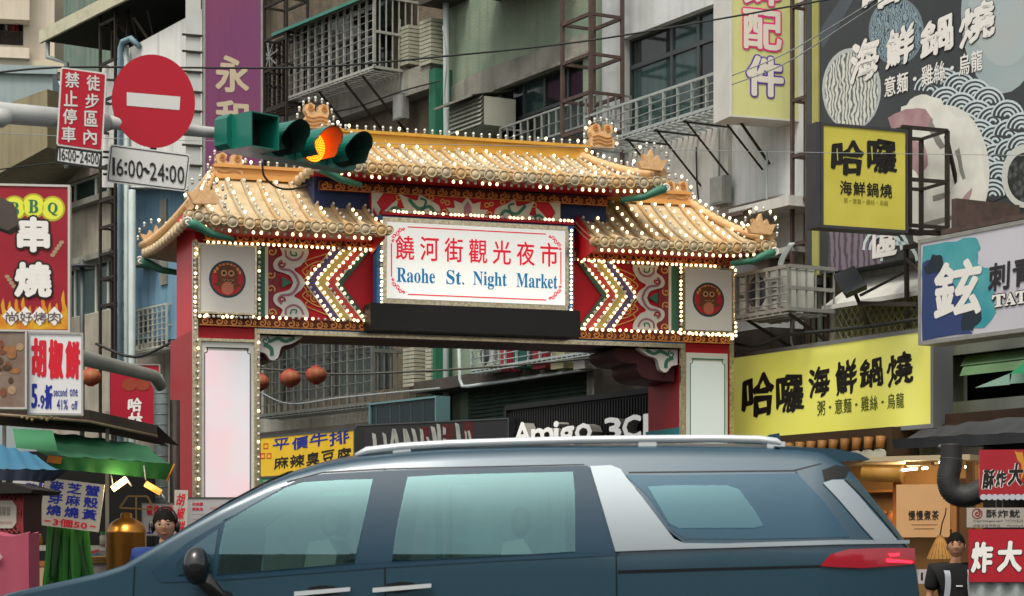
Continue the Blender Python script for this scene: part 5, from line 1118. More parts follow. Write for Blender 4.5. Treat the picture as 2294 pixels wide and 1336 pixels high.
def tilted(parent, fr, s_, px0, px1, pt, pb, slope, off, m_, bold, gaps=None):
    b = B(); n = len(s_); wts = [(.45 if c in ':' else .6 if c == '1' else .7 if c in '-~' else 1) for c in s_]; W = sum(wts); x = px0
    for ch, w_ in zip(s_, wts):
        dx = (px1 - px0) * w_ / W; dy = slope * (x + dx / 2 - px0); q = fr.R(x + dx * .06, x + dx * .94, pt + dy, pb + dy, off)
        if ch == ':':
            h = (q[3] - q[2]) * .09; c0 = (q[0] + q[1]) / 2
            for f in (.25, .72): b.box(c0 - h * .8, c0 + h * .8, off - .001, off, q[2] + (q[3] - q[2]) * f - h, q[2] + (q[3] - q[2]) * f + h)
        elif ch in '-~': 
            zc_ = (q[2] + q[3]) / 2; h = (q[3] - q[2]) * .09
            if ch == '-': b.box(q[0], q[1], off - .001, off, zc_ - h, zc_ + h)
            else: b.ribbon([(q[0] + (q[1] - q[0]) * k / 8, zc_ + h * 1.2 * math.sin(2 * math.pi * k / 8)) for k in range(9)], h * 1.8, off - .001, off)
        else:
            if ch == '1': q = (q[0] + (q[1] - q[0]) * .2, q[0] + (q[1] - q[0]) * .85, q[2], q[3])
            put(b, ch, q[0], q[1], q[2], q[3], off, bold)
        x += dx
    part(parent, 'lettering', b, m_)
tilted(t, S1F, '16:00-24:00', 131, 222, 332, 358, .13, -.004, m_sk, .008)
S2F = Fr(*(lambda p: (p.x, p.y, 0))(TA.m @ V((TA.p(340, 250, -.12).x, -.12, 0))), 14)
c0 = S2F.p(344, 227, 0); rx = (S2F.p(437, 227, 0).x - S2F.p(250, 227, 0).x) / 2; r0 = rx; rz = (S2F.p(344, 123, 0).z - S2F.p(344, 332, 0).z) / 2
t = thing('traffic_sign', 'round red no entry sign with white bar', 'traffic sign', S2F)
b = B(); b.prism([(c0.x + rx * math.cos(k * math.pi / 32), c0.z + rz * math.sin(k * math.pi / 32)) for k in range(64)], 0, .006); part(t, 'red_disc', b, m_sr)
b = B(); b.sheet(S2F.pts([(284, 207), (404, 217), (402, 247), (284, 237)], -.002), -.002); part(t, 'white_bar', b, m_sw)
t, ins, rr = plate('traffic_sign', 'large white hours plate below the round no entry sign', S2F, [(246, 323), (427, 346), (418, 430), (238, 408)], 0, .006, None, m_sw, rnd_=.025)
b = B(); P = ins(.012); b.ribbon(P + P[:1], .006, -.002, 0); part(t, 'black_border', b, m_sk)
tilted(t, S2F, '16:00~24:00', 249, 414, 352, 392, .127, -.004, m_sk, .006)
b = B(); b.box(c0.x - .02, c0.x + .02, .008, .03, S2F.p(340, 420).z, S2F.p(340, 140).z); 
for py in (178, 232, 340, 352, 390): z = S2F.p(248, py).z; b.box(S2F.p(238, py).x - .02, S2F.p(262, py).x, .01, .03, z - .006, z + .006)
solo('sign_clamp', 'steel clamp bars behind the round sign on the mast arm', 'bracket', S2F, b, m_ironb)
# signal head
TLF = Fr(*(lambda p: (p.x, p.y, 0))(TA.m @ V((TA.p(660, 250, -.1).x, -.16, 0))), arm_ang + 8)
t = thing('traffic_light', 'green horizontal traffic light with glowing amber lamp', 'traffic light', TLF)
m_tg = mat('signal_green', '12695a', .35, noise=.15, scale=5, coat=.3); m_tdk = mat('signal_inner', '14201f', .5)
e0, e1 = TLF.p(508, 300).x, TLF.p(798, 300).x; zt, zb = TLF.p(660, 282).z, TLF.p(660, 362).z; zc_ = (zt + zb) / 2; H = zt - zb
b = B(); P = [(e0 + .03, zb + .01), (e1 - .03, zb), (e1, zb + .03), (e1, zt - .03), (e1 - .03, zt), (e0 + .03, zt), (e0, zt - .03), (e0, zb + .04)]; b.prism(P, 0, .13); part(t, 'housing', b, m_tg)
cen = [e0 + (e1 - e0) * f for f in (.14, .39, .645, .885)]; rV = H * .46
# square visor for the first section
c = cen[0]; b = B(); D = .2; w_ = rV * 1.02
for q in ((-w_, w_, w_ - .008, w_), (-w_, w_, -w_, -w_ + .008)): b.box(c + q[0], c + q[1], -D if q[2] > 0 else -D * .9, 0, zc_ + q[2], zc_ + q[3])
for s_ in (-1, 1): b.box(c + s_ * w_ - .004, c + s_ * w_ + .004, -D, 0, zc_ - w_, zc_ + w_)
part(t, 'square_visor', b, m_tg)
part(t, 'dark_lens', B().box(c - w_ * .9, c + w_ * .9, -.012, -.002, zc_ - w_ * .9, zc_ + w_ * .9), m_tdk)
m_amb = mat('amber_led', 'ff9a20', .4, emit=3.2, ecol='ff7414'); m_led = mat('dark_led', '1c2c24', .5); m_ledg = mat('dim_led', '2c4838', .5)
m_tin = mat('visor_inside', '2a4a42', .6); m_tin2 = mat('visor_inside_amber_glow', 'a8683c', .5); m_vam = mat('visor_amber_side', '12695a', .35)  # the amber section's visor inside has the lamp's orange glow painted into its colour
for i, c in enumerate(cen[1:]):
    b = B(); D = .24; n = 22
    for k in range(n):
        a0 = math.radians(-50 + 280 * k / n); a1 = math.radians(-50 + 280 * (k + 1) / n)
        d0 = D * (.62 + .38 * max(0, math.sin(a0)) ** .6); d1 = D * (.62 + .38 * max(0, math.sin(a1)) ** .6)
        for rr_, fl in ((rV, 0), (rV - .006, 1)):
            P = [(c + rr_ * math.cos(a0), 0, zc_ + rr_ * math.sin(a0)), (c + rr_ * math.cos(a1), 0, zc_ + rr_ * math.sin(a1)), (c + rr_ * math.cos(a1), -d1, zc_ + rr_ * math.sin(a1)), (c + rr_ * math.cos(a0), -d0, zc_ + rr_ * math.sin(a0))]
            b.m = fl; b.smooth = False; k_ = b.add(P); b.face([k_, k_ + 1, k_ + 2, k_ + 3])
    vs = part(t, 'visor', b, [m_tg, m_tin2 if i == 1 else m_tin])
    ln = part(t, 'lens', B().lathe((c, -.002, zc_), [(0, -.012), (rV * .8, -.008), (rV * .96, 0)], 20, 'y'), m_tdk)
    dots = B()
    for rr_ in range(1, 7):
        R_ = rV * .88 * rr_ / 6; nn = int(6 * rr_)
        for k in range(nn): a = 2 * math.pi * k / nn; dots.sphere((c + R_ * math.cos(a), -.014, zc_ + R_ * math.sin(a)), .0075 if i == 1 else .006, 5, 4)
    part(ln, 'led_array', dots, (m_led, m_amb, m_ledg)[i], kind='stuff')
b = B()
for f in (.265, .515, .765): x = e0 + (e1 - e0) * f; b.box(x - .006, x + .006, -.006, .0, zb + .01, zt - .01)
part(t, 'section_seam', b, MATS['visor_inside'])
# dark lamp housing poking in at the picture edge
LF = fpx(10, 475, 9.5, 8, roll=24); b = B(); b.prism([(-.3, -.09), (.045, -.07), (.075, -.03), (.02, .05), (-.3, .07)], 0, .14); solo('lamp_housing', 'brown box shaped lamp housing beside the barbecue sign', 'lamp', LF, b, mat('housing_brown', '4c4440', .5, noise=.3))
b = B(); pA = fpx(10, 475, 9.5).m.translation; 
# ================================================================ WEST CORNER: STALL SIGNS
BQ = fpx(0, 420, 17.2, 7)
t, q = board('shop_sign', 'tall dark red barbecue skewer sign with white characters', BQ, (-30, 152, 416, 738), 0, .12, mat('sign_darkred', '7c1424', .45, emit=.12, noise=.55, scale=2.5, col2='98202c'), mat('frame_white', 'b4b4b0', .4, noise=.1), .018)
def disc(cx, cy, r, y, fr): return [(p[0], p[1]) for p in fr.pts([(cx + r * math.cos(k * math.pi / 14), cy - r * 1.02 * math.sin(k * math.pi / 14)) for k in range(28)], y)]
m_by = mat('badge_yellow', 'c8cc40', .5, emit=.1); m_bo = mat('badge_edge', 'a8a030', .5); m_bg = mat('letter_green', '1c6c54', .5)
for cx, cy, ch in ((32, 467, '𝐁'), (75, 462, '𝐁'), (118, 468, '𝐐')):
    b = B(); b.m = 1; b.sheet(disc(cx, cy, 28, 0, BQ), -.002); b.m = 0; b.sheet(disc(cx, cy, 24, 0, BQ), -.004); o = part(t, 'yellow_badge', b, [m_by, m_bo])
    b = B(); c_ = BQ.R(cx - 11, cx + 11, cy - 14, cy + 15, 0); put(b, ch, c_[0], c_[1], c_[2], c_[3], -.006, .01); part(o, 'lettering', b, m_bg)
brush(t, BQ, '串燒', [(38, 112, 485, 565), (32, 116, 586, 666)], -.012, m_wht, .05, 0, 0, outline=.016, omat=m_blk)
for k, cx in enumerate((25, 57, 89, 122)):
    b = B(); b.sheet(BQ.pts([(cx, 687), (cx + 20, 709), (cx, 731), (cx - 20, 709)]), -.006 - k * .0003); part(t, 'white_diamond', b, m_wht)
letters(t, BQ, [('尚好烤肉', 11, 137, 698, 722)], -.009, mat('ink_brown', '5c4a4a', .5), .004)
b = B(); r_ = random.Random(3)
for k in range(11):
    x = -8 + k * 15; h = r_.uniform(18, 55); b.sheet(BQ.pts(bez([(x - 9, 738), (x - 10, 722 - h * .2), (x - 2, 722 - h * .5), (x - 5, 715 - h * .8), (x + 1, 705 - h), (x + 4, 715 - h * .6), (x + 9, 715 - h * .4), (x + 9, 738)], 2)), -.0015 - k * .0002)
part(t, 'printed_flame', b, mat('flame_yellow', 'c8a020', .5, noise=.7, scale=8, col2='b83820'))
for cx, cy, a in ((118, 572, -.9), (16, 620, .8)):
    for k in range(5): p = BQ.p(cx + k * 5 * (1 if a < 0 else 1), cy + k * 9 * (-1 if a < 0 else 1) * .8, -.003); part(t, 'printed_skewer', B().sheet([(p.x + .022 * math.cos(j), p.z + .016 * math.sin(j)) for j in range(6)], -.003), mat('skewer_print', '9a8468', .6))
# pepper bun sign
PB = fpx(60, 830, 16.8, 12)
t, q = board('shop_sign', 'white pepper bun price sign with red and blue lettering', PB, (66, 182, 748, 925), 0, .12, mat('sign_white_lit', 'c8c8c8', .45, emit=.1, noise=.05), mat('frame_alu_old', 'a0a09c', .4, noise=.2), .016)
brush(t, PB, '胡椒餅', [(70, 104, 757, 846), (108, 142, 760, 850), (146, 180, 763, 850)], -.003, m_red_i, .03, 0, 0)
brush(t, PB, ['5', '9', '折'], [(70, 84, 860, 915), (90, 100, 885, 916), (100, 118, 862, 917)], -.003, m_blue_i, .03, 0, 0)
b = B(); c_ = PB.R(85, 89, 906, 911, 0); b.box(c_[0], c_[1], -.003, 0, c_[2], c_[3])
for s_, c4 in (('second', (120, 150, 869, 888)), ('one', (156, 174, 872, 888)), ('41%', (127, 152, 895, 918)), ('off', (160, 174, 898, 918))): z = PB.R(*c4, 0); put(b, s_, z[0], z[1], z[2], z[3], -.003, .01)
part(t, 'lettering', b, m_blue_i)
PH = fpx(0, 830, 16.7, 8)
t, q = board('food_photo_panel', 'food photo panel showing skewers beside the pepper bun sign', PH, (-60, 56, 742, 912), 0, .1, mat('photo_brown', '6c5448', .4, noise=.8, scale=4, col2='8c8478'), MATS['frame_white'], .014)
r_ = random.Random(9)
for k in range(16):
    cx, cy = r_.uniform(-10, 52), r_.uniform(770, 905); p = PH.p(cx, cy, 0); w2, h2 = r_.uniform(.02, .05), r_.uniform(.02, .04)
    part(t, 'printed_food', B().sheet([(p.x + w2 * math.cos(j * .63), p.z + h2 * math.sin(j * .63)) for j in range(10)], -.002 - k * .0003), mat('food%d' % (k % 4), ('7c4a30', 'a88a6c', '54402c', '9a6a40')[k % 4], .5, noise=.6, scale=20))
# grey mast pipe and ribbed duct
b = B(); P = [V(((x - CX) / F * Y, Y, CAMH + (HP - y) / F * Y)) for x, y, Y in ((120, 788, 17.6), (200, 806, 18.2), (345, 843, 19.3), (362, 868, 19.4))]; b.tube(P, [.068, .066, .056, .05], 14); solo('mast_pipe', 'thick grey pipe arm sloping down behind the pepper bun sign', 'pipe', Fr(0, 0, 0), b, m_poleg)
DF = fpx(360, 1000, 20.6); t = thing('ribbed_duct', 'grey ribbed exhaust duct rising beside the red gate column', 'duct', DF)
b = B(); top = DF.p(362, 872).z; bot = Z0 - DF.m.translation.z; b.tube([(0, 0, bot), (0, 0, top - .0), (-.05, 0, top + .12)], .068, 14); part(t, 'duct_tube', b, mat('duct_grey', '788484', .4, metal=.3, noise=.3))
for k in range(12):
    z = top - .05 - k * .1; b = B(); b.lathe((0, 0, z), [(.068, 0), (.074, .006), (.068, .012)], 14); part(t, 'duct_ring', b, mat('duct_ring', '5c6866', .4, metal=.3))
b = B(); b.tube([(.12, .1, bot), (.12, .1, top - .1)], .05, 10); part(t, 'dark_pipe', b, m_ironb)
# red skewer shop sign
HL = fpx(300, 880, 21.5, 6)
t, q = board('shop_sign', 'red hanging shop sign with white brush characters beside the duct', HL, (246, 356, 818, 952), 0, .08, mat('sign_crimson', '94142a', .4, emit=.08, noise=.2), m_alu, .012)
brush(t, HL, '哈林', [(287, 318, 892, 922), (286, 320, 925, 962)], -.003, m_wht, .025, .05, .08)
for px in (290, 320): part(t, 'printed_bun', B().sheet(HL.pts([(px + 17 * math.cos(k * .5), 862 - 14 * math.sin(k * .5)) for k in range(12)]), -.002 - px * 1e-5), mat('bun_red', '8c3c24', .5, noise=.4, scale=10))
# ================================================================ WEST STALL
SL = fpx(200, 1100, 18.6, 3)
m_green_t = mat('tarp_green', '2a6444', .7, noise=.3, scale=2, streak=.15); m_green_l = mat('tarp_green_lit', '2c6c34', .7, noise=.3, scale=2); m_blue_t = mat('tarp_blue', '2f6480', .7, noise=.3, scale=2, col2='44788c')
def zz_(fr, px, py, off=0): return fr.p(px, py, off).z
def P3(px, py, Y): return V(((px - CX) / F * Y, Y, CAMH + (HP - py) / F * Y))
# roof band above
t = thing('stall_roof', 'low brown corrugated stall roof edge above the green awning', 'roof', Fr(0, 0, 0))
b = B(); A, C, D = P3(-60, 925, 17.9), P3(200, 945, 18.3), P3(352, 978, 19.3); up = V((0, 0, .1)); bk = V((0, 1.3, -.12))
for a, c in ((A, C), (C, D)):
    n_ = b.add([a, c, c + up, a + up, a + up + bk, c + up + bk, a + bk * .5, c + bk * .5]); b.face([n_, n_ + 1, n_ + 2, n_ + 3]); b.face([n_ + 3, n_ + 2, n_ + 5, n_ + 4]); b.face([n_, n_ + 1, n_ + 7, n_ + 6])
part(t, 'roof_sheet', b, mat('roof_brown', '4a413a', .7, noise=.6, scale=3, col2='2c2824'))
b = B(); b.tube([A + V((0, -.02, .0)), C + V((0, -.02, 0)), D + V((0, -.02, 0))], .014, 6); part(t, 'edge_lip', b, mat('lip_tan', '8c7c64', .6, noise=.5, scale=12))
b = B()
for k in range(8): b.sphere(P3(50 + k * 11, 935 + (k % 3) * 3, 17.85), .014, 6, 5)
part(t, 'spare_bulbs', b, mat('bulb_tan', 'a08c60', .4), kind='stuff')
# green awning
def awning(name, label, top, front, drop, m1, m2, mt=None):
    t = thing(name, label, 'awning', Fr(0, 0, 0)); n = len(top) - 1
    def at(L, u): i = min(int(u * n), n - 1); f = u * n - i; return L[i].lerp(L[i + 1], f)
    b = B(); b.grid(lambda u, v: at(top, u).lerp(at(front, u), v) + V((0, 0, -.04 * math.sin(math.pi * v) + .008 * math.sin(u * 31 + v * 5))), 24, 8); part(t, 'canopy_cloth', b, m1)
    b = B(); b.grid(lambda u, v: at(front, u).lerp(at(drop, u), v) + V((0, .014 * math.sin(u * 40) * v, 0)), 32, 3); part(t, 'valance', b, m2); return t
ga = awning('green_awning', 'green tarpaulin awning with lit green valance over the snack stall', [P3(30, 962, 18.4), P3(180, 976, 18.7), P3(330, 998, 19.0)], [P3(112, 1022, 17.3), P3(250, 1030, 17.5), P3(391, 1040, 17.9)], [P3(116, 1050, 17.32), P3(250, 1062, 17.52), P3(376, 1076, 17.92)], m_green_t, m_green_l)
b = B(); n_ = b.add([P3(28, 960, 17.6), P3(118, 965, 17.6), P3(130, 1012, 17.2), P3(36, 1004, 17.2)]); b.face([n_, n_ + 1, n_ + 2, n_ + 3]); part(ga, 'hanging_flap', b, mat('flap_green', '3c7c54', .7, noise=.2))
b = B(); n_ = b.add([P3(108, 1020, 17.25), P3(140, 1024, 17.3), P3(136, 1040, 17.3), P3(104, 1036, 17.25)]); b.face([n_, n_ + 1, n_ + 2, n_ + 3]); b.tube([P3(391, 1040, 17.88), P3(374, 1078, 17.9)], .008, 6); part(ga, 'orange_trim', b, mat('trim_orange', 'b06c28', .6, noise=.4, scale=20))
awning('blue_awning', 'blue tarpaulin awning at the picture corner in front of the green one', [P3(-60, 985, 16.4), P3(10, 1000, 16.4), P3(80, 1018, 16.4)], [P3(-60, 1052, 15.3), P3(60, 1052, 15.4), P3(151, 1054, 15.6)], [P3(-60, 1075, 15.32), P3(60, 1078, 15.42), P3(120, 1078, 15.6)], m_blue_t, mat('tarp_blue_dark', '343c50', .7, noise=.3))
# stall interior: back wall, counter, upright posts
t = thing('snack_stall', 'dark snack stall with steel counter under the green awning', 'stall', SL)
x0, x1 = SL.p(-80, 1200, 1.2).x, SL.p(425, 1200, 1.2).x
part(t, 'back_wall', B().box(x0, x1, 1.6, 1.7, bot + 2, 2.0), w_dark) if 0 else part(t, 'back_wall', B().box(x0, SL.p(345, 1200, 1.6).x, 1.6, 1.7, -2, .42), w_dark)
zc_ = SL.p(100, 1262, .2).z
part(t, 'counter', B().box(SL.p(10, 1200, .2).x, SL.p(330, 1200, .2).x, .2, 1.2, -2, zc_), mat('counter_steel', '6c7074', .35, metal=.5, noise=.3))
part(t, 'counter_edge', B().box(SL.p(10, 1200, .2).x, SL.p(330, 1200, .2).x, .14, .2, zc_ - .03, zc_ + .02), mat('edge_orange', '9c6434', .5))
q = SL.R(45, 250, 1222, 1234, .3); b = B(); b.box(q[0], q[1], .3, .9, q[2], q[3]); part(t, 'shelf', b, mat('shelf_white', 'b8b8b4', .4))
q = SL.R(45, 108, 1208, 1222, .4); b = B(); b.grid(lambda u, v: V((q[0] + (q[1] - q[0]) * u, .35 + .4 * v, q[2] + .02 * math.sin(u * 30) * math.cos(v * 9) + .02)), 24, 6); part(t, 'food_tray', b, mat('fried_food', 'a86430', .6, noise=.7, scale=30, col2='6c3418'))
for xx in (5, 236): part(t, 'post', B().box(SL.p(xx, 1200, .1).x, SL.p(xx, 1200, .1).x + .03, .1, .13, -2, .7), m_alu)
q = SL.R(68, 102, 1272, 1320, .02); b = B(); b.box(q[0], q[1], .02, .1, q[2], q[3]); o = solo('price_card', 'small cream notice card at the stall counter', 'card', SL, b, mat('card_cream', 'a89878', .6)); 
q2 = SL.R(188, 240, 1235, 1292, .05); t2 = thing('photo_card', 'glossy food photo card leaning at the counter beside the green leaves', 'card', SL); part(t2, 'panel', B().box(q2[0], q2[1], .05, .07, q2[2], q2[3]), mat('photo_grey', '6c6260', .4, noise=.7, scale=8, col2='a8a8b0'))
for k, cl in enumerate(('b03848', '3c6c9c', '4c9c50')): a_ = SL.R(190, 222, 1238 + k * 8, 1246 + k * 8, .05); b = B(); b.ribbon([(a_[0], a_[2]), ((a_[0] + a_[1]) / 2, a_[3]), (a_[1], a_[3] + .02)], .02, .046 - k * .001, .05); part(t2, 'printed_stripe', b, mat('stripe' + cl, cl, .5))
# menu boards (tilted)
MB_ = fpx(165, 1130, 17.4, 3, roll=7)
t, q = board('menu_board', 'tilted cream menu board with nine blue characters and red price', MB_, (101, 236, 1070, 1178), 0, .02, mat('board_cream', 'b4ac9c', .6, noise=.15), None, cat='menu board')
b = B(); W, H = q[1] - q[0], q[3] - q[2]
for c, s_ in enumerate(('麥芽燒', '芝麻燒', '蟹殼黃')):
    for r, ch in enumerate(s_): put(b, ch, q[0] + W * (.09 + c * .3), q[0] + W * (.335 + c * .3), q[3] - H * (.27 + r * .25), q[3] - H * (.04 + r * .25), -.002, .035)
part(t, 'lettering', b, m_blue_i)
b = B(); put(b, '3個50', q[0] + W * .22, q[0] + W * .8, q[2] + H * .02, q[2] + H * .19, -.002, .04); b.box(q[0] + W * .08, q[0] + W * .18, -.002, 0, q[2] + H * .09, q[2] + H * .12); b.box(q[0] + W * .84, q[0] + W * .94, -.002, 0, q[2] + H * .09, q[2] + H * .12); part(t, 'price', b, m_red_i)
MC = fpx(75, 1130, 17.5, 3, roll=9)
t, q = board('menu_board', 'white menu board with blue characters tucked behind the cream board', MC, (30, 98, 1072, 1176), 0, .02, mat('board_white', 'b8babc', .6), None, cat='menu board')
part(t, 'blue_stripe', B().box(q[1] - .03, q[1], -.003, 0, q[2], q[3]), m_blue_i)
b = B(); W, H = q[1] - q[0], q[3] - q[2]
for r, ch in enumerate('蘿蔔餅'): put(b, ch, q[0] + W * .45, q[0] + W * .82, q[3] - H * (.25 + r * .24), q[3] - H * (.04 + r * .24), -.002, .035)
part(t, 'lettering', b, m_blue_i); b = B(); put(b, '25', q[0] + W * .4, q[0] + W * .8, q[2] + H * .02, q[2] + H * .2, -.002, .05); part(t, 'price', b, m_red_i)
# red lattice cabinet and its black roof
KF = fpx(20, 1150, 15.0, -6)
t = thing('lattice_cabinet', 'small red lattice cabinet with cream notice under a black lid', 'cabinet', KF)
q = KF.R(-60, 52, 1108, 1195, 0); b = B(); b.box(q[0], q[1], 0, .4, q[2], q[3]); part(t, 'body', b, mat('lattice_dark', '3a1a1c', .6))
b = B(); W = q[1] - q[0]; H = q[3] - q[2]
for k in range(14):
    for s_ in (1, -1):
        xa_ = q[0] + k * .035 - .1; b.ribbon([(max(xa_, q[0]), q[2] + (0 if s_ > 0 else H)), (min(xa_ + H * .9, q[1]), q[2] + (H if s_ > 0 else 0))], .008, -.008 - .001 * s_, -.002)
part(t, 'red_lattice', b, mat('lattice_red', '8c3438', .6), kind='stuff')
c_ = KF.R(-60, 38, 1122, 1184, 0); b = B(); b.prism([(c_[0], c_[2]), (c_[1] - .03, c_[2]), (c_[1], c_[2] + .04), (c_[1], c_[3] - .04), (c_[1] - .03, c_[3]), (c_[0], c_[3])], -.014, -.011); part(t, 'notice', b, mat('notice_cream', 'a8a498', .6)); letters(t, KF, [('萬福蘿蔔', -16, 24, 1136, 1156)], -.016, mat('ink_dim', '5c5c50', .5)); letters(t, KF, [('來自傳統美味', -16, 28, 1168, 1175)], -.016, mat('ink_dimred', '9c7470', .5))
b = B(); n_ = b.add([KF.p(-60, 1072, .0), KF.p(40, 1076, 0), KF.p(84, 1098, -.15), KF.p(-60, 1108, -.15), KF.p(-60, 1098, -.15)]); b.prism([(KF.p(-60, 1080).x, KF.p(-60, 1080).z), (KF.p(30, 1082).x, KF.p(30, 1082).z), (KF.p(88, 1098).x, KF.p(88, 1098).z), (KF.p(80, 1106).x, KF.p(80, 1106).z), (KF.p(-60, 1108).x, KF.p(-60, 1108).z)], -.12, .5); part(t, 'lid', b, mat('lid_black', '1a1816', .6))
# pink cloth covered block
PC = fpx(30, 1260, 14.4, -8); q = PC.R(-80, 64, 1198, 1336, 0)
b = B(); n = 30
def pc(u, v):
    x = q[0] + (q[1] - q[0]) * u; return V((x + .012 * v * v, -.015 * math.sin(u * 17) * v, q[3] - .012 * math.cos(u * 9) - (q[3] + .9) * v))
b.grid(pc, 26, 14); b.grid(lambda u, v: pc(u, 0) + V((0, .2 * v, .01 * math.sin(v * 8))), 26, 4); b.grid(lambda u, v: V((q[1] + .01 * v, .2 * u, q[3] - .012 * math.cos(9) - (q[3] + .9) * v)), 6, 8)
t = thing('covered_cart', 'cart draped with a plain pink cloth at the picture corner', 'cart', PC); part(t, 'pink_cloth', b, mat('cloth_pink', '9c4a5c', .85, noise=.2)); part(t, 'cart_body', B().box(q[0] + .02, q[1] - .02, .03, .18, Z0 - PC.m.translation.z, q[3] - .03), w_dark); part(t, 'diamond_print', B().sheet(PC.pts([(-4, 1236), (6, 1248), (-4, 1260), (-14, 1248)], -.03), -.03), mat('print_pale', 'b49094', .7))
# long green leaves
LV = fpx(155, 1190, 17.7)
t = thing('leaf_bundle', 'bundle of long green pandan leaves hanging in front of the counter', 'plant', LV)
m_lf = [mat('leaf_a', '1c5c1c', .45, noise=.4, scale=6), mat('leaf_b', '2f7a28', .45, noise=.3, scale=6), mat('leaf_c', '163c18', .5, noise=.3)]
r_ = random.Random(2)
for k in range(26):
    u = k / 25; xt = -.17 + .28 * u + r_.uniform(-.02, .02); xb = -.21 + .38 * u + r_.uniform(-.03, .03); w_ = r_.uniform(.024, .042); yy = r_.uniform(-.06, .1); ln = r_.uniform(.42, .55)
    b = B()
    def fn(s_, v): 
        c_x = xt + (xb - xt) * v ** 1.3; ww = w_ * (1 - .25 * v) * (1 if v < .9 else 2.2 - 2 * v * .6 - .2)
        return V((c_x + (s_ - .5) * 2 * ww, yy + abs(s_ - .5) * .03 - .03 * math.sin(v * 2), .04 - ln * v))
    b.grid(fn, 2, 8); part(t, 'leaf', b, m_lf[k % 3])
# brass roasting urn
UF = fpx(283, 1260, 17.9); zb_ = Z0 - UF.m.translation.z
t = thing('brass_urn', 'tall brass domed oven urn glowing under the stall lamps', 'oven', UF)
m_br = mat('brass', 'b07c3c', .28, metal=.9, noise=.35, scale=3, col2='70481c'); r0 = .165
top_ = UF.p(283, 1196).z
b = B(); b.lathe((0, 0, 0), [(r0, zb_), (r0, top_), (r0 * 1.02, top_ + .01), (r0 * 1.0, top_ + .02)], 28); part(t, 'body', b, m_br)
b = B(); b.lathe((0, 0, top_ + .02), [(r0, 0), (r0 * .93, .035), (r0 * .75, .075), (r0 * .45, .105), (r0 * .3, .112), (r0 * .28, .15), (r0 * .2, .155), (0, .16)], 28); part(t, 'dome_lid', b, m_br)
b = B(); b.tube([(r0 + .0, -.05, top_ - .18), (r0 + .04, -.08, top_ - .2), (r0 + .03, -.08, top_ - .3), (r0 - .01, -.05, top_ - .32)], .012, 6); part(t, 'handle', b, m_br)
# stall lamps
m_tube = mat('lamp_warm', 'ffd890', .4, emit=6, ecol='ffcf80'); m_tube2 = mat('lamp_dimwarm', 'c89048', .4, emit=1.2, ecol='d89040')
for a, c, mm, lb in (((252, 1096), (284, 1073), m_tube, 'bright angled lamp tube glowing beneath the green awning'), ((326, 1084), (360, 1104), m_tube2, 'dim amber lamp tube beside the brass urn')):
    f = fpx(*a, 17.6); p = f.i @ P3(*c, 17.6); t = thing('stall_lamp', lb, 'lamp', f); part(t, 'light_tube', B().tube([(0, 0, 0), p], .026, 8), mm); part(t, 'bracket', B().tube([(0, .02, .03), (p.x * .3 - .06, .05, .15)], .006, 5).tube([p, p + V((.04, 0, -.06))], .008, 5), m_alu)
for (x, y), pw in (((268, 1090), 5), ((120, 1065), 2)):
    ld = bpy.data.lights.new('stall_light', 'POINT'); ld.energy = pw; ld.color = (1, .75, .42); ld.shadow_soft_size = .08; lo_ = bpy.data.objects.new('stall_light', ld); lo_.location = P3(x, y, 17.5); COL.objects.link(lo_)
# hood frame behind urn
b = B(); f = SL; 
for a, c in (((268, 1138), (286, 1112)), ((286, 1112), (330, 1112)), ((330, 1112), (345, 1140)), ((305, 1110), (305, 1165)), ((268, 1138), (345, 1142))): b.bar(SL.p(*a, .3), SL.p(*c, .3), .014)
solo('hood_frame', 'tan metal hood frame above the brass urn', 'frame', SL, b, mat('hood_tan', '8c7450', .5, metal=.4))
# white poster boards
WF = fpx(430, 1140, 19.2, 4)
t, q = board('poster_board', 'white poster board with red and blue characters behind the man', WF, (318, 394, 1128, 1200), 0, .03, mat('poster_white', 'b0aeb0', .5, noise=.1), m_frameD, .008, 'poster')
letters(t, WF, [('碳烤胡椒', 328, 388, 1132, 1156)], -.002, m_red_i, .025); letters(t, WF, [('上', 326, 344, 1172, 1196)], -.002, m_blue_i, .03)
W2 = fpx(480, 1140, 19.6, 4)
t, q = board('poster_board', 'wide white menu poster at the foot of the gate column', W2, (420, 580, 1116, 1260), 0, .03, mat('poster_white2', 'a8a8aa', .5, noise=.1), m_frameD, .008, 'poster')
letters(t, W2, [('玫瑰鹽', 430, 455, 1126, 1133), ('雙胞胎', 430, 455, 1137, 1144)], -.002, m_red_i, .02); letters(t, W2, [('紅豆餅', 470, 490, 1137, 1141)], -.002, m_red_i); letters(t, W2, [('餡料', 510, 545, 1120, 1136)], -.002, m_blue_i, .03)
for k in range(6): z = W2.R(430, 540, 1152 + k * 11, 1153 + k * 11, 0); part(t, 'ruled_line', B().box(z[0], z[1], -.002, 0, z[2], z[3]), m_gry)
W3 = fpx(405, 1140, 18.9, 4, roll=1)
t, q = board('poster_strip', 'narrow upright white strip with red characters between the posters', W3, (391, 421, 1098, 1240), 0, .03, mat('strip_white', 'b4b2ac', .5), None, cat='poster')
letters(t, W3, [('胡椒餅', 396, 414, 1104, 1196, 'v')], -.002, m_red_i, .02, .15)
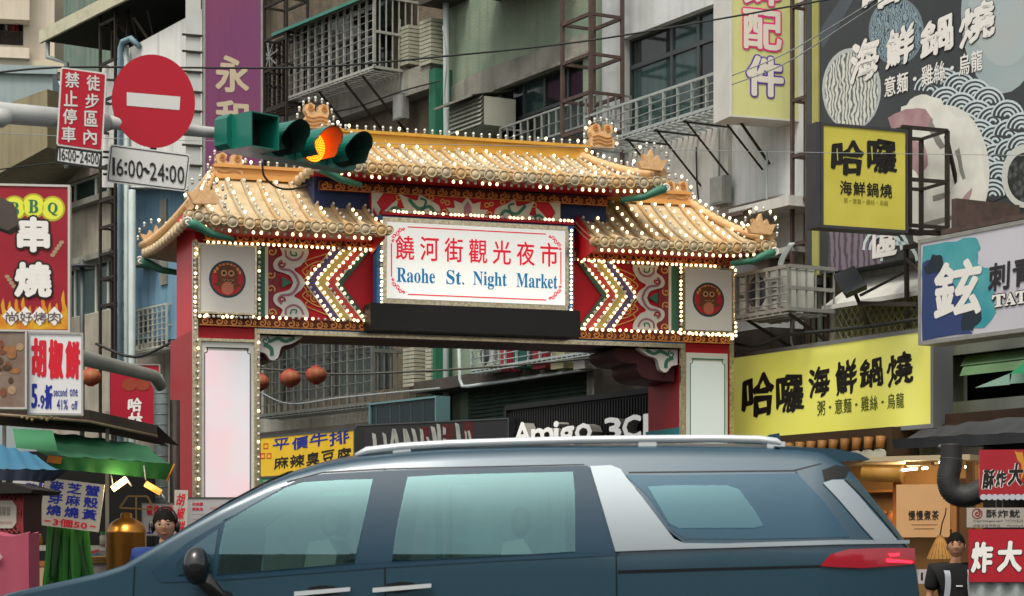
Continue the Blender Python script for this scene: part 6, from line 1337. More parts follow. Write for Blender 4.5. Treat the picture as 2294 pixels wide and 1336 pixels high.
# ================================================================ EAST SIDE: SHOP FRONT UNDER THE LONG YELLOW SIGN
EF = Fr(*(lambda p: (p.x, p.y, Z0))(RA.m @ V((0, -.9, 0))), -60.2)
t = thing('tile_awning', 'small tiled eave with wooden corbels below the long yellow sign', 'roof', EF)
m_wood = mat('corbel_wood', '8c6030', .5, noise=.4, scale=5, emit=.03); m_scal = mat('scallop_pale', 'a4a69a', .6, noise=.3)
q = EF.R(1740, 1995, 1000, 1032, 0); n = 10
b = B(); b.box(q[0], q[1], .02, .4, q[2] - .02, q[3] + .12); part(t, 'backing', b, mat('awning_back', '3a2c1c', .8))
for k in range(n):
    x = q[0] + (q[1] - q[0]) * (k + .5) / n; w_ = (q[1] - q[0]) / n
    b = B(); b.tube([(x, -.05, q[3] + .02), (x, -.06, q[2] + .06)], [.055, .045], 10); part(t, 'tile_end', b, m_wood)
    P = [(x + w_ * .5 * math.cos(math.pi * j / 8), q[2] + .05 * math.sin(math.pi * j / 8) + .0) for j in range(9)]; P += [(x - w_ * .5, q[2] - .05), (x + w_ * .5, q[2] - .05)]
    b = B(); b.prism(P, -.08, -.06); part(t, 'scallop', b, m_scal)
# wooden kiosk interior
KI = fpx(2000, 1150, 21.8, -30)
t = thing('tea_kiosk', 'warm lit wooden tea kiosk behind the car tail', 'kiosk', KI)
m_wall = mat('kiosk_wood', '8a6a40', .6, noise=.4, scale=2, col2='6a4c28', streak=.2); zb_ = Z0 - KI.m.translation.z
q = KI.R(1860, 2240, 1030, 1200, 1.2); b = B(); b.box(q[0], q[1], 1.2, 1.25, zb_, q[3]); part(t, 'back_wall', b, m_wall)
b = B(); q2 = KI.R(1760, 2180, 1040, 1200, .0); b.box(q2[0], q2[1], -.1, 1.3, q2[3], q2[3] + .05); part(t, 'ceiling', b, mat('kiosk_ceiling', 'a09478', .6))
for px, cl, wd in ((2000, 'a05c24', .09), (2132, '9c6c38', .05), (2150, '5c4024', .13)):
    p = KI.p(px, 1100, .1); b = B(); b.box(p.x, p.x + wd, .1, .2, zb_, KI.p(px, 1072, .1).z); part(t, 'post', b, mat('post' + cl, cl, .6, noise=.3, streak=.2))
p = KI.p(1935, 1060, -.0); b = B(); p2 = KI.p(2022, 1062, 0); b.tube([p, p2], .088, 14); part(t, 'bamboo_roll', b, mat('bamboo', 'a87c38', .5, noise=.4, scale=8, emit=.05))
q = KI.R(2028, 2086, 1024, 1044, .2); b = B(); b.box(q[0], q[1], .2, .3, q[2], q[3]); part(t, 'ceiling_box', b, mat('box_tan', 'a08450', .5))
m_fl = mat('tube_white', 'ffffff', .4, emit=7, ecol='fff0d8')
for a, c in (((2018, 1054), (2055, 1050)), ((2066, 1050), (2078, 1048)), ((2104, 1036), (2116, 1038)), ((2162, 1046), (2172, 1047))): part(t, 'light_tube', B().tube([KI.p(*a, 0), KI.p(*c, 0)], .014, 6), m_fl)
q = KI.R(1850, 2120, 1222, 1240, 0.1); b = B(); b.box(q[0], q[1], .1, .6, zb_, KI.p(2000, 1290, .1).z); part(t, 'counter', b, m_wall)
ld = bpy.data.lights.new('kiosk_light', 'POINT'); ld.energy = 16; ld.color = (1, .72, .4); ld.shadow_soft_size = .1; lo_ = bpy.data.objects.new('kiosk_light', ld); lo_.location = KI.m @ KI.p(2040, 1060, .5); COL.objects.link(lo_)
TB = fpx(2010, 1130, 21.2, -12)
t, q = board('tea_banner', 'beige cloth banner with black brush characters in the kiosk', TB, (2008, 2128, 1086, 1204), 0, .01, mat('cloth_beige', 'b89064', .8, noise=.15, emit=.06), None, cat='banner')
letters(t, TB, [('慢慢煮茶', 2034, 2104, 1144, 1166)], -.002, m_blk, .02)
for k in range(2): z = TB.R(2042 + k * 6, 2100 - k * 6, 1175 + k * 9, 1177 + k * 9, 0); part(t, 'fine_print', B().box(z[0], z[1], -.002, 0, z[2], z[3]), mat('print_tan', '80603c', .6))
# woven lamp
WL = fpx(2106, 1230, 20.8); t = thing('woven_lamp', 'conical woven bamboo lamp shade glowing beside the man', 'lamp', WL)
b = B(); b.lathe((0, 0, 0), [(.02, .13), (.045, .09), (.09, .0), (.13, -.09), (.128, -.1)], 20); part(t, 'lamp_shade', b, mat('weave', 'b08040', .6, noise=.5, scale=30, emit=.25)); b = B()
for k in range(20): a = 2 * math.pi * k / 20; b.tube([(.022 * math.cos(a), .022 * math.sin(a), .13), (.092 * math.cos(a), .092 * math.sin(a), .0), (.134 * math.cos(a), .134 * math.sin(a), -.1)], .002, 4)
part(t, 'shade_rib', b, mat('weave_dark', '7a5428', .6), kind='stuff'); b = B(); b.tube([(0, 0, .13), (.02, 0, .25), (.05, 0, .33), (.06, 0, .4)], .007, 6); part(t, 'hook', b, m_ironb)
# dark grey awning
t = awning('dark_awning', 'sagging charcoal awning above the fried squid stall', [P3(2060, 965, 20.4), P3(2180, 945, 19.6), P3(2420, 920, 18.2)], [P3(1998, 985, 20.4), P3(2160, 975, 19.0), P3(2420, 965, 17.5)], [P3(2003, 1006, 20.42), P3(2160, 1000, 19.02), P3(2420, 985, 17.52)], mat('tarp_charcoal', '2c2e30', .75, noise=.5, scale=3, col2='46494b'), mat('tarp_charcoal_front', '34373a', .7, noise=.4, scale=3))
b = B(); b.tube([P3(2105, 1001, 19.4), P3(2230, 996, 18.8)], .02, 6); part(t, 'awning_bar', b, m_alu)
# small green parasol at the edge
t = thing('green_parasol', 'pale green pointed parasol corner with pink price tag', 'umbrella', Fr(0, 0, 0))
b = B(); n_ = b.add([P3(2184, 869, 17.2), P3(2268, 832, 17.2), P3(2420, 800, 17.4), P3(2420, 850, 17.2), P3(2262, 860, 17.2)]); b.face([n_ + 1, n_ + 2, n_ + 3, n_ + 4]); b.prism([(P3(2184, 869, 17.2).x, P3(2184, 869, 17.2).z), (P3(2262, 837, 17.2).x, P3(2262, 837, 17.2).z), (P3(2262, 862, 17.2).x, P3(2262, 862, 17.2).z)], 17.2, 17.22); part(t, 'canopy_cloth', b, mat('parasol_pale', '7c9c8e', .6, noise=.2))
b = B(); n_ = b.add([P3(2262, 838, 17.15), P3(2294, 812, 17.15), P3(2420, 780, 17.15), P3(2420, 830, 17.15), P3(2264, 838, 17.15)]); b.face([n_, n_ + 1, n_ + 2, n_ + 3]); part(t, 'green_top', b, mat('parasol_green', '2f8c60', .6))
f = fpx(2280, 850, 17.1); q = f.R(2262, 2400, 837, 872, 0); part(t, 'valance', B().box(q[0], q[1], 0, .01, q[2], q[3]), mat('valance_green', '6aa484', .6)); q = f.R(2268, 2400, 841, 868, 0); part(t, 'price_tag', B().box(q[0], q[1], -.006, -.001, q[2], q[3]), mat('tag_pink', 'b04c58', .6)); letters(t, f, [('澎湖', 2270, 2296, 843, 853), ('2元起', 2270, 2300, 856, 866)], -.008, m_wht, .02)
# fried squid signs
SQ = fpx(2200, 1080, 18.2, -8)
t, q = board('shop_sign', 'red fried squid sign with black characters and scalloped foot', SQ, (2194, 2420, 1008, 1115), 0, .06, mat('sign_squidred', '98202c', .5, noise=.3, scale=3), None)
brush(t, SQ, '酥炸大', [(2202, 2228, 1052, 1096), (2231, 2254, 1054, 1092), (2259, 2292, 1038, 1088)], -.003, m_blk, .03, .1, outline=.006, omat=m_wht)
b = B()
for k in range(12): p = SQ.p(2203 + k * 13, 1114, 0); b.sheet([(p.x + .028 * math.cos(j * .5), p.z + .026 * math.sin(j * .5)) for j in range(13)], -.004 - .0004 * k)
part(t, 'scalloped_edge', b, mat('scal_grey', 'a8acb4', .5))
b = B(); b.sheet(SQ.pts(jag([(2272, 1010), (2290, 1012), (2294, 1060), (2284, 1090), (2288, 1040)], 3)), -.0025); part(t, 'printed_flame', b, mat('flame_orange', 'b88030', .5))
SW = fpx(2200, 1160, 17.9, -8)
t, q = board('shop_sign', 'white squid stall sign with red emblem and black characters', SW, (2166, 2420, 1138, 1182), 0, .05, mat('sign_offwhite', '9c9890', .5, noise=.2), None)
letters(t, SW, [('酥炸魷', 2208, 2286, 1142, 1160)], -.002, m_blk, .02)
b = B(); p = SW.p(2189, 1151, 0); b.ribbon([(p.x + .04 * math.cos(j * .4), p.z + .04 * math.sin(j * .4)) for j in range(17)], .008, -.003, 0); b.ribbon(spiral(p.x, p.z, .004, .028, 0, 1.2), .012, -.003, 0); part(t, 'red_emblem', b, mat('emblem_red', '80201c', .5))
b = B(); 
for s_, c4 in (('Crispy fried giant squid', (2180, 2246, 1165, 1171)), ('イカフライ天ぷら', (2252, 2292, 1164, 1171)), ('대왕오징어튀김', (2180, 2240, 1175, 1181)), ('Mực khổng lồ', (2256, 2292, 1175, 1181))): z = SW.R(*c4, 0); put(b, s_, z[0], z[1], z[2], z[3], -.002)
part(t, 'fine_print', b, m_blk)
SR = fpx(2200, 1250, 17.6, -8)
t, q = board('stall_banner', 'bright red stall banner with large white characters', SR, (2170, 2420, 1186, 1304), 0, .02, mat('banner_red', '9c1626', .6, noise=.2), None, cat='banner')
brush(t, SR, '炸大魷', [(2176, 2224, 1214, 1284), (2234, 2290, 1212, 1282), (2298, 2350, 1212, 1282)], -.003, m_wht, .04, .05, outline=.008, omat=m_blk)
t = thing('squid_stall', 'squid stall counter with dark recess and pale cloth skirt', 'stall', SR); zb_ = Z0 - SR.m.translation.z
q = SR.R(2170, 2420, 1304, 1400, .03); b = B(); b.grid(lambda u, v: V((q[0] + (q[1] - q[0]) * u, .04 + .02 * math.sin(u * 40), q[3] + (zb_ - q[3]) * v)), 60, 1); part(t, 'cloth_skirt', b, mat('skirt_grey', '8c9494', .7))
q = SR.R(2100, 2420, 1000, 1300, 1.2); part(t, 'back_wall', B().box(q[0] + .4, q[1], 1.2, 1.3, zb_, q[3] + .1), w_dark)
# flexible duct
DX = fpx(2150, 1080, 18.9); t = thing('flexible_duct', 'thick black flexible duct curving below the charcoal awning', 'duct', DX)
P = [DX.p(x, y, 0) for x, y in bez([(2132, 995), (2130, 1040), (2124, 1075), (2134, 1103), (2165, 1112), (2205, 1095), (2240, 1075)], 8)]
b = B(); b.tube(P, .095, 16); part(t, 'hose', b, mat('hose_black', '2a2b2c', .55)); 
for k in range(6, len(P) - 1, 1):
    for h in (0, .5):
        c_ = P[k].lerp(P[k + 1], h); tt = (P[k + 1] - P[k]).normalized(); b = B(); b.tube([c_ - tt * .006, c_, c_ + tt * .006], [.095, .103, .095], 16, caps=False); part(t, 'hose_ring', b, mat('ring_dark', '3c3e3f', .5))
b = B(); q = KI.R(2164, 2180, 1034, 1084, -1.5); b.box(q[0], q[1], -1.5, -1.45, q[2], q[3]); solo('wood_tag', 'thin wooden tag board hanging behind the flexible duct', 'board', KI, b, m_wood)
for lb, r4, c4 in (('small white tea box on the kiosk counter', (2058, 2092, 1276, 1308), 'b0a8ac'),):
    f = fpx(r4[0], r4[3], 20); q = f.R(*r4, 0); t = thing('tea_box', lb, 'box', f); part(t, 'carton', B().box(q[0], q[1], 0, .12, q[2], q[3]), mat('carton', c4, .6)); part(t, 'printed_mark', B().box(q[0] + .07, q[0] + .09, -.002, 0, q[2] + .04, q[3] - .04), m_red_i); part(t, 'printed_mark', B().box(q[0] + .02, q[0] + .04, -.002, 0, q[2] + .03, q[3] - .03), m_blk)
# ================================================================ CAR
CF = Fr(0, 11.6, -.004, 0)
car = thing('passenger_van', 'dark teal blue family van with silver roof rails crossing the foreground', 'car', CF)
m_paint = mat('van_paint', '1b3e4f', .34, metal=.2, coat=.35, spec=.6, noise=.08, scale=1)
m_vtrim = mat('van_black_trim', '1e3a4c', .4, spec=.25); m_vsilver = mat('van_silver', '88939a', .4, metal=.35); m_vchrome = mat('van_rail', 'c4ccd0', .35, metal=.4)
m_vglass = mat('van_glass', '32565f', .07, metal=.55, spec=.7, noise=.2, scale=1.5, col2='33565f'); _nt = m_vglass.node_tree; _p = _nt.nodes['Principled BSDF']; _mx = _nt.nodes.new('ShaderNodeMixShader'); _tr = _nt.nodes.new('ShaderNodeBsdfTransparent'); _gl = _nt.nodes.new('ShaderNodeBsdfGlossy')
_tr.inputs[0].default_value = (.40, .60, .64, 1); _gl.inputs['Color'].default_value = (.42, .74, .82, 1); _gl.inputs['Roughness'].default_value = .03; _mx.inputs[0].default_value = .17
_nt.links.new(_tr.outputs[0], _mx.inputs[1]); _nt.links.new(_gl.outputs[0], _mx.inputs[2]); _nt.links.new(_mx.outputs[0], _nt.nodes['Material Output'].inputs[0])
m_vglassd = mat('van_glass_dark', '2c4c58', .06, metal=.5, spec=.9)
m_rub = mat('rubber', '141414', .8); m_red_l = mat('tail_red', '8c1024', .12, coat=1, emit=.15, noise=.3, scale=8); m_redon = mat('tail_lit', 'ff2038', .3, emit=2.5); m_seam = mat('seam_black', '080c10', .5)
SIL = [(-84, 1440), (-76, 1385), (-45, 1350), (0, 1331), (65, 1318), (145, 1302), (230, 1284), (287, 1266), (306, 1254), (400, 1196), (500, 1136), (600, 1083), (650, 1062), (720, 1041), (800, 1026), (900, 1014), (1000, 1007), (1200, 1001), (1500, 999), (1700, 1002), (1800, 1007), (1850, 1014), (1905, 1046), (1960, 1118), (2010, 1182), (2050, 1236), (2062, 1262), (2068, 1330), (2066, 1400)]
SP = [(lambda q: (q.x, q.z))(CF.p(a, c, .12)) for a, c in SIL]; W_c = 1.96; X0c, X1c = SP[0][0], SP[-2][0]
def zt_(x):
    for (a, za), (c, zc2) in zip(SP, SP[1:]):
        if a <= x <= c: return za + (zc2 - za) * (x - a) / (c - a + 1e-9)
    return SP[0][1] if x < SP[0][0] else SP[-1][1]
def inset(x, z):
    t = min(max((z - 1.2) / .66, 0), 1.1); i = .23 * t ** 1.8
    if z < 1.0: i += .03 * ((1.0 - z) / .8) ** 2
    i += .5 * min(max((X0c + 1.0 - x) / 1.0, 0), 1) ** 2.4 + .22 * min(max((x - (X1c - .6)) / .6, 0), 1) ** 2
    return i
b = B(); st = [X0c + .0 + (X1c - X0c) * (k / 190) for k in range(191)]; NS = 40; rows = []
def ring(x):
    zt = zt_(x); cr = min(max((zt - 1.3) / .5, .05), 1); z0 = .3 + .06 * max(0, (X0c + .4 - x) / .4); out = []
    for k in range(NS + 1): f = k / NS * .985; z = z0 + (zt - z0) * f; out.append((inset(x, z), z))
    e = inset(x, zt); out += [(e + .012, zt - .004 * cr), (e + .035, zt + .005 * cr), (e + .09, zt + .018 * cr), (e + .3, zt + .04 * cr), (W_c / 2, zt + .055 * cr)]
    return out + [(W_c - y, z) for y, z in out[-2::-1]]
def in_poly(x, z, P):
    c = False
    for (a, b_), (d, e) in zip(P, P[1:] + P[:1]):
        if (b_ > z) != (e > z) and x < (d - a) * (z - b_) / (e - b_) + a: c = not c
    return c
OPEN = CF.pts([(392, 1270), (434, 1219), (506, 1167), (600, 1110), (672, 1077), (740, 1069), (860, 1062), (1100, 1054), (1294, 1050), (1302, 1100), (1340, 1240), (1100, 1250), (860, 1262), (600, 1281), (480, 1290), (400, 1294)], .08)
b.smooth = True; prev = None
for x in st:
    r = ring(x); n_ = b.add([(x, y, z) for y, z in r])
    if prev is not None:
        for k in range(len(r) - 1):
            if not in_poly(x - .013, (r[k][1] + r[k + 1][1]) / 2, OPEN): b.face([prev + k, n_ + k, n_ + k + 1, prev + k + 1])
    prev = n_
b.smooth = False; r0_ = ring(st[0]); b.face(list(range(len(r0_)))); b.face([prev + k for k in reversed(range(len(r0_)))])
body_ = part(car, 'body', b, m_paint)
def over(name, P, off, m_, par=None, far=False, th=.008):
    """panel laid on the curved flank, given as photo-pixel outline"""
    L = CF.pts(P, .08); bm = bmesh.new(); vs = [bm.verts.new((x, 0, z)) for x, z in L]; bm.faces.new(vs)
    bmesh.ops.triangulate(bm, faces=bm.faces[:])
    for _ in range(3):
        ed = [e for e in bm.edges if e.calc_length() > .12]
        if ed: bmesh.ops.subdivide_edges(bm, edges=ed, cuts=1, use_grid_fill=False); bmesh.ops.triangulate(bm, faces=[f for f in bm.faces if len(f.verts) > 3])
    be = [e for e in bm.edges if e.is_boundary]; r = bmesh.ops.extrude_edge_only(bm, edges=be); ex = {v for v in r['geom'] if isinstance(v, bmesh.types.BMVert)}
    for v in bm.verts: v.co.y = inset(v.co.x, v.co.z) - off + (th if v in ex else 0)
    if far:
        for v in bm.verts: v.co.y = W_c - v.co.y
    me = bpy.data.meshes.new(name)
    bmesh.ops.recalc_face_normals(bm, faces=bm.faces[:])
    f0 = max(bm.faces, key=lambda f: f.calc_area())
    if (f0.normal.y > 0) != far: bmesh.ops.reverse_faces(bm, faces=bm.faces[:])
    for f in bm.faces: f.smooth = not any(v in ex for v in f.verts)
    bm.to_mesh(me); bm.free(); me.materials.append(m_)
    nn_ = []
    for v in me.vertices:
        x, z = v.co.x, v.co.z; e_ = .01; n_ = V(((inset(x + e_, z) - inset(x - e_, z)) / (2 * e_), -1, (inset(x, z + e_) - inset(x, z - e_)) / (2 * e_))).normalized()
        if far: n_.y = -n_.y
        nn_.append(n_)
    me.normals_split_custom_set_from_vertices(nn_)
    return part(par or car, name, me, None)
def curve_in(P, n=4): return bez(P + P[:1], n)[:-1]
for far in (False, True):
    over('window_surround', [(345, 1280), (425, 1215), (520, 1158), (600, 1110), (668, 1073), (720, 1061), (860, 1053), (1100, 1046), (1318, 1042), (1318, 1056), (1284, 1057), (1150, 1060), (1000, 1064), (912, 1069), (834, 1074), (760, 1076), (678, 1081), (640, 1093), (560, 1139), (507, 1173), (492, 1187), (440, 1223), (400, 1263)], .004, m_vtrim, far=far)
    over('window_surround', [(345, 1280), (402, 1262), (405, 1287), (481, 1280), (490, 1286), (640, 1275), (796, 1261), (880, 1257), (1100, 1246), (1288, 1235), (1385, 1228), (1385, 1244), (1100, 1258), (860, 1272), (600, 1292), (480, 1301), (365, 1305)], .004, m_vtrim, far=far)
    over('pillar', [(832, 1072), (914, 1067), (892, 1180), (881, 1260), (794, 1264), (818, 1150)], .005, m_vtrim, far=far)
    over('pillar', [(1283, 1055), (1330, 1043), (1385, 1240), (1286, 1240), (1287, 1100)], .005, m_vtrim, far=far)
    over('pillar', [(488, 1186), (510, 1170), (499, 1228), (493, 1289), (479, 1289)], .005, m_vtrim, far=far)
    over('quarter_window', [(400, 1262), (440, 1222), (492, 1186), (481, 1280), (405, 1288)], .010, m_vglassd, far=far)
    over('door_window', [(507, 1172), (560, 1138), (640, 1092), (678, 1080), (760, 1075), (834, 1073), (820, 1150), (796, 1262), (640, 1276), (490, 1287), (496, 1230)], .010, m_vglass, far=far)
    over('door_window', [(912, 1068), (1000, 1063), (1150, 1059), (1284, 1056), (1288, 1100), (1288, 1236), (1100, 1247), (880, 1258), (890, 1180)], .010, m_vglass, far=far)
    over('side_window', [(1400, 1062), (1500, 1064), (1790, 1060), (1850, 1130), (1900, 1204), (1700, 1208), (1532, 1208), (1505, 1190), (1450, 1110)], .004, mat('van_glass_deep', '24485c', .06, metal=.45, coat=.5), far=far)
    over('clear_pane', [(1452, 1090), (1500, 1087), (1630, 1087), (1656, 1096), (1690, 1145), (1708, 1178), (1690, 1183), (1520, 1184), (1498, 1174)], .008, m_vglass, far=far)
    fin = over('silver_fin', [(1323, 1043), (1370, 1041), (1392, 1050), (1405, 1070), (1450, 1130), (1490, 1185), (1508, 1208), (1530, 1217), (1620, 1218), (1880, 1210), (2046, 1210), (2044, 1218), (1880, 1220), (1620, 1228), (1480, 1232), (1377, 1236), (1350, 1140)], .016, m_vsilver, far=far)
    over('pillar_trim', [(1846, 1082), (1868, 1074), (1893, 1074), (1925, 1108), (1960, 1150), (2015, 1210), (1958, 1210), (1930, 1180), (1880, 1120)], .010, m_vsilver, far=far)
    over('tailgate_glass', [(1898, 1074), (1918, 1078), (1960, 1128), (2010, 1190), (2040, 1226), (2022, 1212), (1975, 1156), (1930, 1106)], .009, mat('tailgate_glass', '2a3a38', .1, spec=.6), far=far)
    tl = over('tail_light', [(1832, 1268), (1856, 1242), (1896, 1231), (1980, 1228), (2058, 1228), (2060, 1264), (1980, 1270), (1928, 1273), (1870, 1271)], .012, m_red_l, far=far)
    over('lit_element', [(1990, 1241), (2018, 1240), (2018, 1245), (1995, 1247)], .017, m_redon, tl, far=far); over('lit_element', [(1986, 1252), (2052, 1258), (2050, 1262), (1986, 1259)], .017, m_redon, tl, far=far)
    over('black_groove', [(1383, 1278), (1600, 1272), (1834, 1266), (1834, 1271), (1600, 1278), (1383, 1285)], .003, m_seam, far=far)
    for P in ([(858, 1052), (861, 1052), (866, 1264), (868, 1420), (865, 1420), (862, 1264)], [(1377, 1238), (1380, 1238), (1384, 1440), (1380, 1440)], [(306, 1270), (309, 1270), (300, 1480), (296, 1480)], [(640, 1078), (720, 1056), (860, 1048), (1310, 1038), (1310, 1040), (860, 1051), (720, 1059), (642, 1081)], [(1410, 1056), (1780, 1052), (1845, 1036), (1846, 1038), (1781, 1055), (1410, 1059)], [(1785, 1055), (1788, 1055), (1835, 1130), (1890, 1206), (1886, 1206), (1832, 1132)]): over('panel_seam', P, .002, m_seam, far=far)
    for (a, c, y0_, y1_) in ((664, 788, 1330, 1320), (838, 968, 1322, 1312)):
        h = over('door_handle', [(a, y0_ - 5), (c, y1_ - 5), (c, y1_ + 4), (a, y0_ + 5)], .045, m_vchrome, far=far, th=.02)
        over('handle_cup', [(a + 30, y0_ - 14), (a + 60, y0_ - 19), (a + 90, y0_ - 17), (a + 100, y1_ + 8), (a + 60, y1_ + 16), (a + 30, y1_ + 14)], .003, m_seam, h, far=far)
    over('side_sill', [(100, 1600), (1900, 1600), (1900, 1640), (100, 1640)], .01, m_rub, far=far)
# cabin seen through the glass
m_seat = mat('seat_grey', 'a89c88', .8, noise=.2); m_cab2 = mat('cabin_dark', '1c2022', .8)
part(car, 'cabin_floor', B().box(X0c + .9, X1c - .3, .12, W_c - .12, .35, .42), m_cab2)
b = B(); b.box(X0c + 1.15, X0c + 1.5, .2, W_c - .2, .8, 1.12); part(car, 'dashboard', b, m_cab2)
c_ = CF.p(512, 1268, .5); b = B(); b.tube([(c_.x + .06 * math.sin(a), .5 + .19 * math.cos(a), c_.z - .05 + .17 * math.sin(a)) for a in [k * math.pi / 10 for k in range(20)]], .016, 6, closed=True); part(car, 'steering_wheel', b, m_cab2)
for px in (690, 1120, 1460):
    for yy in (.3, W_c - .78):
        c_ = CF.p(px, 1200, .5); b = B(); b.smooth = False
        b.prism([(c_.x - .5, .55), (c_.x + .05, .5), (c_.x + .18, 1.28), (c_.x + .13, 1.36), (c_.x + .02, 1.34), (c_.x - .08, .75), (c_.x - .5, .7)], yy, yy + .48); st_ = part(car, 'seat', b, m_seat)
        b = B(); b.smooth = True; b.sphere((c_.x + .12, yy + .24, 1.46), .1, 12, 8, (.55, 1.15, .85)); part(st_, 'headrest', b, m_seat)
# roof rails
for yy in (.30, W_c - .30):
    P = [(796, 1021), (822, 1010), (900, 1001), (1000, 995), (1150, 990), (1300, 986), (1450, 984), (1600, 983), (1700, 985), (1738, 990), (1756, 1000)]
    pts = [CF.p(a, c, .3) for a, c in P]; pts = [V((p.x, yy, p.z)) for p in pts]
    b = B(); b.tube(pts, [.012] + [.023] * 9 + [.012], 10); rl = part(car, 'roof_rail', b, m_vchrome)
    for k in (2, 6, 9): p = pts[k]; part(rl, 'rail_foot', B().box(p.x - .05, p.x + .05, yy - .015, yy + .015, p.z - .06, p.z), m_vchrome)
p = CF.p(1722, 990, .98); b = B(); b.prism([(p.x - .12, p.z - .06), (p.x + .08, p.z - .06), (p.x + .06, p.z + .05), (p.x + .0, p.z + .04)], W_c / 2 - .02, W_c / 2 + .02); part(car, 'antenna_fin', b, m_vtrim)
# spoiler
b = B(); P = [(1735, 1000), (1800, 1002), (1870, 1006), (1925, 1016), (1950, 1030), (1915, 1032), (1870, 1036), (1840, 1040), (1800, 1030)]; b.prism([(q.x, q.z) for q in (CF.p(a, c, .25) for a, c in P)], .25, W_c - .25); part(car, 'spoiler', b, m_paint)
over('spoiler_recess', [(1846, 1052), (1880, 1040), (1912, 1046), (1900, 1068), (1850, 1076)], .006, m_seam)
# windscreen and rear glass follow the shell, 4 mm proud
def shell_strip(name, xa, xb, m_, e0=.12):
    b = B(); n = 18
    def fn(u, v):
        x = xa + (xb - xa) * u; zt = zt_(x); e = inset(x, zt); y = e + e0 + (W_c - 2 * e - 2 * e0) * v; d = abs(v - .5) * 2
        return V((x - .004, y, zt + .008 + (.055 - .03 * d ** 3) * min(max((zt - 1.3) / .5, .05), 1)))
    b.grid(fn, n, 12); part(car, name, b, m_)
shell_strip('windscreen', SP[8][0] + .05, SP[12][0] - .03, m_vglassd); shell_strip('rear_window', SP[22][0] + .04, SP[25][0] - .03, m_vglassd)
# mirror
b = B(); c_ = CF.p(440, 1268, -.14)
b.smooth = True; b.sphere((c_.x, -.14, c_.z), .1, 14, 10, (.75, .9, 1.05)); b.tube([(c_.x + .02, -.1, c_.z - .06), (c_.x + .1, -.02, c_.z - .16), (c_.x + .22, .08, c_.z - .2)], [.05, .045, .04], 8); part(car, 'side_mirror', b, mat('mirror_black', '15181b', .2, coat=.8))
b = B(); b.smooth = True; b.sphere((c_.x, W_c + .14, c_.z), .1, 14, 10, (.75, .9, 1.05)); b.tube([(c_.x + .1, W_c + .02, c_.z - .1), (c_.x + .2, W_c - .08, c_.z - .16)], .04, 8); part(car, 'side_mirror', b, MATS['mirror_black'])
# wheels, arches, lamps, bumper
for x in (X0c + .98, X1c - 1.05):
    for y0_, y1_ in ((-.004, .23), (W_c - .23, W_c + .004)):
        out = y0_ if y0_ < 1 else y1_; sg = 1 if y0_ < 1 else -1
        b = B(); b.lathe((x, out - sg * .004, .35), [(0, 0), (.40, 0), (.40, sg * .03)], 28, 'y'); part(car, 'wheel_arch', b, m_seam)
        b = B(); b.lathe((x, out - sg * .02, .352), [(.22, 0), (.33, -sg * .005), (.35, sg * .03), (.35, sg * .2), (.2, sg * .22)], 28, 'y'); wl = part(car, 'wheel', b, m_rub)
        b = B(); b.lathe((x, out - sg * .028, .352), [(0, -sg * .01), (.06, -sg * .01), (.08, sg * .01), (.2, sg * .0), (.225, -sg * .004), (.23, sg * .02)], 28, 'y')
        for k in range(10): a = 2 * math.pi * k / 10; b.bar((x, out - sg * .034, .352), (x + .21 * math.cos(a), out - sg * .034, .352 + .21 * math.sin(a)), .03, .012)
        part(wl, 'rim', b, m_vsilver)
over('headlight', [(-60, 1385), (40, 1352), (90, 1350), (60, 1375), (-40, 1405)], .006, mat('headlight_clear', 'c0c8cc', .1, coat=1)); over('headlight', [(-60, 1385), (40, 1352), (90, 1350), (60, 1375), (-40, 1405)], .006, MATS['headlight_clear'], far=True)
b = B(); b.box(X0c - .012, X0c, .55, W_c - .55, .45, .75); part(car, 'grille', b, m_vtrim); b = B(); b.box(X1c, X1c + .03, .3, W_c - .3, .4, .62); part(car, 'rear_bumper', b, m_vtrim)
# ================================================================ ROW ACROSS THE ROAD (behind the viewer, seen only as reflections)
r_ = random.Random(11); x = -34
for k in range(8):
    wd_ = r_.uniform(7, 10); h = r_.uniform(5.5, 8); f = Fr(x + wd_, -13, Z0, 180)
    cl = ('e4d4b0', 'e8dcc0', 'd4ccb8', 'e0d8c4')[k % 4]; t = thing('opposite_building', ('sand', 'cream', 'grey', 'stone')[k % 4] + ' coloured building number %s across the road mirrored in the van' % ('one two three four five six seven eight'.split()[k]), 'building', f)
    H_ = [(.8 + c * 2.6, 1.9 + c * 2.6, 3.8 + rw * 3.0, 4.8 + rw * 3.0) for c in range(int((wd_ - 1) / 2.6)) for rw in range(int((h - 3) / 3))]
    b = B().holes(0, wd_ - .05, 0, h, H_, .2); b.box(0, wd_ - .05, .25, 6, 0, h); part(t, 'wall', b, mat('opp' + cl, cl, .9, noise=.3))
    for q in H_: part(t, 'window', B().box(q[0], q[1], .15, .2, q[2], q[3]), m_glass)
    x += wd_ + (0 if k % 3 else 1.5)
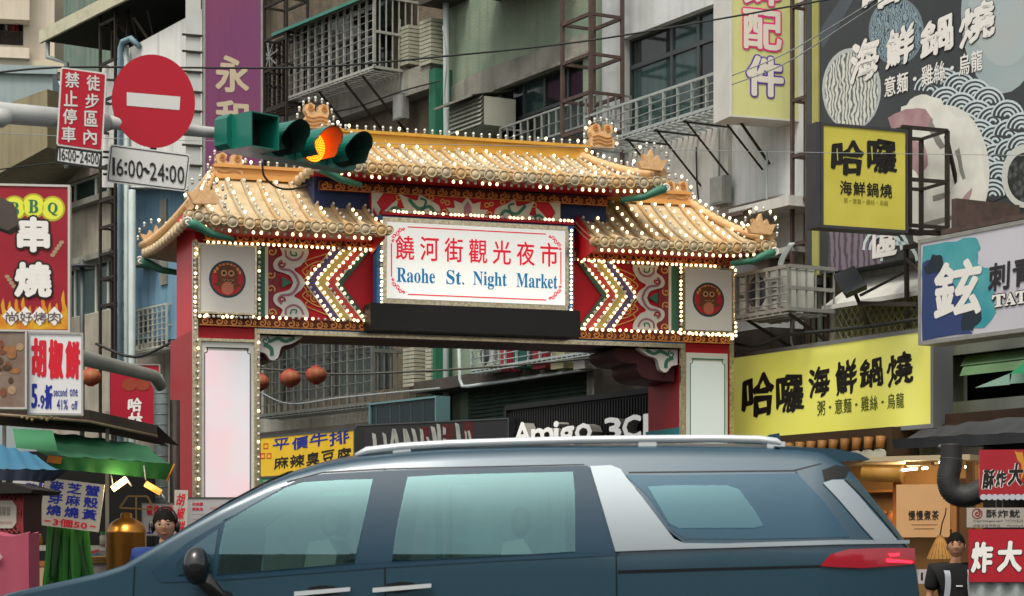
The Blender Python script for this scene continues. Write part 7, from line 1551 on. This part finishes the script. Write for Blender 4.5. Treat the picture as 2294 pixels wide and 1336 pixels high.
# ================================================================ PEOPLE
def skin_mesh(name, pts, edges, rad, m_, par, root=0, sub=2):
    me = bpy.data.meshes.new(name); me.from_pydata(pts, edges, []); o = bpy.data.objects.new(name, me); COL.objects.link(o); o.parent = par
    bm = bmesh.new(); bm.from_mesh(me); lay = bm.verts.layers.skin.verify(); bm.verts.ensure_lookup_table()
    for i, v in enumerate(bm.verts): r = rad[i]; v[lay].radius = r if isinstance(r, tuple) else (r, r); v[lay].use_root = (i == root)
    bm.to_mesh(me); bm.free(); md = o.modifiers.new('skin', 'SKIN'); md.use_smooth_shade = True; s_ = o.modifiers.new('sub', 'SUBSURF'); s_.levels = sub; s_.render_levels = sub
    me.materials.append(m_); return o
m_skin = mat('skin', 'b08468', .5, noise=.1, scale=8); m_hair = mat('hair', '0b0908', .85, spec=.15, noise=.4, scale=60, col2='1c1816'); m_eye = mat('eye_dark', '1a1210', .2); m_lip = mat('lip', '9c5c50', .5)
def person(label, fr, H, shirt, trous, turn=0, arms='down', hair_w=1.0, smile=False):
    """standing figure, origin at the feet; faces -y"""
    t = thing('person', label, 'person', fr); s = H / 1.7
    def S(*p): return (p[0] * s, p[1] * s, p[2] * s)
    if arms == 'folded': aL = [(-.2, 0, 1.38), (-.25, .03, 1.08), (-.05, -.17, 1.04)]; aR = [(.2, 0, 1.38), (.26, .03, 1.08), (.08, -.16, 1.07)]
    else: aL = [(-.2, 0, 1.38), (-.25, .03, 1.08), (-.22, -.08, .82)]; aR = [(.2, 0, 1.38), (.25, .03, 1.08), (.16, -.16, .9)]
    pts = [S(0, 0, .95), S(0, 0, 1.15), S(0, -.01, 1.33), S(0, 0, 1.44), S(0, -.015, 1.5), S(0, -.02, 1.53)]; e = [(0, 1), (1, 2), (2, 3), (3, 4), (4, 5)]
    rad = [(.12, .09), (.11, .08), (.105, .075), (.055, .05), (.052, .055), (.05, .055)]; rad = [(a * s, c * s) for a, c in rad]
    def chain(start, P, R_):
        k = start
        for p, r in zip(P, R_): pts.append(S(*p)); rad.append((r * s, r * s)); e.append((k, len(pts) - 1)); k = len(pts) - 1
        return k
    hands = []
    for sg, A in ((-1, aL), (1, aR)):
        k = chain(2, A, (.034, .036, .03)); w_ = V(A[2]); d = (V(A[2]) - V(A[1])).normalized(); pl = w_ + d * .07; k = chain(k, [tuple(pl)], (.032,)); hands.append((pl, d, sg, k))
        for j in range(4):      # four fingers, unequal, slightly curled
            o_ = V((0, 0, 1)) if arms == 'folded' else V((1, 0, 0)); base = pl + d * .025 + o_ * (j - 1.5) * .019; ln = (.05, .062, .066, .055)[j]; cu = V((0, .02, -.01)) if arms == 'folded' else V((0, -.02, 0))
            chain(k, [tuple(base), tuple(base + d * ln * .55 + cu * .3), tuple(base + d * ln + cu)], (.0095, .0088, .0075))
        o_ = V((0, 0, 1)) if arms == 'folded' else V((-sg, 0, 0)); th = pl - d * .02 + o_ * .035; chain(k, [tuple(th), tuple(th + d * .035 + o_ * .012)], (.012, .009))
    for sg in (-1, 1): chain(0, [(sg * .1, 0, .88), (sg * .11, -.01, .48), (sg * .11, .02, .1), (sg * .12, -.05, .04), (sg * .125, -.15, .03)], (.09, .06, .045, .045, .035))
    skin_mesh('body', pts, e, rad, m_skin, t)
    # head (joined to the neck), turned and looking
    hd = bpy.data.objects.new('head', None); 
    hz = 1.615 * s; b = B(); b.smooth = True; R_ = M.Rotation(math.radians(turn), 4, 'Z')
    def hv(u, v):
        a = 2 * math.pi * u; h = math.pi * v; x = math.sin(h) * math.sin(a); y = -math.sin(h) * math.cos(a); z = math.cos(h)
        jaw = 1 - .26 * max(0, -z) ** 1.2; X = .078 * x * jaw; Y = .098 * y * (jaw if y < 0 else 1 - .12 * max(0, -z)); Z = .118 * z
        if y < 0:   # face relief
            fx = x / max(.3, 1); 
            Y -= .018 * math.exp(-(x / .16) ** 2 - ((z + .12) / .17) ** 2)       # nose
            Y += .007 * math.exp(-((abs(x) - .36) / .16) ** 2 - ((z - .08) / .11) ** 2)   # eye sockets
            Y -= .005 * math.exp(-((z - .25) / .12) ** 2) * (abs(x) < .6); Y -= .006 * math.exp(-(x / .3) ** 2 - ((z + .47) / .1) ** 2); Y -= .008 * math.exp(-(x / .3) ** 2 - ((z + .85) / .15) ** 2)
        p = R_ @ V((X, Y, Z)); return V((p.x * s, p.y * s - .02 * s, p.z * s + hz))
    b.grid(hv, 44, 36)
    for sg in (-1, 1): p = R_ @ V((sg * .08, .005, -.005)); b.sphere((p.x * s, p.y * s - .02 * s, p.z * s + hz), .024 * s, 8, 6, (.45, .7, 1.2))
    hdo = part(t, 'head', b, m_skin)
    def hp(x, y, z): p = R_ @ V((x, y, z)); return V((p.x * s, p.y * s - .02 * s, p.z * s + hz))
    for sg in (-1, 1):
        b = B(); b.smooth = True; b.sphere(hp(sg * .03, -.086, .01), .0085 * s, 8, 6, (1.4, .6, .6)); part(hdo, 'eye', b, m_eye)
        b = B(); b.tube([hp(sg * .014, -.094, .028), hp(sg * .03, -.094, .034), hp(sg * .047, -.084, .029)], .003 * s, 5); part(hdo, 'eyebrow', b, m_hair)
    b = B(); b.tube([hp(-.022, -.092, -.056), hp(0, -.1, -.059), hp(.022, -.092, -.056)], [.003 * s, .006 * s, .003 * s], 6); part(hdo, 'mouth', b, m_lip)
    b = B()
    def hr(u, v):
        a = 2 * math.pi * u; lim = .52 - .13 * math.cos(a) + .05 * math.sin(a) ** 2 * (1 if math.cos(a) < .2 else -.4) + .015 * math.sin(a * 11); h = math.pi * v * lim; x = math.sin(h) * math.sin(a); y = -math.sin(h) * math.cos(a); z = math.cos(h)
        k = 1 + .02 * math.sin(a * 13) + .015 * math.sin(a * 29 + v * 7); return hp(.0835 * x * k * hair_w, .105 * y * k, .127 * z * (1 + .01 * math.sin(a * 17)) + .004)
    b.grid(hr, 60, 14); part(t, 'hair', b, m_hair)
    # shirt with short sleeves, trousers
    p2 = [S(0, 0, .9), S(0, 0, 1.15), S(0, -.01, 1.34), S(0, -.005, 1.455)]; e2 = [(0, 1), (1, 2), (2, 3)]; r2 = [(.165 * s, .12 * s), (.155 * s, .115 * s), (.175 * s, .125 * s), (.088 * s, .085 * s)]
    for A in (aL, aR):
        a0, a1 = V(A[0]), V(A[1]); m_ = a0.lerp(a1, .62); p2.append(S(*a0)); r2.append((.105 * s, .1 * s)); e2.append((2, len(p2) - 1)); p2.append(S(*m_)); r2.append((.066 * s, .066 * s)); e2.append((len(p2) - 2, len(p2) - 1))
    skin_mesh('shirt', p2, e2, r2, shirt, t)
    p3 = [S(0, 0, .96)]; e3 = []; r3 = [(.16 * s, .12 * s)]
    for sg in (-1, 1):
        k = 0
        for p, r in (((sg * .1, 0, .86), .105), ((sg * .11, -.01, .48), .08), ((sg * .11, .02, .12), .07)): p3.append(S(*p)); r3.append((r * s, r * s)); e3.append((k, len(p3) - 1)); k = len(p3) - 1
    skin_mesh('trousers', p3, e3, r3, trous, t)
    return t, hp, s
f = fpx(372, 1190, 16.4, -6); f = Fr(f.m[0][3], 16.4, Z0, -6)
t, hp, s = person('man with black headphones and glasses in a blue top beside the brass urn', f, 1.73, mat('shirt_blue', '1c3470', .8, noise=.2), mat('trousers_dark', '22242a', .8), turn=8)
b = B(); b.tube([hp(.09 * math.cos(a), .0, .02 + .125 * math.sin(a)) for a in [math.pi * k / 12 for k in range(13)]], .008 * s, 6)
for sg in (-1, 1): b.smooth = True; b.sphere(hp(sg * .092, .0, -.01), .036 * s, 12, 8, (.5, .9, 1.1))
part(t, 'headphones', b, mat('headphone_black', '17181a', .4))
b = B()
for sg in (-1, 1): b.tube([hp(sg * .032 + .024 * math.cos(k * .52), -.104, .008 + .018 * math.sin(k * .52)) for k in range(12)], .0016 * s, 4, closed=True)
b.tube([hp(-.01, -.106, .01), hp(.01, -.106, .01)], .0016, 4); part(t, 'glasses', b, m_alu)
f = fpx(2140, 1225, 18.5, 5); f = Fr(f.m[0][3], 18.5, Z0, 5)
t, hp, s = person('young man in black shirt with pale backpack straps, arms crossed before him', f, 1.58, mat('shirt_black', '1a1b1d', .85, noise=.2), mat('trousers_dark', '22242a', .8), turn=-16, arms='folded')
for sg in (-1, 1):
    b = B(); b.grid(lambda u, v: V(((sg * (.125 - .02 * math.sin(v * 3)) + (u - .5) * .055) * s, (.06 - .185 * min(1, v * 3.2) ** .5 + .03 * max(0, v - .7)) * s, (1.475 - .04 * (v < .05) - .36 * v) * s)), 3, 12); part(t, 'backpack_strap', b, mat('strap_pale', '9ca4ac', .7, noise=.15))
part(t, 'shirt_print', B().box(-.03 * s, .03 * s, -.128 * s, -.126 * s, 1.24 * s, 1.252 * s), m_wht)

# ================================================================ SMALL CLUTTER
r_ = random.Random(21)
def wallbox(label, fr, px, py, w_, h, off, m_, d=.12):
    p = fr.p(px, py, off); t = thing('meter_box', label, 'meter box', fr); part(t, 'casing', B().box(p.x, p.x + w_, off, off + d, p.z - h, p.z), m_); part(t, 'door', B().box(p.x + .02, p.x + w_ - .02, off - .012, off, p.z - h + .02, p.z - .02), m_); part(t, 'conduit', B().tube([(p.x + w_ / 2, off + .04, p.z), (p.x + w_ / 2, off + .04, p.z + 1.2)], .015, 5), m_pipe)
wallbox('grey meter box on the pale building wall under the balcony grating', RA, 1590, 400, .3, .35, -.2, m_alu); wallbox('small grey meter box low on the pale wall beside the conduit frame', RA, 1700, 560, .22, .3, -.2, m_alu); wallbox('grey meter box on the brown concrete wall near the green pilaster', RB, 880, 215, .3, .4, -.35, m_alu)
def wcable(label, fr, P, off, r, m_): 
    b = B(); b.tube([fr.p(x, y, off) for x, y in bez(P, 5)], r, 5); solo('wall_cable', label, 'cable', fr, b, m_)
wcable('black cable looping down the pale wall below the balcony', RA, [(1560, 330), (1562, 420), (1572, 470), (1600, 520), (1640, 560), (1770, 585)], -.12, .012, m_cab)
wcable('black cable running under the brown balcony beam', RB, [(600, 300), (700, 262), (800, 240), (900, 205), (985, 182)], -.36, .014, m_cab)
wcable('grey cable dropping beside the green pilaster', RA, [(992, 60), (1000, 140), (996, 220), (1004, 300), (1000, 420)], -.34, .013, m_cabp)
wcable('pale cable sagging across the lower barred cage', RB, [(585, 880), (650, 905), (760, 892), (900, 878), (985, 870)], -1.0, .014, m_cabp)
wcable('thick cable bundle along the ledge over the yellow sign', RA, [(1648, 770), (1700, 775), (1760, 752), (1850, 742), (1960, 730), (2060, 715)], -.9, .022, m_cab)
wcable('white cable hanging down beside the caged air conditioner', RA, [(1790, 640), (1780, 700), (1772, 760), (1784, 790)], -.5, .014, m_pipe)
acunit('grey air conditioner on the brown wall under the white barred cage', RB, 742, 800, 318, 362, -.5, .4)
# stall goods
def jar(label, f, r, h, m_, lid):
    t = thing('food_jar', label, 'jar', f); b = B(); b.lathe((0, 0, 0), [(0, 0), (r, 0), (r, h * .8), (r * .75, h * .88), (r * .75, h)], 14); part(t, 'jar_body', b, m_); b = B(); b.lathe((0, 0, h), [(r * .8, -.01), (r * .8, .02), (0, .022)], 14); part(t, 'lid', b, lid)
for k, (px, lb, c1, c2) in enumerate(((70, 'red lidded sauce jar on the white shelf, nearest the pink cart', '7c3020', 'a82828'), (86, 'amber jar on the white shelf between red and green lids', '9c6c28', 'b8b0a0'), (232, 'pale jar on the white shelf beside the brass urn', 'a8a498', '2c6c44'))):
    jar(lb, fpx(px, 1222, 18.9), .035, .1, mat('jar' + c1, c1, .3), mat('lid' + c2, c2, .4))
f = fpx(225, 1262, 18.7); t = thing('steamer_basket', 'round bamboo steamer basket on the counter beside the leaves', 'basket', f); b = B(); b.lathe((0, 0, 0), [(0, 0), (.1, 0), (.1, .05), (.105, .05), (.105, .055), (.09, .06), (0, .075)], 20); part(t, 'basket_body', b, mat('bamboo_pale', 'a88c58', .6, noise=.4, scale=20)); b = B(); b.tube([(.1 * math.cos(a * .4), .1 * math.sin(a * .4), .025) for a in range(16)], .006, 5, closed=True); part(t, 'band', b, mat('bamboo_dark', '6c5030', .6))
# tea kiosk shelves and goods
for z, n in ((1.95, 5), (1.55, 6)):
    pa = KI.p(1905, 1150, 1.05); part([o for o in bpy.data.objects if o.name == 'tea_kiosk'][0], 'shelf', B().box(pa.x, pa.x + 1.5, .95, 1.2, z - KI.m.translation.z, z + .025 - KI.m.translation.z), m_wood)
for k in range(7):
    f = Fr(*(KI.m @ V((KI.p(1912 + k * 14, 1150, 1.05).x, 1.05, 0))).xy, 1.575); jar(('tea canister on the lower kiosk shelf, ' + ('dark brown', 'cream', 'red', 'green', 'tan', 'black', 'orange')[k] + ' one'), f, .05, .16, mat('can%d' % k, ('4c3020', 'b8a880', '8c3028', '3c5c40', '94744c', '26221e', 'a86430')[k], .4), m_wood)
for k, (px, lb) in enumerate(((2232, 'short steel ladle hanging before the squid stall recess'), (2246, 'long steel skimmer hanging before the squid stall recess'))):
    f = fpx(px, 1120, 18.3); t = thing('kitchen_ladle', lb, 'ladle', f); part(t, 'handle', B().tube([(0, 0, 0), (0, 0, -.16 - k * .03)], .006, 5), m_alu); b = B(); b.smooth = True; b.sphere((0, 0, -.19 - k * .03), .03, 10, 6, (1, .5, .8)); part(t, 'bowl', b, m_alu)

# ================================================================ pieces that can be told apart become parts of their own
def split_islands(o):
    me = o.data; n = len(me.vertices); pr = list(range(n))
    def find(i):
        while pr[i] != i: pr[i] = pr[pr[i]]; i = pr[i]
        return i
    seen = {}
    for v in me.vertices:      # touching pieces (same corner) belong together
        k = tuple(round(c, 4) for c in v.co); pr[find(v.index)] = find(seen.setdefault(k, v.index))
    for p in me.polygons:
        a = find(p.vertices[0])
        for v in p.vertices[1:]: pr[find(v)] = a
    G_ = {}
    for p in me.polygons: G_.setdefault(find(p.vertices[0]), []).append(p)
    if not 1 < len(G_) <= 60: return
    first = True
    for ps in G_.values():
        ids = sorted({v for p in ps for v in p.vertices}); mp = {v: i for i, v in enumerate(ids)}
        m2 = bpy.data.meshes.new(me.name); m2.from_pydata([me.vertices[v].co[:] for v in ids], [], [[mp[v] for v in p.vertices] for p in ps])
        for mm in me.materials: m2.materials.append(mm)
        m2.polygons.foreach_set('material_index', [p.material_index for p in ps]); m2.polygons.foreach_set('use_smooth', [p.use_smooth for p in ps])
        if first: o2 = o; first = False; new_first = m2; continue
        c = o.copy(); c.data = m2; COL.objects.link(c)
    o.data = new_first
for o in [o for o in bpy.data.objects if o.type == 'MESH' and o.name.split('.')[0] in ('lotus_leaf', 'lotus_petal', 'carved_line', 'division', 'red_smear', 'printed_flame', 'notice_line', 'balcony_strut', 'roof_brace', 'concrete_fin', 'watercolour_wash', 'brace', 'scalloped_edge', 'sill', 'wall_ledge', 'section_seam', 'red_emblem', 'balcony_band', 'vertical_strip', 'notice_line')]: split_islands(o)
